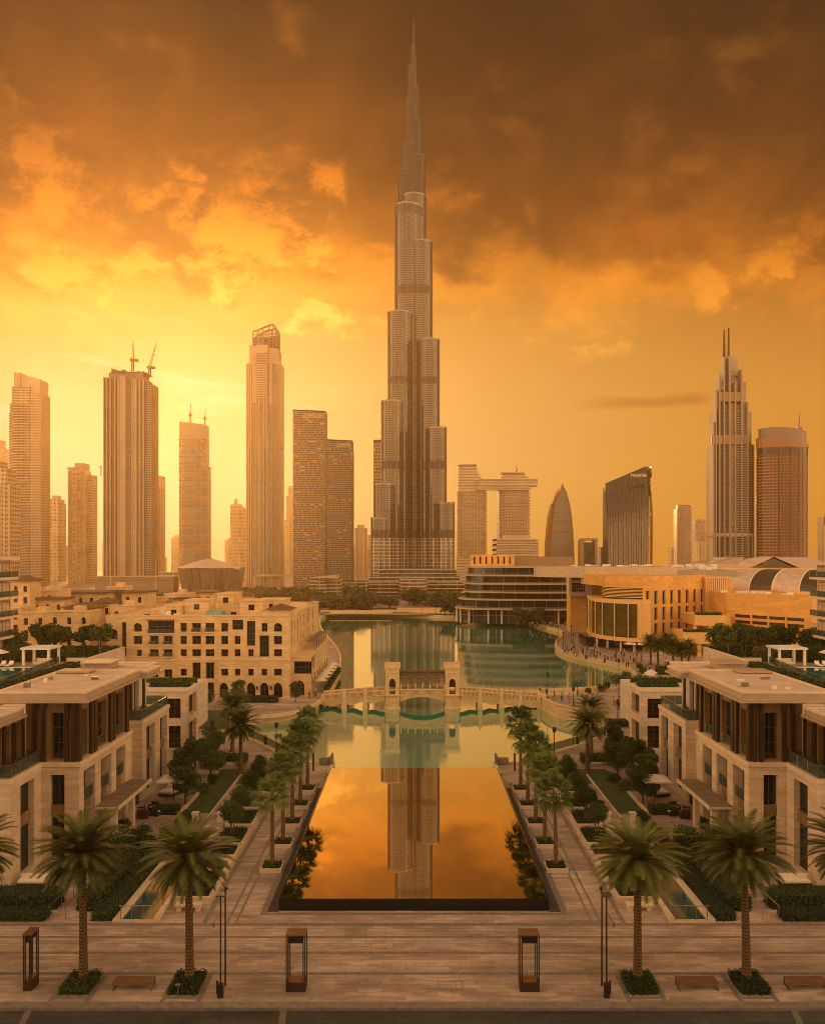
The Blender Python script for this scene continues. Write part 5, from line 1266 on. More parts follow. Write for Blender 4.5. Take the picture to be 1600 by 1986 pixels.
for i, (a, b, top, Y, dp, kind, lab) in enumerate(OLD):
    x0, x1, z1 = gx(a, Y), gx(b, Y), gz(top, Y); t = thing('town_house', lab, 'house', ((x0+x1)/2, Y, 0), 0, 'old town houses')
    w = MB(); n = max(2, int((x1-x0)/2.1)); hs_ = []
    for k in range(n):
        c = (x1-x0)*(k+.5)/n; hs_.append((c-.40, c+.40, z1-2.3, z1-1.0)+(('r',) if i % 3 == 0 else ())); hs_.append((c-.42, c+.42, z1-4.6, z1-3.3)); hs_.append((c-.42, c+.42, z1-6.9, z1-5.6))
    base = wall(w, (x0, Y), (x1, Y), 0, z1, hs_, .4); wall(w, (x1, Y), (x1, Y+dp), 0, z1); wall(w, (x1, Y+dp), (x0, Y+dp), 0, z1); wall(w, (x0, Y+dp), (x0, Y), 0, z1)
    w.face([(x0, Y, z1-.25), (x1, Y, z1-.25), (x1, Y+dp, z1-.25), (x0, Y+dp, z1-.25)]); w.build('wall', M['souk'], t)
    windows(t, base, hs_, .35, 2, 2, .1, [M['frame'], M['glass']])
    if kind == 'hip': hip('roof', x0, x1, Y, Y+dp, z1+.02, z1+1.1, t, .6)
    elif kind == 'slab': m = MB(); m.box(x0-.5, x1+.5, Y-.7, Y+dp+.3, z1+.02, z1+.4); m.build('roof', M['roof_tile'], t)
    else:
        m = MB(); m.box(x0-.1, x1+.1, Y-.12, Y+.3, z1, z1+.25); m.box(x1-.3, x1+.1, Y+.3, Y+dp, z1, z1+.25); m.build('parapet', M['souk_trim'], t)
        m = MB(); c = x0+(x1-x0)*.6; m.box(c-.9, c+.9, Y+2.2, Y+4.2, z1-.24, z1+1.0); m.build('roof_block', M['souk'], t)

# ---------------------------------------------------------------- shopping centre on the right
def curve_pts(pts, it=2): return smooth_loop(pts, it)
M['slab_edge'] = plain('floor_edge', (.46, .35, .235), .6, var=.1)
def terraces_building():
    Y = 300; P = lambda px, dy=0: (gx(px, Y+dy), Y+dy)
    t = thing('terraced_mall', 'curved mall building with stacked projecting floor slabs on the far shore', 'building', (gx(990, Y), Y, 0))
    lev = [(1205, 1178, 878, 1142), (1178, 1160, 884, 1140), (1160, 1146, 893, 1128), (1146, 1130, 893, 1128), (1130, 1114, 895, 1125), (1114, 1098, 899, 1112)]
    for i, (b, tp, l, r_) in enumerate(lev):
        z0, z1 = gz(b, Y) if i else 0, gz(tp, Y)
        pts = [P(l+34, 26), P(l+6, 12), P(l+3, 3), P(l+26, -5), P((l+r_)/2, -9), P(r_-20, -10), P(r_, -6), P(r_, 40), P(l+60, 44)]
        poly = curve_pts(pts+[pts[0]], 2)[:-1]
        ins = [(p[0]+(gx(1010, Y)-p[0])*.045, p[1]+(Y+16-p[1])*.16) for p in poly]
        m = MB(); m.prism(ins, z0, z1-.55); m.build('glazed_storey', MALLG, t)
        m = MB(); m.prism(poly, z1-.55, z1); m.build('floor_slab', M['slab_edge'], t)
        if i == 0:
            for k in range(11):
                q = poly[int(len(poly)*(.12+.045*k)) % len(poly)]; m = MB(); m.cyl(q[0]+.8, q[1]+1.6, .35, 0, z1-.55, 8); m.build('column', M['limestone_trim'], t)
    m = MB(); z0, z1 = gz(1098, Y), gz(1076, Y); m.prism([P(912, 6), P(998, 6), P(998, 36), P(912, 36)], z0, z1); o = m.build('roof_pavilion', M['gold_stone'], t)
    for k in range(7): m = MB(); x = gx(920+k*11.5, Y+6); m.box(x-.3, x+.3, Y+5.93, Y+5.99, z0+.8, z1-.7); m.build('slot_window', M['glass'], o)
    m = MB(); m.prism([P(998, 10), P(1112, 10), P(1112, 40), P(998, 40)], z0, gz(1080, Y)); m.build('rooftop_block', plain('brown_render', (.30, .19, .10), .7), t)
def drum():
    Y = 214; Q = lambda px, dy: (gx(px, Y+dy), Y+dy)
    t = thing('gold_mall_wing', 'golden mall wing with a curved glass bay over the promenade', 'building', (gx(1200, Y), Y, 0))
    arc = [Q(1141, 22), Q(1143, 14), Q(1152, 7), Q(1170, 2), Q(1195, -2), Q(1222, -4.5), Q(1247, -6)]
    arc = curve_pts(arc, 2); back = [(gx(1262, Y-4), Y-4), (gx(1262, Y+20), Y+20), (arc[0][0], Y+24)]
    zb, zt = gz(1238, Y-5), gz(1172, Y-5)
    m = MB(); m.prism(arc+back, zb-1.0, zb); m.build('bay_floor', M['gold_trim'], t)
    ins = [(p[0]+(gx(1230, Y)-p[0])*.02, p[1]+.5) for p in arc]
    m = MB(); m.prism(ins+back, zb, zt); m.build('bay_glass', glassy('amber_glass', (.085, .06, .012), .10, .7), t)
    for i in (0, 4, 7, 10, 13, 17, 21, len(arc)-1):
        if i < len(arc): m = MB(); p = arc[i]; m.cyl(p[0], p[1]+.05, .16, zb, zt, 6); m.build('mullion', M['gold_trim'], t)
    m = MB(); m.prism(arc+back, zt, zt+.9); m.box(gx(1238, Y-6), gx(1262, Y-6), Y-5.9, Y-3.9, zb, zt); m.build('bay_roof', M['gold_trim'], t)
    for i in (3, 7, 11, 15, 19, 23):
        if i < len(arc): m = MB(); p = arc[min(i, len(arc)-1)]; m.cyl(p[0]+.4, p[1]+2.2, .3, 0, zb-1.0, 8); m.build('column', M['white'], t)
    m = MB(); m.prism([(gx(1150, Y), Y+9), (gx(1256, Y), Y+4), (gx(1256, Y), Y+16), (gx(1150, Y), Y+18)], 0, zb-1.0); m.build('shopfront', M['glass'], t)
    # louvred band and solid gold wall above
    zl0, zl1 = zt+.9, gz(1138, Y+4)
    arc2 = curve_pts([Q(1168, 10), Q(1172, 6), Q(1195, 3), Q(1222, 1), Q(1246, 0)], 2)
    m = MB(); m.prism([(p[0]+.3, p[1]+.8) for p in arc2]+[Q(1246, 20), Q(1168, 24)], zl0, zl1); m.build('louvre_recess', M['bronze_dark'], t)
    m = MB()
    for i in range(8):
        z = zl0+.5+(zl1-zl0-.6)*i/7; m.prism(arc2+[(p[0]+.2, p[1]+.6) for p in arc2[::-1]], z-.06, z+.08)
    m.build('louvres', M['gold_trim'], t)
    top = gz(1117, Y+5)
    m = MB(); m.prism(arc2+[(gx(1246, Y), Y+26), (gx(1166, Y), Y+26)], zl1, top); m.build('gold_band', M['gold_stone'], t)
    w = MB(); A, B = (gx(1246, Y), Y+0.0), (gx(1369, Y+14), Y+14); L = math.hypot(B[0]-A[0], B[1]-A[1]); hs_ = []
    for k in range(8):
        c = 2.0+k*(L-3.6)/7
        for z0, z1 in ((.3, 3.1), (3.9, 6.8), (7.6, 11.0), (11.8, 15.4)): hs_.append((c-.58, c+.58, z0, z1))
    base = wall(w, A, B, 0, top, hs_, .6); wall(w, B, (B[0], Y+40), 0, top); w.face([(A[0], A[1], top-.3), (B[0], B[1], top-.3), (B[0], Y+40, top-.3), (A[0], Y+40, top-.3)])
    w.build('gold_wall', M['gold_stone'], t); windows(t, base, hs_, .5, 1, 2, .1, [M['frame'], M['glass']])
    m = MB(); cc = [(gx(1192, Y+30)+18*math.cos(a)*1.3, Y+34+12*math.sin(a)) for a in [2*math.pi*k/28 for k in range(28)]]; m.prism(cc, top-1, gz(1100, Y+22)); m.build('roof_drum', plain('beige_cladding', (.50, .37, .24), .5), t)
    m = MB(); m.box(gx(1255, Y+30), gx(1420, Y+30), Y+26, Y+60, top-1, gz(1106, Y+26)); m.build('roof_plant', plain('grey_cladding', (.33, .27, .20), .5), t)
    r = random.Random(3)
    for i in range(38): m = MB(); x = gx(r.uniform(1100, 1390), Y+40); y = Y+r.uniform(30, 50); m.box(x-.9, x+.9, y-.7, y+.7, gz(1106, Y+26), gz(1106, Y+26)+r.uniform(.7, 1.6)); m.build('air_handler', M['white'], t)
    # framed picture window block on the left
    Yf = 262; t2 = thing('framed_mall_block', 'golden mall block with a big white framed window', 'building', (gx(1123, Yf), Yf, 0))
    m = MB(); m.box(gx(1110, Yf), gx(1250, Yf), Yf+3, Yf+10, 0, gz(1100, Yf)); m.build('wall', M['gold_stone'], t2)
    x0, x1, z0, z1 = gx(1102, Yf), gx(1146, Yf), gz(1156, Yf), gz(1100, Yf); m = MB()
    for q in ((x0, x1, z1-1.6, z1), (x0, x1, z0, z0+1.2), (x0, x0+.9, z0+1.2, z1-1.6), (x1-1.6, x1, z0+1.2, z1-1.6), (x0+.9, x1-1.6, (z0+z1)/2-.3, (z0+z1)/2+.3)): m.box(q[0], q[1], Yf-1.5, Yf+2.9, q[2], q[3])
    m.build('white_frame', M['limestone_trim'], t2)
    for za, zb_ in ((z0+1.2, (z0+z1)/2-.3), ((z0+z1)/2+.3, z1-1.6)): inst(window_mesh(x1-x0-2.6, zb_-za-.05, 6, 3, .14, [M['white'], M['glass']]), 'window', t2, (x0+.95, Yf, za+.02))
MALLG = facade('mall_glazing', (.33, .25, .16), (.035, .035, .028), 3.0, .94, 4.2, .955, .5, .1, jit=.5)
terraces_building(); drum()
def long_block():
    t = thing('long_gold_block', 'long plain golden mall block with car park slots', 'building', (gx(1490, 205), 205, 0))
    A, B = (gx(1409, 214), 214.0), (gx(1575, 196), 196.0); L = math.hypot(B[0]-A[0], B[1]-A[1]); zt = gz(1150, 212); hs_ = []
    bays = [(2.2, 6.6), (7.0, 11.2), (11.6, 15.8), (16.2, 20.6)]
    for a, b in bays:
        for z0 in (4.3, 5.8, 7.3, 8.8): hs_.append((a, b, z0, z0+.8))
    w = MB(); base = wall(w, A, B, 0, zt, hs_, .8); wall(w, B, (B[0]+6, 240), 0, zt); wall(w, (A[0], 240), A, 0, zt); w.face([(A[0], A[1], zt-.2), (B[0], B[1], zt-.2), (B[0]+6, 240, zt-.2), (A[0], 240, zt-.2)])
    w.build('wall', M['gold_stone'], t)
    m = MB(); m.prism([(A[0]+.6, A[1]+.9), (B[0]-.4, B[1]+.9), (B[0]-.4, B[1]+1.2), (A[0]+.6, A[1]+1.2)], 3.5, 10); m.build('parking_deck', M['bronze_dark'], t)
    r = random.Random(6); m = MB()
    for i in range(9): q = r.random(); x = A[0]+(B[0]-A[0])*q; y = A[1]+(B[1]-A[1])*q+1.5; m.box(x-.8, x+.8, y, y+.5, zt-.2, zt+r.uniform(.2, .7))
    m.build('roof_duct', M['white'], t)
    # long vaulted roof: metal and glazed bands curving up and back from the eave
    v = thing('vaulted_roof', 'long curved mall roof of alternating ribbed metal and dark glazed bands', 'roof', (gx(1417, 236), 236, zt))
    A2, P2, hh = Vector((.83, -.55)), Vector((.55, .83)), 5.6; L2 = Vector((gx(1417, 236), 236.0)); N = 12
    def vp(q, k, dz=0.0): a = math.pi*.53*k/N; w_ = L2+A2*q+P2*(22*(1-math.cos(a))); return (w_.x, w_.y, zt-.25+dz+hh*math.sin(a))
    DG = plain('vault_glazing', (.075, .055, .04), .45)
    for j, (q0, q1) in enumerate(((-2.5, 4.9), (4.9, 11.0), (11.0, 18.0), (18.0, 27.0))):
        m = MB()
        for k in range(N): m.face([vp(q0, k), vp(q1, k), vp(q1, k+1), vp(q0, k+1)])
        if j % 2 == 0:
            n = int((q1-q0)/.8)
            for i in range(1, n):
                for k in range(N): m.tube(vp(q0+(q1-q0)*i/n, k), vp(q0+(q1-q0)*i/n, k+1), .07, 4)
        m.build('metal_band' if j % 2 == 0 else 'glazed_band', M['roof_slab'] if j % 2 == 0 else DG, v)
        m = MB()
        for k in range(N): m.tube(vp(q1, k, .08), vp(q1, k+1, .08), .2, 6)
        m.build('band_rim', M['canvas'], v)
    m = MB(); e0, e1 = vp(-2.5, 0), vp(-2.5, N); m.face([vp(-2.5, k) for k in range(N+1)]+[(e1[0], e1[1], zt-.25)]); m.build('end_wall', DG, v)
    # fluted block
    t2 = thing('fluted_block', 'golden mall block with vertical flutes', 'building', (gx(1395, 226), 226, 0)); m = MB(); x0, x1 = gx(1368, 226), gx(1420, 226); zt2 = gz(1119, 226)
    m.box(x0, x1, 226, 250, 0, zt2)
    for k in range(14): x = x0+(x1-x0)*(k+.5)/14; m.box(x-.16, x+.16, 225.6, 225.99, 6, zt2-.2)
    m.build('wall', M['gold_trim'], t2)
    # curved ramps with planters
    t3 = thing('car_ramp', 'curving golden car ramps with planted edges', 'ramp', (gx(1370, 205), 205, 0))
    for j, (px0, px1, y0, zb_) in enumerate(((1322, 1412, 204, 3.2), (1345, 1412, 210, 7.0))):
        pts = curve_pts([(gx(px0, y0), y0-1), (gx(px0+30, y0), y0-4), (gx(px1-20, y0), y0-5), (gx(px1, y0), y0-2)], 2); m = MB(); m.prism(pts+[(pts[-1][0], y0+9), (pts[0][0], y0+9)], zb_, zb_+2.6)
        for k in range(4): p = pts[int((len(pts)-1)*(k+.5)/4)]; m.box(p[0]-.4, p[0]+.4, p[1]+.5, p[1]+1.2, 0, zb_)
        m.build('ramp_wall', M['gold_trim'], t3); m = MB(); hedge_into(m, pts[2][0], pts[-1][0]-2, y0-1.5, y0+1.5, zb_+2.4, zb_+3.1, random.Random(j), 12, .4); m.build('planting', [M['leaf_hedge'], M['soil']], t3)
    # long low roofs further back
    m = MB(); x0, x1 = gx(1362, 300), gx(1640, 300); tt = thing('gabled_mall_roof', 'wide low mall roof with a dark glazed gable', 'roof', (gx(1500, 300), 300, 0))
    z0 = gz(1101, 300); m.box(x0, x1, 300, 340, 0, z0); m.build('wall', M['gold_trim'], tt); m = MB(); xa, xb, xm = gx(1455, 300), gx(1548, 300), gx(1500, 300); zr = gz(1080, 300)
    m.k = 0; m.face([(xa, 299.5, z0), (xm, 299.5, zr), (xm+8, 330, zr), (xa-10, 330, z0)][::-1]); m.face([(xm, 299.5, zr), (xb, 299.5, z0), (xb+10, 330, z0), (xm+8, 330, zr)][::-1])
    m.face([(x0+2, 302, z0), (xa-1, 302, z0), (xm-1, 328, zr-.2), (x0+14, 328, zr-.3)]); m.face([(xb+1, 302, z0), (x1, 302, z0), (x1, 328, zr-.3), (xm+9, 328, zr-.2)])
    m.k = 1; m.face([(xa+2, 299.6, z0), (xb-2, 299.6, z0), (xm, 299.6, zr-.5)]); m.build('roof', [M['roof_slab'], plain('gable_glass', (.07, .055, .04), .3)], tt)
    m = MB(); m.prism([(gx(1380, 310), 310), (gx(1442, 310), 310), (gx(1442, 310)+3, 335), (gx(1380, 310), 335)], gz(1100, 310), gz(1082, 310), z1s=[gz(1093, 310), gz(1080, 310), gz(1080, 310), gz(1093, 310)]); m.build('side_roof', M['fascia'], tt)
long_block()
# ---------------------------------------------------------------- skyline
def rect(px0, px1, Y, dp): return [(gx(px0, Y), Y), (gx(px1, Y), Y), (gx(px1, Y), Y+dp), (gx(px0, Y), Y+dp)]
TM = {}
def setmap(t, p0, p1, Y, dp):
    """leave room inside the outline p0..p1 for the side wall that the viewer sees"""
    if p1 < 760: q = max(p0+.6*(p1-p0), CX+(p1-CX)*(Y+dp)/Y); TM[t.name] = (p0, p0, (q-p0)/(p1-p0))
    elif p0 > 860: q = min(p1-.6*(p1-p0), CX+(p0-CX)*(Y+dp)/Y); TM[t.name] = (p1, p1, (p1-q)/(p1-p0))
    else: TM[t.name] = (0, 0, 1.0)
def mp(t, px):
    k = TM.get(t.name)
    return px if k is None else k[0]+(px-k[1])*k[2]
def blk(t, name, mat, px0, px1, top, Y, dp, bot=None, tops=None, parent=None):
    dp = dp if dp < 3 else max(3, dp*.45)
    if t.name not in TM: setmap(t, px0, px1, Y, dp)
    px0, px1 = mp(t, px0), mp(t, px1)
    m = MB(); p = rect(px0, px1, Y, dp)
    z1s = None
    if tops: z1s = [gz(tops[0], Y), gz(tops[1], Y), gz(tops[1], Y), gz(tops[0], Y)]
    m.prism(p, 0 if bot is None else gz(bot, Y), gz(top, Y), z1s=z1s); return m.build(name, mat, parent or t)
def piers(t, name, mat, pxs, w, top, Y, bot=None, proud=1.2):
    """slim full height piers; one part each"""
    for px in pxs:
        px = mp(t, px); m = MB(); m.box(gx(px-w/2, Y), gx(px+w/2, Y), Y-proud, Y-.004, 0 if bot is None else gz(bot, Y), gz(top, Y)); m.build(name, mat, t)
def slabs(t, name, mat, px0, px1, top, bot, pitch, Y, proud=1.3, th=.35, dp=0):
    """stack of projecting floor edges"""
    px0, px1 = mp(t, px0), mp(t, px1)
    m = MB(); z, z1 = gz(bot, Y), gz(top, Y); st = pitch*Y/F
    while z < z1: m.box(gx(px0, Y), gx(px1, Y), Y-proud, Y+dp if dp else Y-.006, z, z+st*th); z += st
    return m.build(name, mat, t)
def crane(px, top, base, Y, jib_px, jib_top, label):
    t = thing('tower_crane', label, 'crane', (gx(px, Y), Y, gz(base, Y)), 0, 'cranes on the unfinished towers')
    z0, z1 = gz(base, Y), gz(top, Y); x = gx(px, Y); m = MB(); w = 1.3
    for sx in (-w, w):
        for sy in (-w, w): m.tube((x+sx/2, Y+sy/2, z0-3), (x+sx/2, Y+sy/2, z1), .28, 4)
    n = 6
    for i in range(n): a, b = z0+(z1-z0)*i/n, z0+(z1-z0)*(i+1)/n; m.tube((x-w/2, Y-w/2, a), (x+w/2, Y-w/2, b), .2, 4)
    m.build('mast', M['crane'], t)
    m = MB(); m.box(x-1.8, x+1.8, Y-1.5, Y+1.5, z1, z1+1.6); m.box(x+1.8, x+4, Y-1, Y+1, z1-.4, z1+1.2); m.build('cab', M['crane'], t)
    m = MB(); xe, ze = gx(jib_px, Y), gz(jib_top, Y)
    for d in (-.5, .5): m.tube((x+d, Y+d, z1+1), (xe, Y, ze), .32, 4, .15)
    m.build('jib', M['crane'], t)
def fm(name, wall, glass, Y, fp, wf, bp, bf, **k): return facade(name, wall, glass, fp*Y/F, wf, bp*Y/F, bf, **k)
M['crane'] = plain('crane_steel', (0.22, 0.12, 0.06), .6)
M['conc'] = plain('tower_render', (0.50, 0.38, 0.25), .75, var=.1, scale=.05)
M['conc_dark'] = plain('tower_dark_render', (0.28, 0.20, 0.13), .7, var=.1, scale=.05)  # darker render for crowns, scaffold and the long shed
SAND, SANDG = (0.50, 0.38, 0.25), (0.15, 0.11, 0.075)

def left_towers():
    # far left group
    Y = 560; t = thing('apartment_tower', 'stepped beige apartment tower cut off by the left edge of the view', 'tower', (gx(15, Y), Y, 0))
    A = fm('flats_a', SAND, SANDG, Y, 8.6, .55, 7.2, .62, jit=.5)
    blk(t, 'body', A, -40, 40, 940, Y, 34); blk(t, 'setback', A, -40, 31, 908, Y+2, 30, 940); blk(t, 'setback', A, -40, 14, 895, Y+4, 26, 908); blk(t, 'podium', M['conc'], -40, 42, 1132, Y-6, 50)
    piers(t, 'pier', M['conc'], (11, 27, 39), 3, 938, Y); [slabs(t, 'balcony', M['conc'], 28, 38, 945+8.6*i, 945+8.6*i+.5, 8.6, Y, .9) for i in range(20)]
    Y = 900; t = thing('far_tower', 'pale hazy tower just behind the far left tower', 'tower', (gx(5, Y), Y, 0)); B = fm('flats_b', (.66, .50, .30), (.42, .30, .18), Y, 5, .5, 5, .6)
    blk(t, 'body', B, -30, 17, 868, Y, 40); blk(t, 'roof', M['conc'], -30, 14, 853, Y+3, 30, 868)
    Y = 640; t = thing('apartment_tower', 'tall beige tower with curved balcony bands at the far left', 'tower', (gx(58, Y), Y, 0))
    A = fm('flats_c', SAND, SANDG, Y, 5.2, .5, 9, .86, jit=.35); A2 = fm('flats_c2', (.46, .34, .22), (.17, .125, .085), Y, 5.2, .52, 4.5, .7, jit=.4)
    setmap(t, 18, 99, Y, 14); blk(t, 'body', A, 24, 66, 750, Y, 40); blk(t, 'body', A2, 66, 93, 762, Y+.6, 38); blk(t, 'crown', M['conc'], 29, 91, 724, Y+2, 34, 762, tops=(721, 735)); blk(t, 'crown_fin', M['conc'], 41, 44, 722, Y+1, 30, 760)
    for (a, b, tp) in ((20, 24, 782), (18, 20, 800), (93, 96, 795), (96, 99, 825)): blk(t, 'balcony_wing', A, a, b, tp, Y+6, 28)
    m = MB(); z = gz(1125, Y); st = 5.2*Y/F
    while z < gz(786, Y):
        pts = [(gx(21, Y), Y+2)]+[(gx(21+36*q, Y), Y-3.0*math.sin(math.pi*q)) for q in (.12, .25, .4, .55, .7, .85)]+[(gx(57, Y), Y+2)]; m.prism(pts, z, z+st*.34); z += st
    m.build('balcony_bands', M['conc'], t)
    Y = 760; t = thing('apartment_tower', 'shorter pale slab tower right of the curved balcony tower', 'tower', (gx(113, Y), Y, 0)); A = fm('flats_d', (.62, .48, .30), (.36, .26, .16), Y, 6.5, .55, 7, .6)
    blk(t, 'body', A, 97, 124, 968, Y, 30); blk(t, 'wing', A, 124, 132, 976, Y+3, 26); blk(t, 'roof_box', M['conc'], 103, 122, 961, Y+4, 16, 968)
    Y = 700; t = thing('office_tower', 'sunlit tower with a projecting roof edge and stepped top', 'tower', (gx(160, Y), Y, 0))
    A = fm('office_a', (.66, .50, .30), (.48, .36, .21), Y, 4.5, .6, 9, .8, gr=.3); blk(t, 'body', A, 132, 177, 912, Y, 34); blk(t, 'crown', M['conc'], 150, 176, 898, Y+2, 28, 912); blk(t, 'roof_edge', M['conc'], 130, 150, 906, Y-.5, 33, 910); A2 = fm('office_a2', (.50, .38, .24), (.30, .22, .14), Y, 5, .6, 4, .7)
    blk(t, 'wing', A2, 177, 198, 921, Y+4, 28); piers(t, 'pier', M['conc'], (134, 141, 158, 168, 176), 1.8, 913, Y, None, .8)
    m = MB(); m.tube((gx(189, Y), Y+8, gz(921, Y)), (gx(189, Y), Y+8, gz(902, Y)), .45, 5); m.tube((gx(186, Y), Y+8, gz(905, Y)), (gx(191, Y), Y+8, gz(901, Y)), .4, 4); m.build('roof_mast', M['crane'], t)
    # under construction
    Y = 600; t = thing('unfinished_tower', 'tall unfinished residential tower carrying two cranes', 'tower', (gx(252, Y), Y, 0))
    A = fm('flats_e', (.34, .25, .16), (.065, .046, .03), Y, 4.4, .6, 4.6, .66, jit=.5); blk(t, 'body', A, 201, 296, 733, Y, 40)
    m = MB(); pts = [(gx(278, Y), Y+1), (gx(286, Y), Y+.5), (gx(293, Y), Y+2), (gx(296, Y), Y+6), (gx(296, Y), Y+14), (gx(278, Y), Y+14)]; m.prism(pts, 0, gz(744, Y)); m.build('rounded_corner', A, t)
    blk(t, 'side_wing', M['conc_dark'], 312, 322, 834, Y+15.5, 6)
    piers(t, 'pier', M['conc'], (202.5, 209, 217.5, 228, 236), 2.2, 731, Y); piers(t, 'pier', M['conc'], (251.5, 268, 277, 285, 293.5), 2.0, 735, Y); blk(t, 'blank_bay', M['conc'], 237.5, 250, 728, Y-.5, .49); blk(t, 'blank_bay', M['conc'], 269.5, 276, 735, Y-.5, .49)
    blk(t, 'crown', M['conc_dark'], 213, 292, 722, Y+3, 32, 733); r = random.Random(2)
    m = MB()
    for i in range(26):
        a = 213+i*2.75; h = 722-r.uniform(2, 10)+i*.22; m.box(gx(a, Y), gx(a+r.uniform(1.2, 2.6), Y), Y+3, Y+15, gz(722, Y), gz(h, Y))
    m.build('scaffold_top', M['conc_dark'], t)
    blk(t, 'podium_edge', M['conc'], 198, 312, 1117, Y-3, 40, 1121)
    crane(257.5, 700, 716, Y+15, 258.5, 659, 'upright crane in the middle of the unfinished tower roof'); crane(290.5, 714, 724, Y+15, 304, 662, 'crane with a slanting jib at the right end of the unfinished tower roof')
    Y = 760; t = thing('slim_tower', 'slim tower slice peeping out right of the unfinished tower', 'tower', (gx(313, Y), Y, 0)); blk(t, 'body', fm('flats_f', (.46, .34, .22), (.24, .17, .11), Y, 200, .9, 3, .5), 306, 318.5, 923, Y, 25)
    Y = 720; t = thing('glass_tower', 'glassy tower with a blank top band and two thin masts', 'tower', (gx(378, Y), Y, 0)); A = fm('office_b', (.54, .41, .27), (.36, .27, .19), Y, 4.2, .6, 6.5, .8, gr=.25); G_ = fm('office_b2', (.46, .36, .25), (.33, .27, .20), Y, 4.2, .75, 12, .93, gr=.18, jit=.2)
    blk(t, 'body', A, 347, 405.5, 850, Y, 34); blk(t, 'crown', M['conc'], 348, 405.5, 819, Y+.5, 33, 850, tops=(817, 823)); blk(t, 'glazed_panel', G_, 359, 393, 852, Y-.8, .79); blk(t, 'wing', G_, 369, 411, 903, Y-3, 30)
    for px, a, b in ((363, 818, 779), (392, 822, 788)):
        m = MB(); x = gx(px, Y); m.tube((x, Y+10, gz(a, Y)), (x, Y+10, gz((a+b)/2-3, Y)), .6, 5); m.tube((x, Y+10, gz((a+b)/2, Y)), (x+.4, Y+10, gz(b, Y)), .32, 4); m.box(x-1.2, x+1.2, Y+9, Y+11, gz((a+b)/2+4, Y), gz((a+b)/2+1, Y)); m.build('roof_mast', M['crane'], t)
    Y = 800; t = thing('apartment_tower', 'small pale block with a narrow roof box left of the pointed crown tower', 'tower', (gx(461, Y), Y, 0)); A = fm('flats_g', (.64, .49, .31), (.38, .28, .18), Y, 7, .5, 5.2, .55)
    blk(t, 'body', A, 447, 471, 978, Y, 26); blk(t, 'body_wing', A, 471, 480, 984, Y+2, 22); blk(t, 'roof_box', M['conc'], 456, 462, 968, Y+5, 10, 978)
    # tower with the open work crown
    Y = 620; t = thing('crown_tower', 'tall ribbed tower with an open slanted crown left of the slab pair', 'tower', (gx(514, Y), Y, 0))
    A = fm('flats_h', (.50, .375, .25), (.43, .32, .21), Y, 300, .9, 6, .5); blk(t, 'body', A, 477.5, 551, 704, Y, 38); blk(t, 'setback', M['conc'], 483.5, 546, 668, Y+1.5, 34, 704, tops=(668, 676)); blk(t, 'shoulder', M['conc'], 541, 551, 690, Y+1, 34, 704, tops=(690, 703))
    W3 = fm('flats_h2', (.46, .345, .23), (.10, .07, .045), Y, 3.9, .6, 7.0, .86, jit=.45)
    for a in (491, 507.5, 525): blk(t, 'window_strip', W3, a, a+7, 782, Y-.35, .34, 1115)
    piers(t, 'pier', M['conc'], (479, 484, 488.5, 500, 504.5, 516.5, 521.5, 534, 538.5, 545, 549.5), 1.7, 706, Y, None, 1.4)
    blk(t, 'louvre_recess', M['bronze'], 499.5, 523.5, 684, Y-.6, .58, 774); slabs(t, 'louvres', M['conc'], 499.5, 523.5, 686, 773, 4.6, Y, 1.5, .5); blk(t, 'blank_band', M['conc'], 500, 523, 668, Y-.9, 2, 684)
    # open crown: frame posts and lattice
    m = MB(); prof = [(490, 642), (500, 639), (510, 634), (521, 630), (529, 628), (534, 634), (537, 641)]
    for dy in (1.5, 13):
        for (a, za), (b, zb_) in zip(prof[:-1], prof[1:]): m.tube((gx(a, Y), Y+dy, gz(za, Y)), (gx(b, Y), Y+dy, gz(zb_, Y)), .7, 5)
        for a, za in prof: m.tube((gx(a, Y), Y+dy, gz(670, Y)), (gx(a, Y), Y+dy, gz(za, Y)), .5, 5)
        for k in range(1, 5):
            for (a, za), (b, zb_) in zip(prof[:-1], prof[1:]):
                f = k/5; z1, z2 = gz(670, Y)+(gz(za, Y)-gz(670, Y))*f, gz(670, Y)+(gz(zb_, Y)-gz(670, Y))*f; m.tube((gx(a, Y), Y+dy, z1), (gx(b, Y), Y+dy, z2), .34, 4)
    m.build('open_crown', M['conc_dark'], t)
    m = MB(); m.prism([(gx(489, Y), Y+4), (gx(538, Y), Y+4), (gx(538, Y), Y+12), (gx(489, Y), Y+12)], gz(672, Y), gz(640, Y), z1s=[gz(652, Y), gz(648, Y), gz(648, Y), gz(652, Y)]); m.build('crown_core', fm('lat_c', (.26, .18, .12), (.08, .055, .035), Y, 3, .5, 3, .6), t)
    m = MB(); m.box(gx(498, Y), gx(558, Y), Y-4, Y-1.5, gz(1118, Y), gz(1114, Y)); m.build('podium_edge', M['conc'], t)
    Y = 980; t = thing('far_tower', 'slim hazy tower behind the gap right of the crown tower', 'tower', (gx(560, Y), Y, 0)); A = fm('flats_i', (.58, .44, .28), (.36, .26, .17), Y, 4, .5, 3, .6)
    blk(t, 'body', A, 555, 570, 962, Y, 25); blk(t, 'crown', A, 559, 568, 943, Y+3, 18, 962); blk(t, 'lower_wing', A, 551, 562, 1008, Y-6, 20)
    # pair of screen clad slabs
    Y = 580; t = thing('screen_tower', 'brown slab tower with a woven brick like screen and sculpted lettering', 'tower', (gx(601, Y), Y, 0))
    L1 = lattice('woven_screen', (.33, .225, .135), (.07, .045, .028), 3.5*Y/F, 8.5*Y/F)
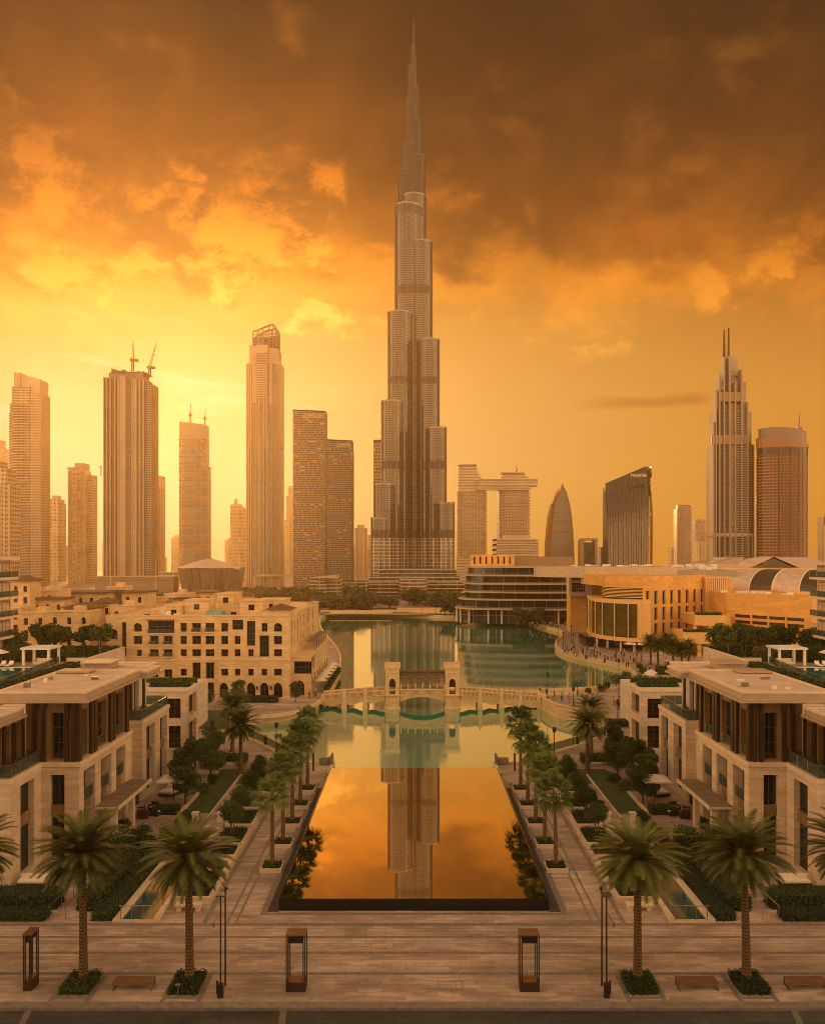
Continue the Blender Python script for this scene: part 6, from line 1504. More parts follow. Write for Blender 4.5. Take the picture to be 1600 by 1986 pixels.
    blk(t, 'body', L1, 568, 635, 797, Y, 34, None, (795, 799)); blk(t, 'cap', M['bronze_dark'], 567.6, 635.4, 795, Y-.3, 34.4, 796.5, (793.8, 797.6)); blk(t, 'corner_rail', M['bronze'], 633.5, 635.5, 818, Y-1, .99, 850)
    def sign(txt, px, py, size_px, Yf, mat, par, name='sign', ext=.15, sx=1.0):
        cu = bpy.data.curves.new(name, 'FONT'); cu.body = txt; cu.size = size_px*Yf/F; cu.extrude = ext; cu.align_x = 'CENTER'; cu.align_y = 'CENTER'
        o = bpy.data.objects.new(name, cu); COL.objects.link(o); o.data.materials.append(mat); o.parent = par; o.location = Vector((gx(px, Yf), Yf-.25, gz(py, Yf)))-root_loc(par); o.rotation_euler = (R(90), 0, 0); o.scale = (sx, 1, 1)
        bpy.context.view_layer.update(); dg = bpy.context.evaluated_depsgraph_get(); me = bpy.data.meshes.new_from_object(o.evaluated_get(dg)); q = bpy.data.objects.new(name, me); q.matrix_world = o.matrix_world.copy(); COL.objects.link(q); q.parent = par; q.location = o.location; q.rotation_euler = o.rotation_euler; q.scale = o.scale
        bpy.data.objects.remove(o); return q
    SG = plain('sign_metal', (.75, .56, .34), .4); sign('OEOZ8C', 610.5, 806.5, 11.5, Y-.1, SG, t, sx=.95)
    for (a, b, sz, g_) in ((575, 801, 7, 'S2'), (624.5, 822, 7, 'Z'), (570.5, 825.5, 12, ')'), (580.5, 836.5, 7, 'Z')): sign(g_, a, b, sz, Y-.1, SG, t)
    t = thing('screen_tower', 'shorter brown woven screen slab joined to the right of the lettered slab', 'tower', (gx(660, Y), Y, 0)); Y2 = Y+1.5
    L2 = lattice('woven_screen_b', (.30, .205, .125), (.065, .042, .026), 3.7*Y/F, 7*Y/F); blk(t, 'body', L2, 635, 685.5, 854, Y2, 32, None, (852.5, 855)); blk(t, 'cap', M['bronze_dark'], 635.5, 686, 853, Y2-.3, 32.4, 855, (851.5, 854)); blk(t, 'corner_rail', M['bronze'], 685, 687, 874, Y2+2, 28)
    sign('O8O90', 666, 863.5, 9.5, Y2-.1, SG, t); sign('C', 637.5, 858, 9, Y2-.1, SG, t); sign('Z', 682.5, 880, 8, Y2-.1, SG, t); sign('8', 682.5, 889, 8, Y2-.1, SG, t)
    Y = 860; t = thing('apartment_tower', 'small pale pointed top block between the brown slab and the great tower', 'tower', (gx(700, Y), Y, 0)); A = fm('flats_j', (.56, .42, .28), (.36, .26, .17), Y, 300, .9, 4, .55); blk(t, 'body', A, 688, 713, 1024, Y, 24); blk(t, 'roof_box', M['conc'], 693, 707, 1018, Y+3, 15, 1024)
    Y = 700; t = thing('lattice_tower', 'dark lattice tower partly hidden behind the left of the great tower', 'tower', (gx(733, Y), Y, 0)); blk(t, 'body', lattice('diagrid', (.34, .25, .15), (.08, .055, .035), 6.5*Y/F, 6*Y/F), 724.5, 760, 858, Y, 30); blk(t, 'cap', M['bronze_dark'], 724, 760, 852.5, Y-.4, 31, 858)
    # far low skyline strips
    r = random.Random(21)
    for i in range(26):
        px = 85+i*27+r.uniform(-8, 8)
        if i > 24: px = 1278+(i-24)*18
        w_ = r.uniform(14, 34); Y = r.uniform(820, 1150); tp = r.uniform(1036, 1086)
        t = thing('far_building', 'low hazy building far behind the towers', 'building', (gx(px, Y), Y, 0), 0, 'low hazy buildings behind the towers')
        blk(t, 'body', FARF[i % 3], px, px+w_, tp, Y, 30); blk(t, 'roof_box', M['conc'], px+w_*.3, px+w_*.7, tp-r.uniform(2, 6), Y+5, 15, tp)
    rank_labels([o for o in S.objects if o.get('group') == 'low hazy buildings behind the towers'], 'low hazy building behind the towers, %s of its kind from the left')
    return sign
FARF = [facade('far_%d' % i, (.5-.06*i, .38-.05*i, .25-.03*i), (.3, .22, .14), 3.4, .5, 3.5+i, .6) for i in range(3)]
sign = left_towers()

# ---------------------------------------------------------------- the great tower
def great_tower():
    Y = 560.0; cx, cy_ = gx(802.5, Y), Y; k = Y/F
    t = thing('great_tower', 'immensely tall stepped silver tower with a needle spire beyond the lake', 'tower', (cx, cy_, 0))
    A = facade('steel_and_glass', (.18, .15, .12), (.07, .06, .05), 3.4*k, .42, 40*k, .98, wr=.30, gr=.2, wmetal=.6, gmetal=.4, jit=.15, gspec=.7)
    AT = facade('dimmed_upper_steel', (.075, .06, .047), (.035, .029, .023), 3.4*k, .42, 40*k, .98, wr=.35, gr=.25, wmetal=.3, gmetal=.2, jit=.15)  # darker copy of the steel: the top's lack of haze is put into the colour
    B = facade('lower_glazing', (.46, .36, .25), (.10, .085, .065), 6.4*k, .70, 9.5*k, .74, wr=.4, gr=.14, wmetal=.4, gmetal=.2, jit=.4, gspec=.7)
    D = plain('mechanical_band', (.085, .06, .042), .5, .1)
    FN = plain('steel_fin', (.27, .21, .155), .35, .5)
    def lobe(ang, L, r, z1, z0=0.0, mat=A, n=11):
        a = R(ang); d = Vector((math.cos(a), math.sin(a))); nn = Vector((-d.y, d.x)); c = Vector((cx, cy_)); e = c+d*L
        pts = [c-nn*r]+[e+(d*math.cos(q)+nn*math.sin(q))*r for q in [(-math.pi/2+math.pi*i/n) for i in range(n+1)]]+[c+nn*r]
        return [(p.x, p.y) for p in pts]
    LA, RA, BA = 229.0, -49.0, 90.0
    # (half width reached at that side in px, height row)
    left = [(79, 1010), (74.5, 947), (61.5, 790), (50, 619), (36.5, 409)]
    right = [(75.5, 982), (61.5, 840), (49, 671), (36, 480), (23.5, 385)]
    upl = [(23.5, 335), (19.5, 285), (13, 195), (9, 130), (4.6, 92)]
    upr = [(18.5, 307), (12.5, 237), (8.5, 172), (3.4, 110)]
    cosl = abs(math.cos(R(LA)))
    def wing(lst, ang, r0, name):
        for i, (ext, row) in enumerate(lst):
            r = r0*(1+.14*i) if ext > 20 else ext*k*.62
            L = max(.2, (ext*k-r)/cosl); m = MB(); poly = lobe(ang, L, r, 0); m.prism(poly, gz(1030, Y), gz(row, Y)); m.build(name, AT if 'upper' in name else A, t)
            m = MB(); m.prism(poly, 0, gz(1030, Y), cap=False); m.build('lower_storeys', B, t)
            # parapet ring at the setback and bright fins round the nose
            m = MB(); rp = lobe(ang, L, r+.25, 0); m.prism(rp, gz(row, Y), gz(row, Y)+1.1); m.build('setback_parapet', D if 'upper' in name else FN, t)
            m = MB(); pp = lobe(ang, L, r+.16, 0, n=11)
            for p in pp[1:-1:2]: m.box(p[0]-.10, p[0]+.10, p[1]-.10, p[1]+.10, 0, gz(row, Y)+1.2)
            m.build('steel_fins', D if 'upper' in name else FN, t)
            for b0, b1 in ((1045, 1030), (916, 901), (753, 740), (579, 563), (426, 410)):
                if gz(b1, Y) < gz(row, Y)+1: m = MB(); m.prism(lobe(ang, L, r+.10, 0), gz(b0, Y), min(gz(b1, Y), gz(row, Y)+.3)); m.build('mechanical_band', D, t)
    wing(left, LA, 5.4, 'left_wing_tier'); wing(right, RA, 5.4, 'right_wing_tier')
    wing(upl, 195.0, 3.6, 'upper_left_tier'); wing(upr, -15.0, 3.6, 'upper_right_tier')
    # rear wing and core
    for i, (ln, row) in enumerate(((24, 880), (18, 700), (12, 540), (7, 440))): m = MB(); m.prism(lobe(BA, ln, 5.5, 0), 0, gz(row, Y)); m.build('rear_wing_tier', A, t)
    m = MB(); m.cyl(cx, cy_-1.4, 4.9, 0, gz(470, Y), 12); m.build('core', plain('core_glass', (.13, .10, .075), .25, .3), t)
    m = MB()
    for dx in (-3.2, -1.1, 1.1, 3.2): m.box(cx+dx-.22, cx+dx+.22, cy_-6.6, cy_-5.6, gz(1100, Y), gz(500 if abs(dx) < 2 else 600, Y))
    m.build('core_fins', FN, t)
    for z0, z1, r0, r1 in ((gz(300, Y), gz(200, Y), 4.0, 3.0), (gz(200, Y), gz(130, Y), 2.8, 1.9), (gz(130, Y), gz(80, Y), 1.5, .9), (gz(80, Y), gz(37, Y), .6, .34)):
        m = MB(); m.cyl(cx-.2, cy_, r0, z0, z1, 10, r1); m.build('spire', AT if r0 > 1.4 else M['bronze_dark'], t)
    # podium: long terraced glass base and entrance drum
    PB = facade('podium_glazing', (.44, .34, .23), (.09, .075, .055), 1.9, .62, 5.5, .93, jit=.5)
    pod = thing('tower_podium', 'long low glazed podium at the foot of the great tower', 'building', (cx, 520, 0))
    for i, (a, b, tp, Yp, dp) in enumerate(((700, 905, 1130, 470, 40), (716, 892, 1117, 486, 40), (735, 885, 1104, 505, 30))): blk(pod, 'terrace', PB, a, b, tp, Yp, dp); slabs(pod, 'terrace_edges', M['conc'], a-2, b+2, tp, 1150 if i == 0 else 1128, 7.5, Yp, 1.6, .25)
    m = MB(); Yd = 455; c_ = gx(801, Yd); w_ = 27*Yd/F
    pts = [(c_-w_, Yd+14)]+[(c_-w_*math.cos(q), Yd+6-6*math.sin(q)) for q in [math.pi*i/12 for i in range(13)]]+[(c_+w_, Yd+14)]; m.prism(pts, 0, gz(1123, Yd)); m.build('entrance_drum', PB, pod)
    m = MB(); m.box(gx(786, Yd), gx(822, Yd), Yd-4, Yd-1, gz(1157, Yd), gz(1155, Yd)); m.build('entrance_canopy', M['white'], pod)
    t2 = thing('lakeside_offices', 'glazed office block with a slanting flat roof left of the great tower', 'building', (gx(640, 450), 450, 0)); Yp = 430
    blk(t2, 'body', PB, 600, 640, 1122, Yp, 40, 1158, (1124, 1128)); blk(t2, 'side_body', PB, 640, 672, 1128, Yp+4, 36, 1158, (1128, 1124)); blk(t2, 'roof', M['conc'], 599, 663, 1118, Yp-1, 44, 1121, (1121, 1116)); blk(t2, 'body', PB, 664, 735, 1126, Yp+30, 30)
    piers(t2, 'column', M['conc'], (612, 640, 655), 2.2, 1158, Yp+6)
great_tower()

def right_towers():
    # linked pair
    Y = 700; t = thing('linked_towers', 'pair of banded towers joined by a long cantilevered sky bridge', 'tower', (gx(960, Y), Y, 0))
    A = fm('flats_k', (.70, .54, .33), (.27, .20, .12), Y, 5.4, .50, 5.5, .62, jit=.4); A2 = fm('flats_k2', (.70, .54, .33), (.36, .27, .16), Y, 5.4, .42, 40, .97, jit=.2)
    def tw(px0, px1, prof, dp, nm):
        m = MB(); x0, x1 = gx(px0, Y), gx(px1, Y); r = 4; pts = [(x0, Y+r), (x0+r*.3, Y+r*.3), (x0+r, Y), (x1-r, Y), (x1-r*.3, Y+r*.3), (x1, Y+r), (x1, Y+dp), (x0, Y+dp)]; m.prism(pts, 0, gz(prof, Y)); m.build(nm, A, t)
        slabs(t, 'floor_bands', M['conc'], px0-.8, px1+.8, prof, 1090, 5.4, Y, .8, .28)
    tw(887, 944, 955, 26, 'tower_shaft'); tw(969, 1028, 955, 26, 'tower_shaft')
    for i, (a, b, tp, bt) in enumerate(((887, 924, 902, 910), (887, 926, 910, 918), (887, 931, 918, 926), (887, 935, 926, 934), (887, 940, 934, 942), (887, 943, 942, 955), (975, 1022, 917, 924), (972, 1028, 924, 931), (969, 1029, 931, 955))): blk(t, 'upper_floors', A2, a, b, tp, Y+.4+.05*i, 24, bt)
    blk(t, 'roof_edge', M['conc'], 887, 924, 899.5, Y-1, 28, 902, (901, 899.5)); blk(t, 'roof_edge', M['conc'], 974, 1020, 916, Y-1, 28, 918)
    for (a, b, tp, bt) in ((930, 1047, 930, 941), (925, 1034, 942, 950)): blk(t, 'sky_bridge', A2, a, b, tp, Y-2, 22, bt)
    blk(t, 'sky_bridge_edge', M['conc'], 930, 1047.5, 929, Y-3, 24, 930.5); blk(t, 'sky_bridge_edge', M['conc'], 930, 1047.5, 940, Y-3, 24, 942)
    m = MB(); x = gx(1002, Y); m.tube((x, Y+5, gz(917, Y)), (x+1, Y+5, gz(908, Y)), .5, 5); m.tube((x+1, Y+5, gz(908, Y)), (x-.5, Y+5, gz(901, Y)), .35, 4); m.build('roof_mast', M['crane'], t)
    blk(t, 'podium', A2, 884, 990, 1080, Y-5, 50)
    Y = 480; t = thing('banded_block', 'low curved block with horizontal shade bands before the linked towers', 'building', (gx(1005, Y), Y, 0)); A = fm('banded', (.46, .34, .22), (.10, .075, .05), Y, 10, .5, 4, .94)
    m = MB(); pts = [(gx(964, Y), Y+2), (gx(1005, Y), Y-1), (gx(1046, Y), Y+4), (gx(1047, Y), Y+30), (gx(964, Y), Y+30)]; m.prism(pts, 0, gz(1042, Y)+0, z1s=[gz(1045, Y), gz(1046, Y), gz(1050, Y), gz(1050, Y), gz(1045, Y)]); m.build('body', A, t)
    m = MB()
    for i in range(4): z = gz(1078-i*10, Y); m.prism([(p[0]*1.0+(0 if p[1] > Y+10 else 0), p[1]-.9) for p in pts], z, z+1.0)
    m.build('shade_bands', M['conc'], t); blk(t, 'roof_box', M['conc'], 975, 1027, 1038, Y+8, 14, 1046)
    # pointed arch tower
    Y = 640; t = thing('arch_tower', 'pointed arch shaped glass tower with a golden left flank', 'tower', (gx(1087, Y), Y, 0)); k = Y/F
    prof = [(0, 1), (.3, 1.0), (.45, .97), (.6, .88), (.72, .79), (.82, .65), (.90, .47), (.96, .27), (1.0, .04)]; Ht = gz(946, Y); hw = 27*k; xc = gx(1089, Y)
    G_ = fm('arch_glass', (.33, .245, .165), (.25, .19, .135), Y, 5.2, .72, 40, .99, gr=.2, jit=.12)
    m = MB(); fr = [(xc+s*w_*hw*.80+3.5*k*(1-w_), z*Ht) for s in (1,) for z, w_ in prof]+[(xc-w_*hw*.80+2*k*(1-w_), z*Ht) for z, w_ in prof[::-1]]
    m.face([(x, Y-2, z) for x, z in fr], [(x, z) for x, z in fr]); m.face([(x, Y+14, z) for x, z in fr[::-1]]); m.build('glass_front', G_, t)
    m = MB()
    for (z0, w0), (z1, w1) in zip(prof[:-1], prof[1:]):
        for s in (-1, 1):
            m.k = 0 if s < 0 else 1
            a0, a1 = xc+s*w0*hw*1.0+2*k*(1-w0), xc+s*w1*hw*1.0+2*k*(1-w1); b0, b1 = xc+s*w0*hw*.80+3*k*(1-w0), xc+s*w1*hw*.80+3*k*(1-w1)
            m.face([(b0, Y-2.3, z0*Ht), (b1, Y-2.3, z1*Ht), (a1, Y+4, z1*Ht+1.5), (a0, Y+4, z0*Ht)]); m.face([(a0, Y+4, z0*Ht), (a1, Y+4, z1*Ht+1.5), (a1, Y+16, z1*Ht+1.5), (a0, Y+16, z0*Ht)])
    m.build('flank', [glassy('gold_flank', (.42, .24, .07), .14, .7, .5), M['bronze']], t)
    m = MB(); m.tube((xc+2*k, Y+2, Ht), (xc+3*k, Y+2, Ht+3), .8, 5); m.build('tip', M['bronze'], t)
    Y = 620; t = thing('framed_office', 'small office block in a pale portal frame', 'building', (gx(1140, Y), Y, 0)); blk(t, 'body', fm('off_c', (.20, .165, .13), (.10, .09, .08), Y, 5, .6, 4, .8), 1127, 1154, 1052, Y, 24)
    for a, b, tp in ((1119, 1127, 1048), (1154, 1160, 1048)): blk(t, 'side_frame', M['conc'], a, b, tp, Y-1, 25)
    blk(t, 'top_frame', M['conc'], 1122, 1161, 1044, Y-1.4, 26, 1047.9)
    Y = 650; t = thing('dark_office', 'low dark office block next to the slanted glass tower', 'building', (gx(1171, Y), Y, 0)); blk(t, 'body', fm('off_d', (.15, .11, .08), (.07, .055, .045), Y, 5, .6, 4, .8), 1160, 1183, 1061, Y, 22); blk(t, 'roof_box', M['bronze'], 1164, 1176, 1058, Y+4, 10, 1061)
    # slanted mirror tower
    Y = 560; k = Y/F; t = thing('slanted_tower', 'mirror glass tower with a slanting roofline and vertical ribs', 'tower', (gx(1227, Y), Y, 0))
    prof = [(1100, 1179.5, 1258), (1040, 1179, 1259), (1000, 1180, 1260), (965, 1181.5, 1261.5), (935, 1183.5, 1263.5), (899, 1186, 1265.5)]; NX = 16
    top = lambda f: 934+(899-934)*f                        # roofline, left to right
    GL = glassy('mirror_facade', (.12, .10, .08), .05, .9, .85); RB = plain('dark_rib', (.06, .042, .028), .3, .4)
    m = MB(); ribs = MB()
    def row_at(q, f):                                     # q 0..1 from the base to the roofline at f
        py = 1100+(top(f)-1100)*q
        for (ya, la, ra), (yb, lb, rb) in zip(prof[:-1], prof[1:]):
            if yb <= py <= ya: g = (ya-py)/(ya-yb); l, r_ = la+(lb-la)*g, ra+(rb-ra)*g; break
        else: l, r_ = prof[-1][1:]
        px = l+(r_-l)*f; lean = 42.0*max(0, q-.40)**2
        return (gx(px, Y), Y+lean, gz(py, Y))
    NZ = 14
    for i in range(NX):
        for j in range(NZ):
            f0, f1 = (i+.04)/NX, (i+.96)/NX; q0, q1 = j/NZ, (j+1)/NZ; a, b, c, d = row_at(q0, f0), row_at(q0, f1), row_at(q1, f1), row_at(q1, f0); tilt = .05
            m.face([a, (b[0], b[1]+tilt, b[2]), (c[0], c[1]+tilt, c[2]), d])
        for j in range(NZ):
            f0 = i/NX; A_, B_ = row_at(j/NZ, f0), row_at((j+1)/NZ, f0); w_ = .5
            ribs.face([(A_[0]-.12, A_[1]-.3, A_[2]), (A_[0]+.12, A_[1]-.3, A_[2]), (B_[0]+.12, B_[1]-.3, B_[2]), (B_[0]-.12, B_[1]-.3, B_[2])]); ribs.face([(A_[0]+.12, A_[1]-.3, A_[2]), (A_[0]+.14, A_[1]+.3, A_[2]), (B_[0]+.14, B_[1]+.3, B_[2]), (B_[0]+.12, B_[1]-.3, B_[2])])
    m.build('mirror_glass', GL, t); ribs.build('ribs', RB, t)
    m = MB(); sidep = [(1100, 1259, 1274), (1040, 1260, 1275.5), (1000, 1261, 1275.5), (960, 1262, 1273), (925, 1264, 1269), (901, 1265.6, 1266.5)]; sp_ = MB()
    for (ya, la, ra), (yb, lb, rb) in zip(sidep[:-1], sidep[1:]):
        m.face([(gx(la, Y), Y-.5, gz(ya, Y)), (gx(ra, Y), Y+14, gz(ya, Y)), (gx(rb, Y), Y+14, gz(yb, Y)), (gx(lb, Y), Y-.5+4*(1100-yb)/200, gz(yb, Y))], [(0, gz(ya, Y)), (14, gz(ya, Y)), (14, gz(yb, Y)), (0, gz(yb, Y))])
        sp_.tube((gx(ra, Y), Y+14, gz(ya, Y)), (gx(rb, Y), Y+14, gz(yb, Y)), .9, 5)
    m.build('side_facade', fm('side_lv', (.26, .175, .11), (.12, .08, .05), Y, 6, .55, 60, 1.0), t); sp_.build('edge_spine', M['bronze'], t)
    m = MB(); pts = [row_at(1, i/NX) for i in range(NX+1)]; N_ = len(pts)
    for i in range(NX): m.face([pts[i], pts[i+1], (pts[i+1][0], Y+22, pts[i+1][2]-2), (pts[i][0], Y+22, pts[i][2]-2)])
    m.face([(pts[0][0], Y+22, 0), (pts[0][0], Y+22, pts[0][2]-2), (pts[-1][0], Y+22, pts[-1][2]-2), (pts[-1][0], Y+22, 0)]); m.face([row_at(0, 0), row_at(.5, 0), pts[0], (pts[0][0], Y+22, pts[0][2]-2), (pts[0][0], Y+22, 0)]); m.build('body', RB, t)
    sign('reqelaa', 1239, 921.5, 9.5, Y-1.0+4.6, plain('pale_sign', (.8, .66, .45), .4), t, ext=.3, sx=1.15)
    # small distant group
    Y = 820; t = thing('twin_crest_tower', 'small glossy tower with a crested top right of the slanted tower', 'tower', (gx(1321, Y), Y, 0)); A = fm('flats_m', (.42, .31, .21), (.26, .19, .13), Y, 3.5, .55, 4, .6); GF = glassy('warm_glass', (.30, .19, .09), .3, .4, .1)
    blk(t, 'body', A, 1317, 1341, 985, Y, 26); blk(t, 'glass_corner', GF, 1301, 1317, 987, Y-3, 25)
    for a in (1303, 1309, 1315, 1322, 1328, 1335): blk(t, 'crest', A, a, a+5, 979, Y+2, 16, 988)
    for a, tp in ((1313.5, 973), (1336, 974)): m = MB(); m.tube((gx(a, Y), Y+8, gz(980, Y)), (gx(a, Y), Y+8, gz(tp, Y)), .5, 5, .2); m.build('mast', M['crane'], t)
    Y = 860; t = thing('far_building', 'plain hazy block right of the crested tower', 'building', (gx(1353, Y), Y, 0)); blk(t, 'body', fm('flats_n', (.46, .34, .23), (.40, .295, .2), Y, 6, .5, 6, .6), 1342, 1368, 1009, Y, 24); blk(t, 'roof_box', M['conc'], 1348, 1360, 1007, Y+4, 10, 1009)
    Y = 700; t = thing('lit_block', 'low sunlit block with tall slots right of the crested tower', 'building', (gx(1355, Y), Y, 0)); blk(t, 'body', fm('flats_o', (.66, .47, .24), (.5, .36, .2), Y, 100, .9, 5, .4), 1345, 1366, 1052, Y, 22); blk(t, 'roof_box', M['conc'], 1350, 1362, 1049, Y+4, 10, 1052)
    # stepped hotel tower with twin spires
    Y = 560; t = thing('twin_spire_tower', 'stepped silver hotel tower with twin spires on the right', 'tower', (gx(1414, Y), Y, 0)); q_ = lambda c: 1350+c*.2418; q = lambda c: mp(t, q_(c)); qy = lambda c: 620+c*.2418
    ST = plain('silver_cladding', (.34, .275, .205), .6, .08, var=.08, scale=.1)
    V1 = fm('hotel_louvre', (.42, .355, .28), (.06, .05, .04), Y, 4.7, .55, 60, 1.0, jit=.25, gr=.5, gspec=.2); V2 = fm('hotel_glass', (.36, .30, .23), (.20, .175, .13), Y, 4.7, .8, 5, .9, gr=.35, gmetal=.1, jit=.25, gspec=.3); V3 = fm('hotel_dark', (.36, .30, .23), (.055, .045, .036), Y, 4.7, .62, 4, .8, jit=.3, gr=.5, gspec=.2)
    setmap(t, 1364.5, 1463, Y, 14); strips = [(60, 80, 1025, V3, 6), (80, 104, 1000, V3, 4.5), (104, 136, 720, V3, 3), (136, 150, 705, ST, 2.2), (150, 180, 695, V2, 1.8), (180, 230, 672, V1, 1.2), (230, 284, 668, V2, 0), (284, 345, 672, V1, .6), (345, 405, 662, ST, 1.6), (405, 440, 740, ST, 3), (440, 467, 1000, V3, 5)]
    for a, b, tp, mt, dy in strips: blk(t, 'facade_bay', mt, q_(a), q_(b), qy(tp), Y+dy, 32-2*dy)
    for a, b, tp, dy in ((62, 84, 1020, 5), (340, 395, 975, .2), (395, 440, 985, 2.4)): blk(t, 'lower_bay', V1 if a == 340 else V3, q_(a), q_(b), qy(tp), Y+dy-.4, .39)
    for c, tp in ((80, 820), (104, 556), (136, 432), (180, 300), (232, 300), (284, 500), (345, 400), (400, 660)): m = MB(); x = gx(q(c), Y); m.box(x-.45, x+.45, Y-1.4, Y+6, 0, gz(qy(tp), Y)); m.build('vertical_fin', ST, t)
    for a, b, tp, bt, dy in ((78, 94, 820, 1000, 8), (106, 130, 556, 720, 7), (136, 155, 432, 705, 6), (176, 212, 300, 690, 5)): blk(t, 'crown_blade', M['bronze'] if a != 176 else ST, q_(a), q_(b), qy(tp), Y+dy, 14, qy(bt))
    for a, b, tp, bt, dy in ((214, 310, 292, 680, 3), (310, 355, 396, 680, 4), (355, 392, 502, 670, 5)): blk(t, 'crown_panel', ST, q_(a), q_(b), qy(tp), Y+dy, 18, qy(bt))
    for z_ in (640, 985): slabs(t, 'dark_band', M['bronze'], q_(136 if z_ < 900 else 62), q_(340 if z_ < 900 else 392), qy(z_-8), qy(z_+16), 30, Y+.0, .9, .6)
    m = MB()
    for (a0, b0) in ((150, 178), (186, 226), (238, 280)):
        for k2 in range(3):
            z0, z1 = gz(qy(620-k2*75), Y), gz(qy(545-k2*75), Y)
            if a0 == 150 and k2 > 1: continue
            m.tube((gx(q(a0), Y), Y+1.8, z0), (gx(q(b0), Y), Y+1.8, z1), .3, 4); m.tube((gx(q(b0), Y), Y+1.8, z0), (gx(q(a0), Y), Y+1.8, z1), .3, 4)
    m.build('crown_bracing', ST, t)
    m = MB(); m.tube((gx(q(288), Y), Y+2.5, gz(qy(440), Y)), (gx(q(325), Y), Y+2.5, gz(qy(452), Y)), .6, 4, .2); m.tube((gx(q(325), Y), Y+2.5, gz(qy(450), Y)), (gx(q(300), Y), Y+2.5, gz(qy(472), Y)), .5, 4, .2); m.build('emblem', M['bronze_dark'], t)
    for c, tp in ((217, 60), (258, 45)):
        m = MB(); x = gx(q(c), Y); m.tube((x, Y+6, gz(qy(300), Y)), (x, Y+6, gz(qy(tp), Y)), .95, 8, .55); m.build('spire', M['bronze_dark'], t)
    blk(t, 'base_band', M['conc'], q_(64), q_(468), qy(1712), Y-1.2, 30, qy(1740)); piers(t, 'base_pier', ST, [q_(c) for c in (85, 130, 180, 232, 284, 345, 405, 440)], 1.8, qy(1715), Y, None, 2.2)
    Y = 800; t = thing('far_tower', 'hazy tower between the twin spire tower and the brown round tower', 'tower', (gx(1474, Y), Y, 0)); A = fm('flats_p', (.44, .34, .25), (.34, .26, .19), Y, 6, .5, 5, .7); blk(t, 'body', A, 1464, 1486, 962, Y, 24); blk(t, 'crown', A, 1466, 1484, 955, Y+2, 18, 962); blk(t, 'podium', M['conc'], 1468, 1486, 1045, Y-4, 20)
    # rounded brown tower
    Y = 540; k = Y/F; t = thing('round_brown_tower', 'rounded red brown hotel tower with a copper band and rooftop mast', 'tower', (gx(1531, Y), Y, 0)); q0, q1 = 1481.5, 1580
    cxx = (gx(q0, Y)+gx(q1, Y))/2; rx = (gx(q1, Y)-gx(q0, Y))/2
    def oval(sc=1.0, sy=.62, n=28): return [(cxx+rx*sc*math.cos(a), Y+rx*sy-rx*sy*sc*math.sin(a)) for a in [2*math.pi*i/n for i in range(n)]][::-1]
    A = fm('brown_flats', (.235, .115, .055), (.022, .014, .010), Y, 6.0, .55, 6.6, .68, jit=.4)
    m = MB(); m.prism(oval(.985), 0, gz(860, Y)); m.build('body', A, t)
    m = MB(); m.prism(oval(1.0), gz(880, Y), gz(864, Y)); m.build('glazed_band', plain('dark_band_glass', (.05, .035, .025), .2), t)
    m = MB(); rr = oval(1.02); zs = [gz(846+14*((p[0]-cxx)/rx*.5+.5), Y) for p in rr]; m.prism(rr, gz(866, Y), 0, z1s=zs); m.build('copper_band', plain('copper_cladding', (.30, .15, .06), .5, .1), t)
    m = MB(); rr = oval(.93); zs = [gz(832-4*math.cos((p[0]-cxx)/rx*1.4)+8*((p[0]-cxx)/rx*.5), Y) for p in rr]; m.prism(rr, gz(866, Y), 0, z1s=zs); m.build('roof_drum', plain('grey_brown_cladding', (.22, .17, .13), .5), t)
    m = MB(); z = gz(1092, Y)
    while z < gz(885, Y):
        n = 28; ov = oval(1.03, .62, n); idx = [i for i in range(n) if ov[i][0] < cxx-rx*.42 and ov[i][1] < Y+rx*.9]; idx.sort(key=lambda i: ov[i][0]+(0 if ov[i][1] < Y+rx*.62 else -100))
        pts = [ov[i] for i in idx]; m.prism(pts+[(p[0]+.9*(1 if p[0] < cxx else -1), p[1]+.6) for p in pts[::-1]], z, z+.8); z += 6.0*k
    m.build('balcony_bands', plain('brown_balcony', (.32, .16, .075), .6), t)
    piers(t, 'pier', plain('brown_pier', (.26, .12, .052), .6), (1513, 1535, 1557), 1.6, 868, Y-.2, None, .6)
    m = MB(); x = gx(1569.5, Y); m.tube((x, Y+14, gz(835, Y)), (x, Y+14, gz(791, Y)), .7, 6, .2); m.box(x-1.4, x+1.4, Y+12.5, Y+15.5, gz(838, Y), gz(822, Y)); m.box(x-3.2, x-1.8, Y+12.5, Y+15.5, gz(838, Y), gz(826, Y)); m.build('roof_mast', M['bronze'], t)
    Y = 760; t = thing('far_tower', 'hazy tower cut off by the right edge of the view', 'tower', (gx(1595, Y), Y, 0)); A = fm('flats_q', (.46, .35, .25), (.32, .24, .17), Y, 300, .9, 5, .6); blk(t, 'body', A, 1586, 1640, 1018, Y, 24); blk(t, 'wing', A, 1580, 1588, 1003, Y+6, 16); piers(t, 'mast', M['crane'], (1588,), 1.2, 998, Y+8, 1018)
right_towers()

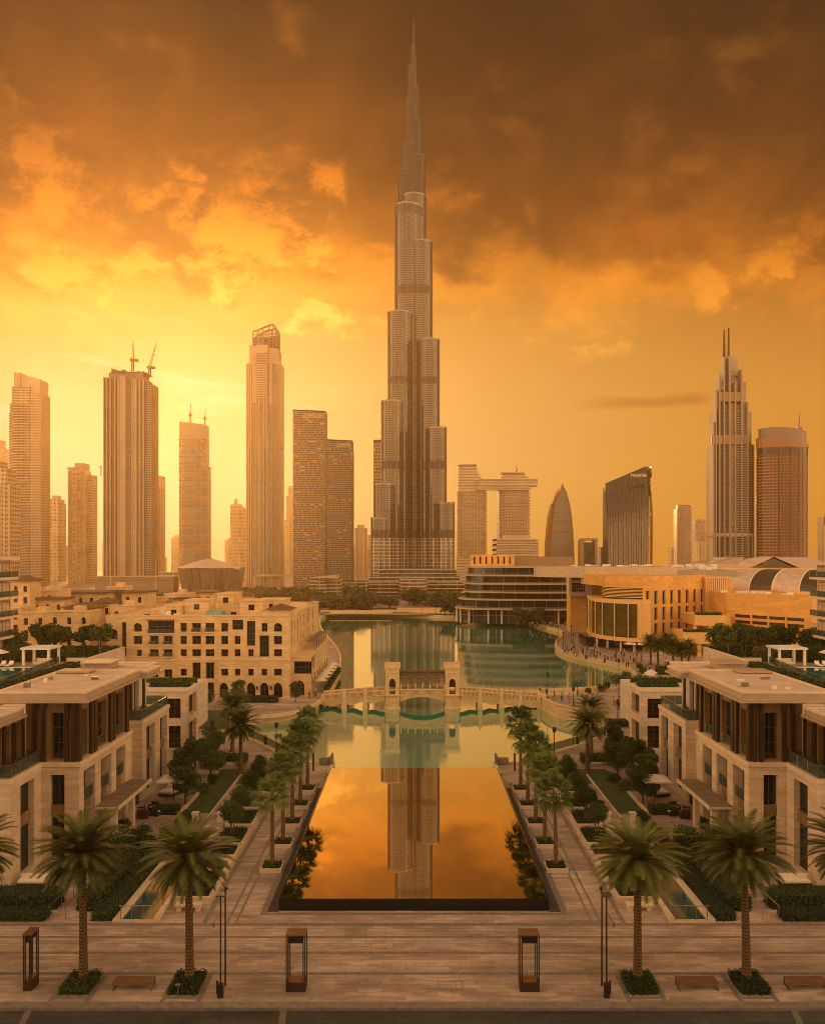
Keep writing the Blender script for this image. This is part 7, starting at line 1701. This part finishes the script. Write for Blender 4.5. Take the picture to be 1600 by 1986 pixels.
# ---------------------------------------------------------------- opera hall and the trees round the tower's foot
def opera():
    Y = 470; t = thing('opera_hall', 'dark boat shaped hall under a thin curved roof left of the lake', 'building', (gx(395, Y), Y, 0)); x = lambda p: gx(p, Y)
    m = MB(); base = [(x(352), Y+4), (x(372), Y-3), (x(420), Y-3), (x(442), Y+4), (x(442), Y+34), (x(352), Y+34)]; top = [(x(342), Y+2), (x(366), Y-7), (x(426), Y-7), (x(449), Y+2), (x(449), Y+38), (x(342), Y+38)]
    m.prism(base, 0, gz(1102, Y), top); m.build('hull', facade('hall_glazing', (.20, .145, .095), (.13, .095, .065), 9, .96, 1.6, .6, gr=.3), t)
    m = MB(); R_ = [(x(334), Y+6, gz(1103, Y)), (x(392), Y-10, gz(1090, Y)), (x(457), Y+6, gz(1104, Y))]; e = [(334, 1101), (352, 1094), (372, 1088), (388, 1084), (404, 1085), (424, 1091), (442, 1097), (458, 1102)]
    for (a, za), (b, zb_) in zip(e[:-1], e[1:]):
        fa, fb = 12*math.sin(math.pi*(a-334)/124), 12*math.sin(math.pi*(b-334)/124); P = lambda q, zq, d, f, dz=0: (x(q), Y+12+d*f, gz(zq, Y)+dz)
        m.face([P(a, za+9*0+((1103-za)*.75), -1.8, fa), P(b, zb_+((1103-zb_)*.75), -1.8, fb), P(b, zb_, .3, fb), P(a, za, .3, fa)]); m.face([P(a, za, .3, fa), P(b, zb_, .3, fb), P(b, zb_+8, 2.4, fb), P(a, za+8, 2.4, fa)]); m.face([P(a, za+((1103-za)*.75), -1.8, fa, -.8), P(b, zb_+((1103-zb_)*.75), -1.8, fb, -.8), P(b, zb_+((1103-zb_)*.75), -1.8, fb), P(a, za+((1103-za)*.75), -1.8, fa)])
    m.build('roof', M['roof_slab'], t)
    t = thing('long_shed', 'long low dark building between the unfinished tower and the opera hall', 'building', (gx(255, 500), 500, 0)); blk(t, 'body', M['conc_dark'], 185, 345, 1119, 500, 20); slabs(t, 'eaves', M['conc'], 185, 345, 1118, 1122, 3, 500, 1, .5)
    t = thing('arcade_building', 'low pale arcade beside the opera hall', 'building', (gx(325, 520), 520, 0)); blk(t, 'body', facade('arcade', (.6, .46, .3), (.2, .14, .09), 4, .7, 2.4, .6), 308, 348, 1112, 520, 16); blk(t, 'roof', M['conc'], 306, 350, 1109, 519, 18, 1112)
    for px, b, tp in ((214, 1128, 1000), (302, 1140, 1045)):
        pass
opera()
def far_trees():
    r = random.Random(77); out = []
    spots = []
    for i in range(70): spots.append((r.uniform(470, 720), r.uniform(350, 470)))
    for i in range(22): spots.append((r.uniform(700, 905), r.uniform(372, 430)))
    for i in range(30): spots.append((r.uniform(60, 470), r.uniform(250, 420)))
    src = [broad_tree('park_tree', 'hazy green tree in the park round the tower foot', (0, 0, 0), 4.2+.6*i, 4.6, 1.6, 800+i, 'trees in the park round the tower foot', 'leaf_far', 420, 1.15, k=8) for i in range(4)]
    for i, (px, Y) in enumerate(spots): dup(src[i % 4], (gx(px, Y), Y, 0), i*1.7, None, None, (s_ := r.uniform(.7, 1.25), s_, r.uniform(.6, 1.05)))
    for o in src:
        for c in list(o.children): bpy.data.objects.remove(c)
        bpy.data.objects.remove(o)
    m = MB()
    for (a, b, y0, y1) in ((622, 900, 337, 346), (622, 800, 352, 362), (640, 900, 370, 385)): m.face([(gx(a, y0), y0, .02), (gx(b, y0), y0, .02), (gx(b, y1), y1, .02), (gx(a, y1), y1, .02)])
    m.build('lawn', M['lawn'], kind='structure')
    for i, (a, b, Y, h) in enumerate(((640, 760, 349, 1.2), (770, 860, 366, 1.2), (650, 720, 366, 1.6))):
        m = MB(); m.box(gx(a, Y), gx(b, Y), Y, Y+.8, 0, h); tag(m.build('garden_wall', M['souk_trim']), f'low pale wall stepping up the far lake shore, {["longest", "right hand", "rear"][i]} of three', 'wall')
far_trees()
# ---------------------------------------------------------------- promenade life on the right shore
def person_mesh(pose, shirt, legs, seed):
    """one continuous figure grown from a jointed skeleton, with clothing as its own parts"""
    r = random.Random(seed)
    st = .26 if pose == 'walk' else .08
    V = [((0, 0, .93), .115), ((0, 0, 1.12), .12), ((0, .01, 1.34), .135), ((0, .01, 1.47), .055), ((0, -.01, 1.60), .085), ((0, 0, 1.72), .07),
         ((.10, 0, .88), .085), ((.11, -st*.5, .48), .058), ((.11, -st*.35, .08), .04), ((.11, -st*.35-.14, .03), .03),
         ((-.10, 0, .88), .085), ((-.11, st*.4, .48), .058), ((-.11, st*.75, .09), .04), ((-.11, st*.75-.13, .03), .03),
         ((.19, .01, 1.38), .052), ((.24, st*.35, 1.12), .04), ((.23, st*.15-.08, .88), .03), ((.23, st*.15-.11, .80), .03),
         ((-.19, .01, 1.38), .052), ((-.24, -st*.35, 1.12), .04), ((-.23, -st*.5-.05, .90), .03), ((-.23, -st*.5-.08, .82), .03)]
    E = [(0, 1), (1, 2), (2, 3), (3, 4), (4, 5), (0, 6), (6, 7), (7, 8), (8, 9), (0, 10), (10, 11), (11, 12), (12, 13), (2, 14), (14, 15), (15, 16), (16, 17), (2, 18), (18, 19), (19, 20), (20, 21)]
    def grow(idx, extra, name):
        mp = {i: k for k, i in enumerate(idx)}; me = bpy.data.meshes.new(name); me.from_pydata([V[i][0] for i in idx], [(mp[a], mp[b]) for a, b in E if a in mp and b in mp], [])
        o = bpy.data.objects.new(name, me); COL.objects.link(o); md = o.modifiers.new('skin', 'SKIN'); o.modifiers.new('sub', 'SUBSURF').levels = 1
        for k, i in enumerate(idx): me.skin_vertices[0].data[k].radius = (V[i][1]+extra, V[i][1]+extra)
        me.skin_vertices[0].data[0].use_root = True
        bpy.context.view_layer.update(); ev = o.evaluated_get(bpy.context.evaluated_depsgraph_get()); out = bpy.data.meshes.new_from_object(ev); bpy.data.objects.remove(o); return out
    body = grow(list(range(22)), 0, 'body'); top = grow([1, 2, 14, 15, 18, 19], .018, 'shirt'); low = grow([0, 6, 7, 8, 10, 11, 12], .016, 'trousers')
    h = MB(); h.lathe(0, .012, [(.085, 1.63), (.092, 1.70), (.07, 1.78), (.02, 1.81)], 8); hair = h.build('hair', HAIR); hm_ = hair.data; bpy.data.objects.remove(hair)
    body.materials.clear(); body.materials.append(M['skin']); top.materials.clear(); top.materials.append(shirt); low.materials.clear(); low.materials.append(legs)
    return body, top, low, hm_
HAIR = plain('dark_hair', (.02, .014, .01), .6)
SH = [plain('white_shirt', (.66, .60, .52), .8), plain('black_robe', (.02, .018, .017), .8), plain('blue_shirt', (.07, .09, .14), .8), plain('red_shirt', (.26, .06, .04), .8), plain('sand_shirt', (.42, .32, .2), .8)]
LG = [plain('dark_trousers', (.03, .028, .03), .8), plain('khaki_trousers', (.25, .19, .12), .8), plain('black_trousers', (.015, .014, .013), .8)]
def people():
    r = random.Random(12); kinds = []
    for i, (p, sh, lg, d) in enumerate((('walk', 0, 0, 'in white and dark trousers'), ('stand', 1, 2, 'all in black'), ('walk', 2, 1, 'in blue and khaki'), ('stand', 3, 0, 'in a red shirt'), ('walk', 4, 2, 'in sand and black'))):
        b, t_, l, h = person_mesh(p, SH[sh], LG[lg], i); kinds.append((b, t_, l, h, d, p))
    spots = []
    for i in range(64):                                    # open promenade under the golden bay
        px = r.uniform(1090, 1262); lo = 1246+max(0, px-1090)*.19; py = r.uniform(lo, lo+26); spots.append((px, py, 'below the golden bay'))
    for i in range(40): spots.append((r.uniform(1000, 1130), r.uniform(1204, 1222), 'before the terraced mall'))
    for px, py in ((1060, 1349), (1075, 1353), (1090, 1362), (1104, 1366), (1120, 1352), (1047, 1347), (1138, 1360), (1112, 1371)): spots.append((px, py, 'on the right bridge landing'))
    for px, py in ((1244, 1290), (1228, 1285), (1252, 1300), (1206, 1335), (1216, 1345), (1190, 1372)): spots.append((px, py, 'right of the lake'))
    for px, py in ((590, 1350), (600, 1356), (612, 1352)): spots.append((px, py, 'on the left bridge landing'))
    first = {}
    for i, (px, py, where) in enumerate(spots):
        b, t_, l, h, d, p = kinds[i % 5]; q = G(px, py)
        if where.startswith('before') and q.y > 292: q.y = 292-r.uniform(0, 8)
        t = thing('person', f'person {"walking" if p == "walk" else "standing"} {d} {where}', 'person', q, r.uniform(0, 6.28), f'people {where}'); first.setdefault((d, p, where), []).append(t)
        for me, n in ((b, 'body'), (t_, 'shirt'), (l, 'trousers'), (h, 'hair')): o = bpy.data.objects.new(n, me); COL.objects.link(o); o.parent = t
    for (d, p, where), lst in first.items(): rank_labels(lst, f'person {"walking" if p == "walk" else "standing"} {d} {where}, %s from the left' if len(lst) > 1 else f'person {"walking" if p == "walk" else "standing"} {d} {where}%.0s')
people()
def round_parasol(label, loc, rr, group, mat='canvas'):
    p = thing('parasol', label, 'parasol', loc, 0, group); m = MB(); m.tube((0, 0, 0), (0, 0, 2.6), .05, 6); m.build('pole', M['dark_metal'], p, local=True)
    m = MB(); m.lathe(0, 0, [(rr, 2.1), (rr*.97, 2.18), (rr*.5, 2.55), (.05, 2.85)], 8); m.build('canopy', M[mat], p, local=True)
for i, (px, py) in enumerate(((1118, 1217), (1133, 1219), (1124, 1222))): round_parasol(f'wide cream parasol on the far promenade, {["left", "right", "front"][i]} of three', G(px, py), 2.2, 'parasols on the far promenade')
for i, (px, py) in enumerate(((1224, 1265), (1238, 1266))): round_parasol(f'flat cream parasol at the foot of the golden bay, {["left", "right"][i]} one', G(px, py), 2.0, 'parasols below the golden bay')
for i, (px, py) in enumerate(((1278, 1287), (1290, 1294), (1302, 1301), (1313, 1308))): round_parasol(f'cream parasol in the row along the right promenade, {["farthest", "second", "third", "nearest"][i]} of four', G(px, py), 1.6, 'parasols along the right promenade')
for i, (px, py) in enumerate(((1262, 1327), (1258, 1331))): round_parasol(f'cream parasol among bushes behind the right pavilion, {["rear", "front"][i]} one', G(px, py), 1.3, 'parasols behind the right pavilion')
round_parasol('cream parasol of a small kiosk on the far shore', G(975, 1203), 1.6, None)
# white low wall tables beside the parasols
s0 = thing('cafe_table', 'small white cafe table beside the parasol row on the right promenade', 'table', G(1272, 1284), 0, 'white cafe tables on the right promenade')
m = MB(); m.cyl(0, 0, .4, .7, .75, 10); m.build('tabletop', M['white'], s0, local=True); m = MB(); m.cyl(0, 0, .05, 0, .7, 6); m.cyl(0, 0, .22, 0, .04, 8); m.build('stand', M['white'], s0, local=True)
TB = [s0]
for px, py in ((1276, 1290), (1283, 1293), (1287, 1298), (1294, 1301), (1299, 1306), (1266, 1281)): TB.append(dup(s0, G(px, py)))
rank_labels(TB, 'small white cafe table by the right promenade parasols, %s from the left')
# street lamps around the lake
def lake_lamp(px, py, h, label, group='lamp posts round the lake'):
    p = G(px, py); t = thing('street_lamp', label, 'street lamp', p, 0, group); m = MB(); m.cyl(0, 0, .14, 0, .5, 8); m.tube((0, 0, .5), (0, 0, h), .07, 6, .05); m.build('post', M['dark_metal'], t, local=True)
    m = MB(); m.lathe(0, 0, [(.09, h), (.20, h+.12), (.24, h+.5), (.27, h+.55), (.04, h+.75)], 8); m.build('lantern', M['dark_metal'], t, local=True); return t
lake_lamp(1075, 1476, 3.4, 'dark lamp post on the quay between the pool palms and the right date palms'); lake_lamp(536, 1462, 3.2, 'dark lamp post leaning over the left quay behind the pool palms')
rank_labels([lake_lamp(px, py, 4.2, 'x') for px, py in ((1092, 1262), (1112, 1266), (1131, 1270), (1152, 1275), (1195, 1284), (1235, 1287), (1108, 1246), (1082, 1246))], 'dark lamp post on the curved promenade below the golden bay, %s from the left')
rank_labels([lake_lamp(px, py, 6.5, 'x', 'lamp posts on the far shore') for px, py in ((693, 1190), (735, 1189), (819, 1190), (846, 1191), (875, 1192), (904, 1194), (929, 1196), (1023, 1206), (1068, 1216))], 'slim lamp post on the far lake shore, %s from the left')
lake_lamp(1062, 1358, 4.0, 'dark lamp post at the right landing of the footbridge', None); lake_lamp(1112, 1380, 3.2, 'bushy topped lamp on the right bridge landing', None); lake_lamp(1198, 1425, 4.2, 'dark lamp post beside the path right of the date palms', None); lake_lamp(1200, 1368, 7.0, 'tall pole lamp on the promenade before the right pavilion', None); lake_lamp(412, 1468, 3.8, 'slim lamp post beside the left date palms', None)
# low far shore parapet
m = MB(); pts = [tuple(G(px, py)[:2]) for px, py in ((621, 1188), (700, 1187), (800, 1188), (880, 1190), (960, 1196), (1040, 1207))]; strip_wall(m, pts, .5, 0, 1.1, -1); tag(m.build('parapet_wall', M['souk_trim']), 'low pale parapet along the far shore of the lake', 'wall')
m = MB(); pts = smooth_loop([tuple(G(px, py)[:2]) for px, py in ((1046, 1351), (1051, 1362), (1075, 1377), (1113, 1386), (1150, 1394))], 2); strip_wall(m, pts, .4, -1.5, 1.0, 1); strip_wall(m, pts, .55, 1.0, 1.15, 1); tag(m.build('curved_wall', M['souk']), 'curved sandstone wall sweeping down from the right end of the footbridge', 'wall')
m = MB(); pts = smooth_loop([tuple(G(px, py)[:2]) for px, py in ((1050, 1345), (1090, 1344), (1160, 1341), (1185, 1337))], 1); strip_wall(m, pts, .4, 0, .9, 1); tag(m.build('quay_wall', M['souk_trim']), 'straight pale parapet on the lake side of the right bridge landing', 'wall')
m = MB(); pts = smooth_loop([tuple(G(px, py)[:2]) for px, py in ((626, 1357), (618, 1366), (600, 1376), (560, 1389), (500, 1394))], 2); strip_wall(m, pts, .4, 0, .55, -1); tag(m.build('quay_wall', M['souk_trim']), 'low curved quay wall between the sandstone hotel and the footbridge', 'wall')
for s, pts, lab in ((-1, ((486, 1432), (515, 1446), (541, 1460), (572, 1477)), 'metal railing along the left quay behind the pool palms'), (1, ((1034, 1478), (1065, 1462), (1120, 1446), (1172, 1427), (1181, 1409)), 'metal railing along the right quay behind the pool palms')):
    P = [tuple(G(*p)[:2]) for p in pts]; t = thing('quay_railing', lab, 'railing', (P[0][0], P[0][1], 0)); glass_rail(t, P, .16, 1.0, 'rail_panels', 1.8)
    for q in P:
        m = MB(); m.box(q[0]-.16, q[0]+.16, q[1]-.16, q[1]+.16, .0, 1.2); m.build('post', M['dark_metal'], t)
for s in (-1, 1):
    sd = 'left' if s < 0 else 'right'; m = MB(); sbox(m, s, 9.75, 11.2, 97.7, 98.5, .0, .75); sbox(m, s, 9.6, 9.85, 97.3, 98.6, .0, 1.25); sbox(m, s, 10.0, 11.0, 97.62, 97.7, .12, .6); tag(m.build('service_box', M['paving_dark']), f'low dark stone box at the lake end of the {sd} pool walk', 'box')
    m = MB(); m.box(s*11.6-.09, s*11.6+.09, 95, 95.2, 0, 1.9); m.box(s*11.6-.12, s*11.6+.12, 94.97, 95.23, 1.9, 2.0); tag(m.build('marker_post', M['bronze_dark']), f'dark square marker post at the lake end of the {sd} pool walk', 'post')
# clipped bushes and pots on the right promenade
BS = []
for i, (px, py, rr, hh) in enumerate(((1167, 1343, .8, 1.4), (1177, 1339, .6, 1.5), (1192, 1330, .9, 2.2), (1204, 1326, .9, 1.3), (1215, 1318, 1.0, 1.6), (1240, 1302, .7, 1.7), (1247, 1309, .7, 1.5), (1215, 1352, .8, 1.2), (1222, 1340, .7, 1.2), (1210, 1362, .7, 1.0), (1206, 1378, .9, 1.2), (1222, 1330, .8, 1.0), (1140, 1345, .5, .9))):
    BS.append(bush('promenade_bush', 'small round dark bush on the promenade between the lake and the right pavilion', G(px, py), rr*1.3, hh*1.2, 200+i, 'round bushes on the right promenade', 'leaf_tree', 420, .22))
rank_labels(BS, 'small round dark bush on the promenade by the right pavilion, %s from the left')
for i, (px, py) in enumerate(((1242, 1333), (1276, 1340), (1290, 1338), (1256, 1338))): bush('promenade_bush', f'leafy bush behind the roof of the right pavilion, {["leftmost", "third", "rightmost", "second"][i]}', G(px, py), 2.0, 2.4, 230+i, None, 'leaf_tree', 700, .26)
for s in (1,):
    hedge('low hedge beside the bridge landing before the right pavilion', gx(1175, 120), gx(1215, 120), 119, 121, 0, .9, 40, .2)
# palms in front of the golden wing
for i, (px, Y, h) in enumerate(((1276, 180, 5.0), (1305, 176, 5.2), (1322, 172, 4.8), (1296, 184, 5.4), (1262, 186, 4.9), (1335, 178, 4.6))):
    make_palm('date', 'date_palm', f'date palm before the golden mall wing, {["second", "fourth", "fifth", "third", "first", "last"][i]} from the left', (gx(px, Y), Y, 0), h, 90+i, i, 'palms before the golden mall wing', .95)
hedge('dark hedge at the foot of the golden mall wing', gx(1262, 176), gx(1330, 176), 171, 173, 0, 1.6, 20, .35)
r = random.Random(5)
for i in range(7): broad_tree('street_tree', f'dark street tree between the golden mall and the right deck garden, {["first", "second", "third", "fourth", "fifth", "sixth", "last"][i]} from the left', (gx(1395+i*26, 170), 168+r.uniform(-3, 5), 0), 2.6, 4.0, 5.5, 610+i, 'street trees by the golden mall', n=1000, size=.42)
# trees along the far promenade and mall foot
for i, (px, Y) in enumerate(((1003, 296), (1022, 294), (1040, 293), (897, 322), (880, 330), (862, 338))): broad_tree('park_tree', f'dark tree at the foot of the terraced mall, {["fourth", "fifth", "last", "third", "second", "first"][i]} from the left', (gx(px, Y), Y-6, 0), 2.8, 4, 1.6, 640+i, 'trees at the foot of the terraced mall', 'leaf_far', 600, .6)
# thin flag poles before the towers
for px, b, tp, Y in ((214.5, 1135, 1005, 330), (302, 1140, 1000, 330)):
    t = thing('flagpole', f'very thin pale mast rising before the {"left" if px < 250 else "right"} side of the unfinished tower', 'mast', (gx(px, Y), Y, 0)); m = MB(); m.cyl(0, 0, .35, 0, .6, 8); m.build('base', M['conc'], t, local=True); m = MB(); m.tube((0, 0, .6), (0, 0, gz(tp+85, Y)), .16, 6, .08); m.build('mast', M['conc'], t, local=True)
# ---------------------------------------------------------------- haze: one closed box of pale air round everything
m = MB(); m.box(-830, 830, -60, 1260, -3.2, 385)
hz = m.build('haze', []); hz['kind'] = 'stuff'
hm = bpy.data.materials.new('haze_air'); hm.use_nodes = True; t = NT(hm.node_tree); t.N.clear()
pv = t.node('ShaderNodeVolumePrincipled'); pv.inputs['Color'].default_value = (0.95, 0.66, 0.32, 1)
pv.inputs['Density'].default_value = HAZE; pv.inputs['Anisotropy'].default_value = 0.80
oo = t.node('ShaderNodeOutputMaterial'); t.L.new(pv.outputs[0], oo.inputs['Volume']); hz.data.materials.append(hm)
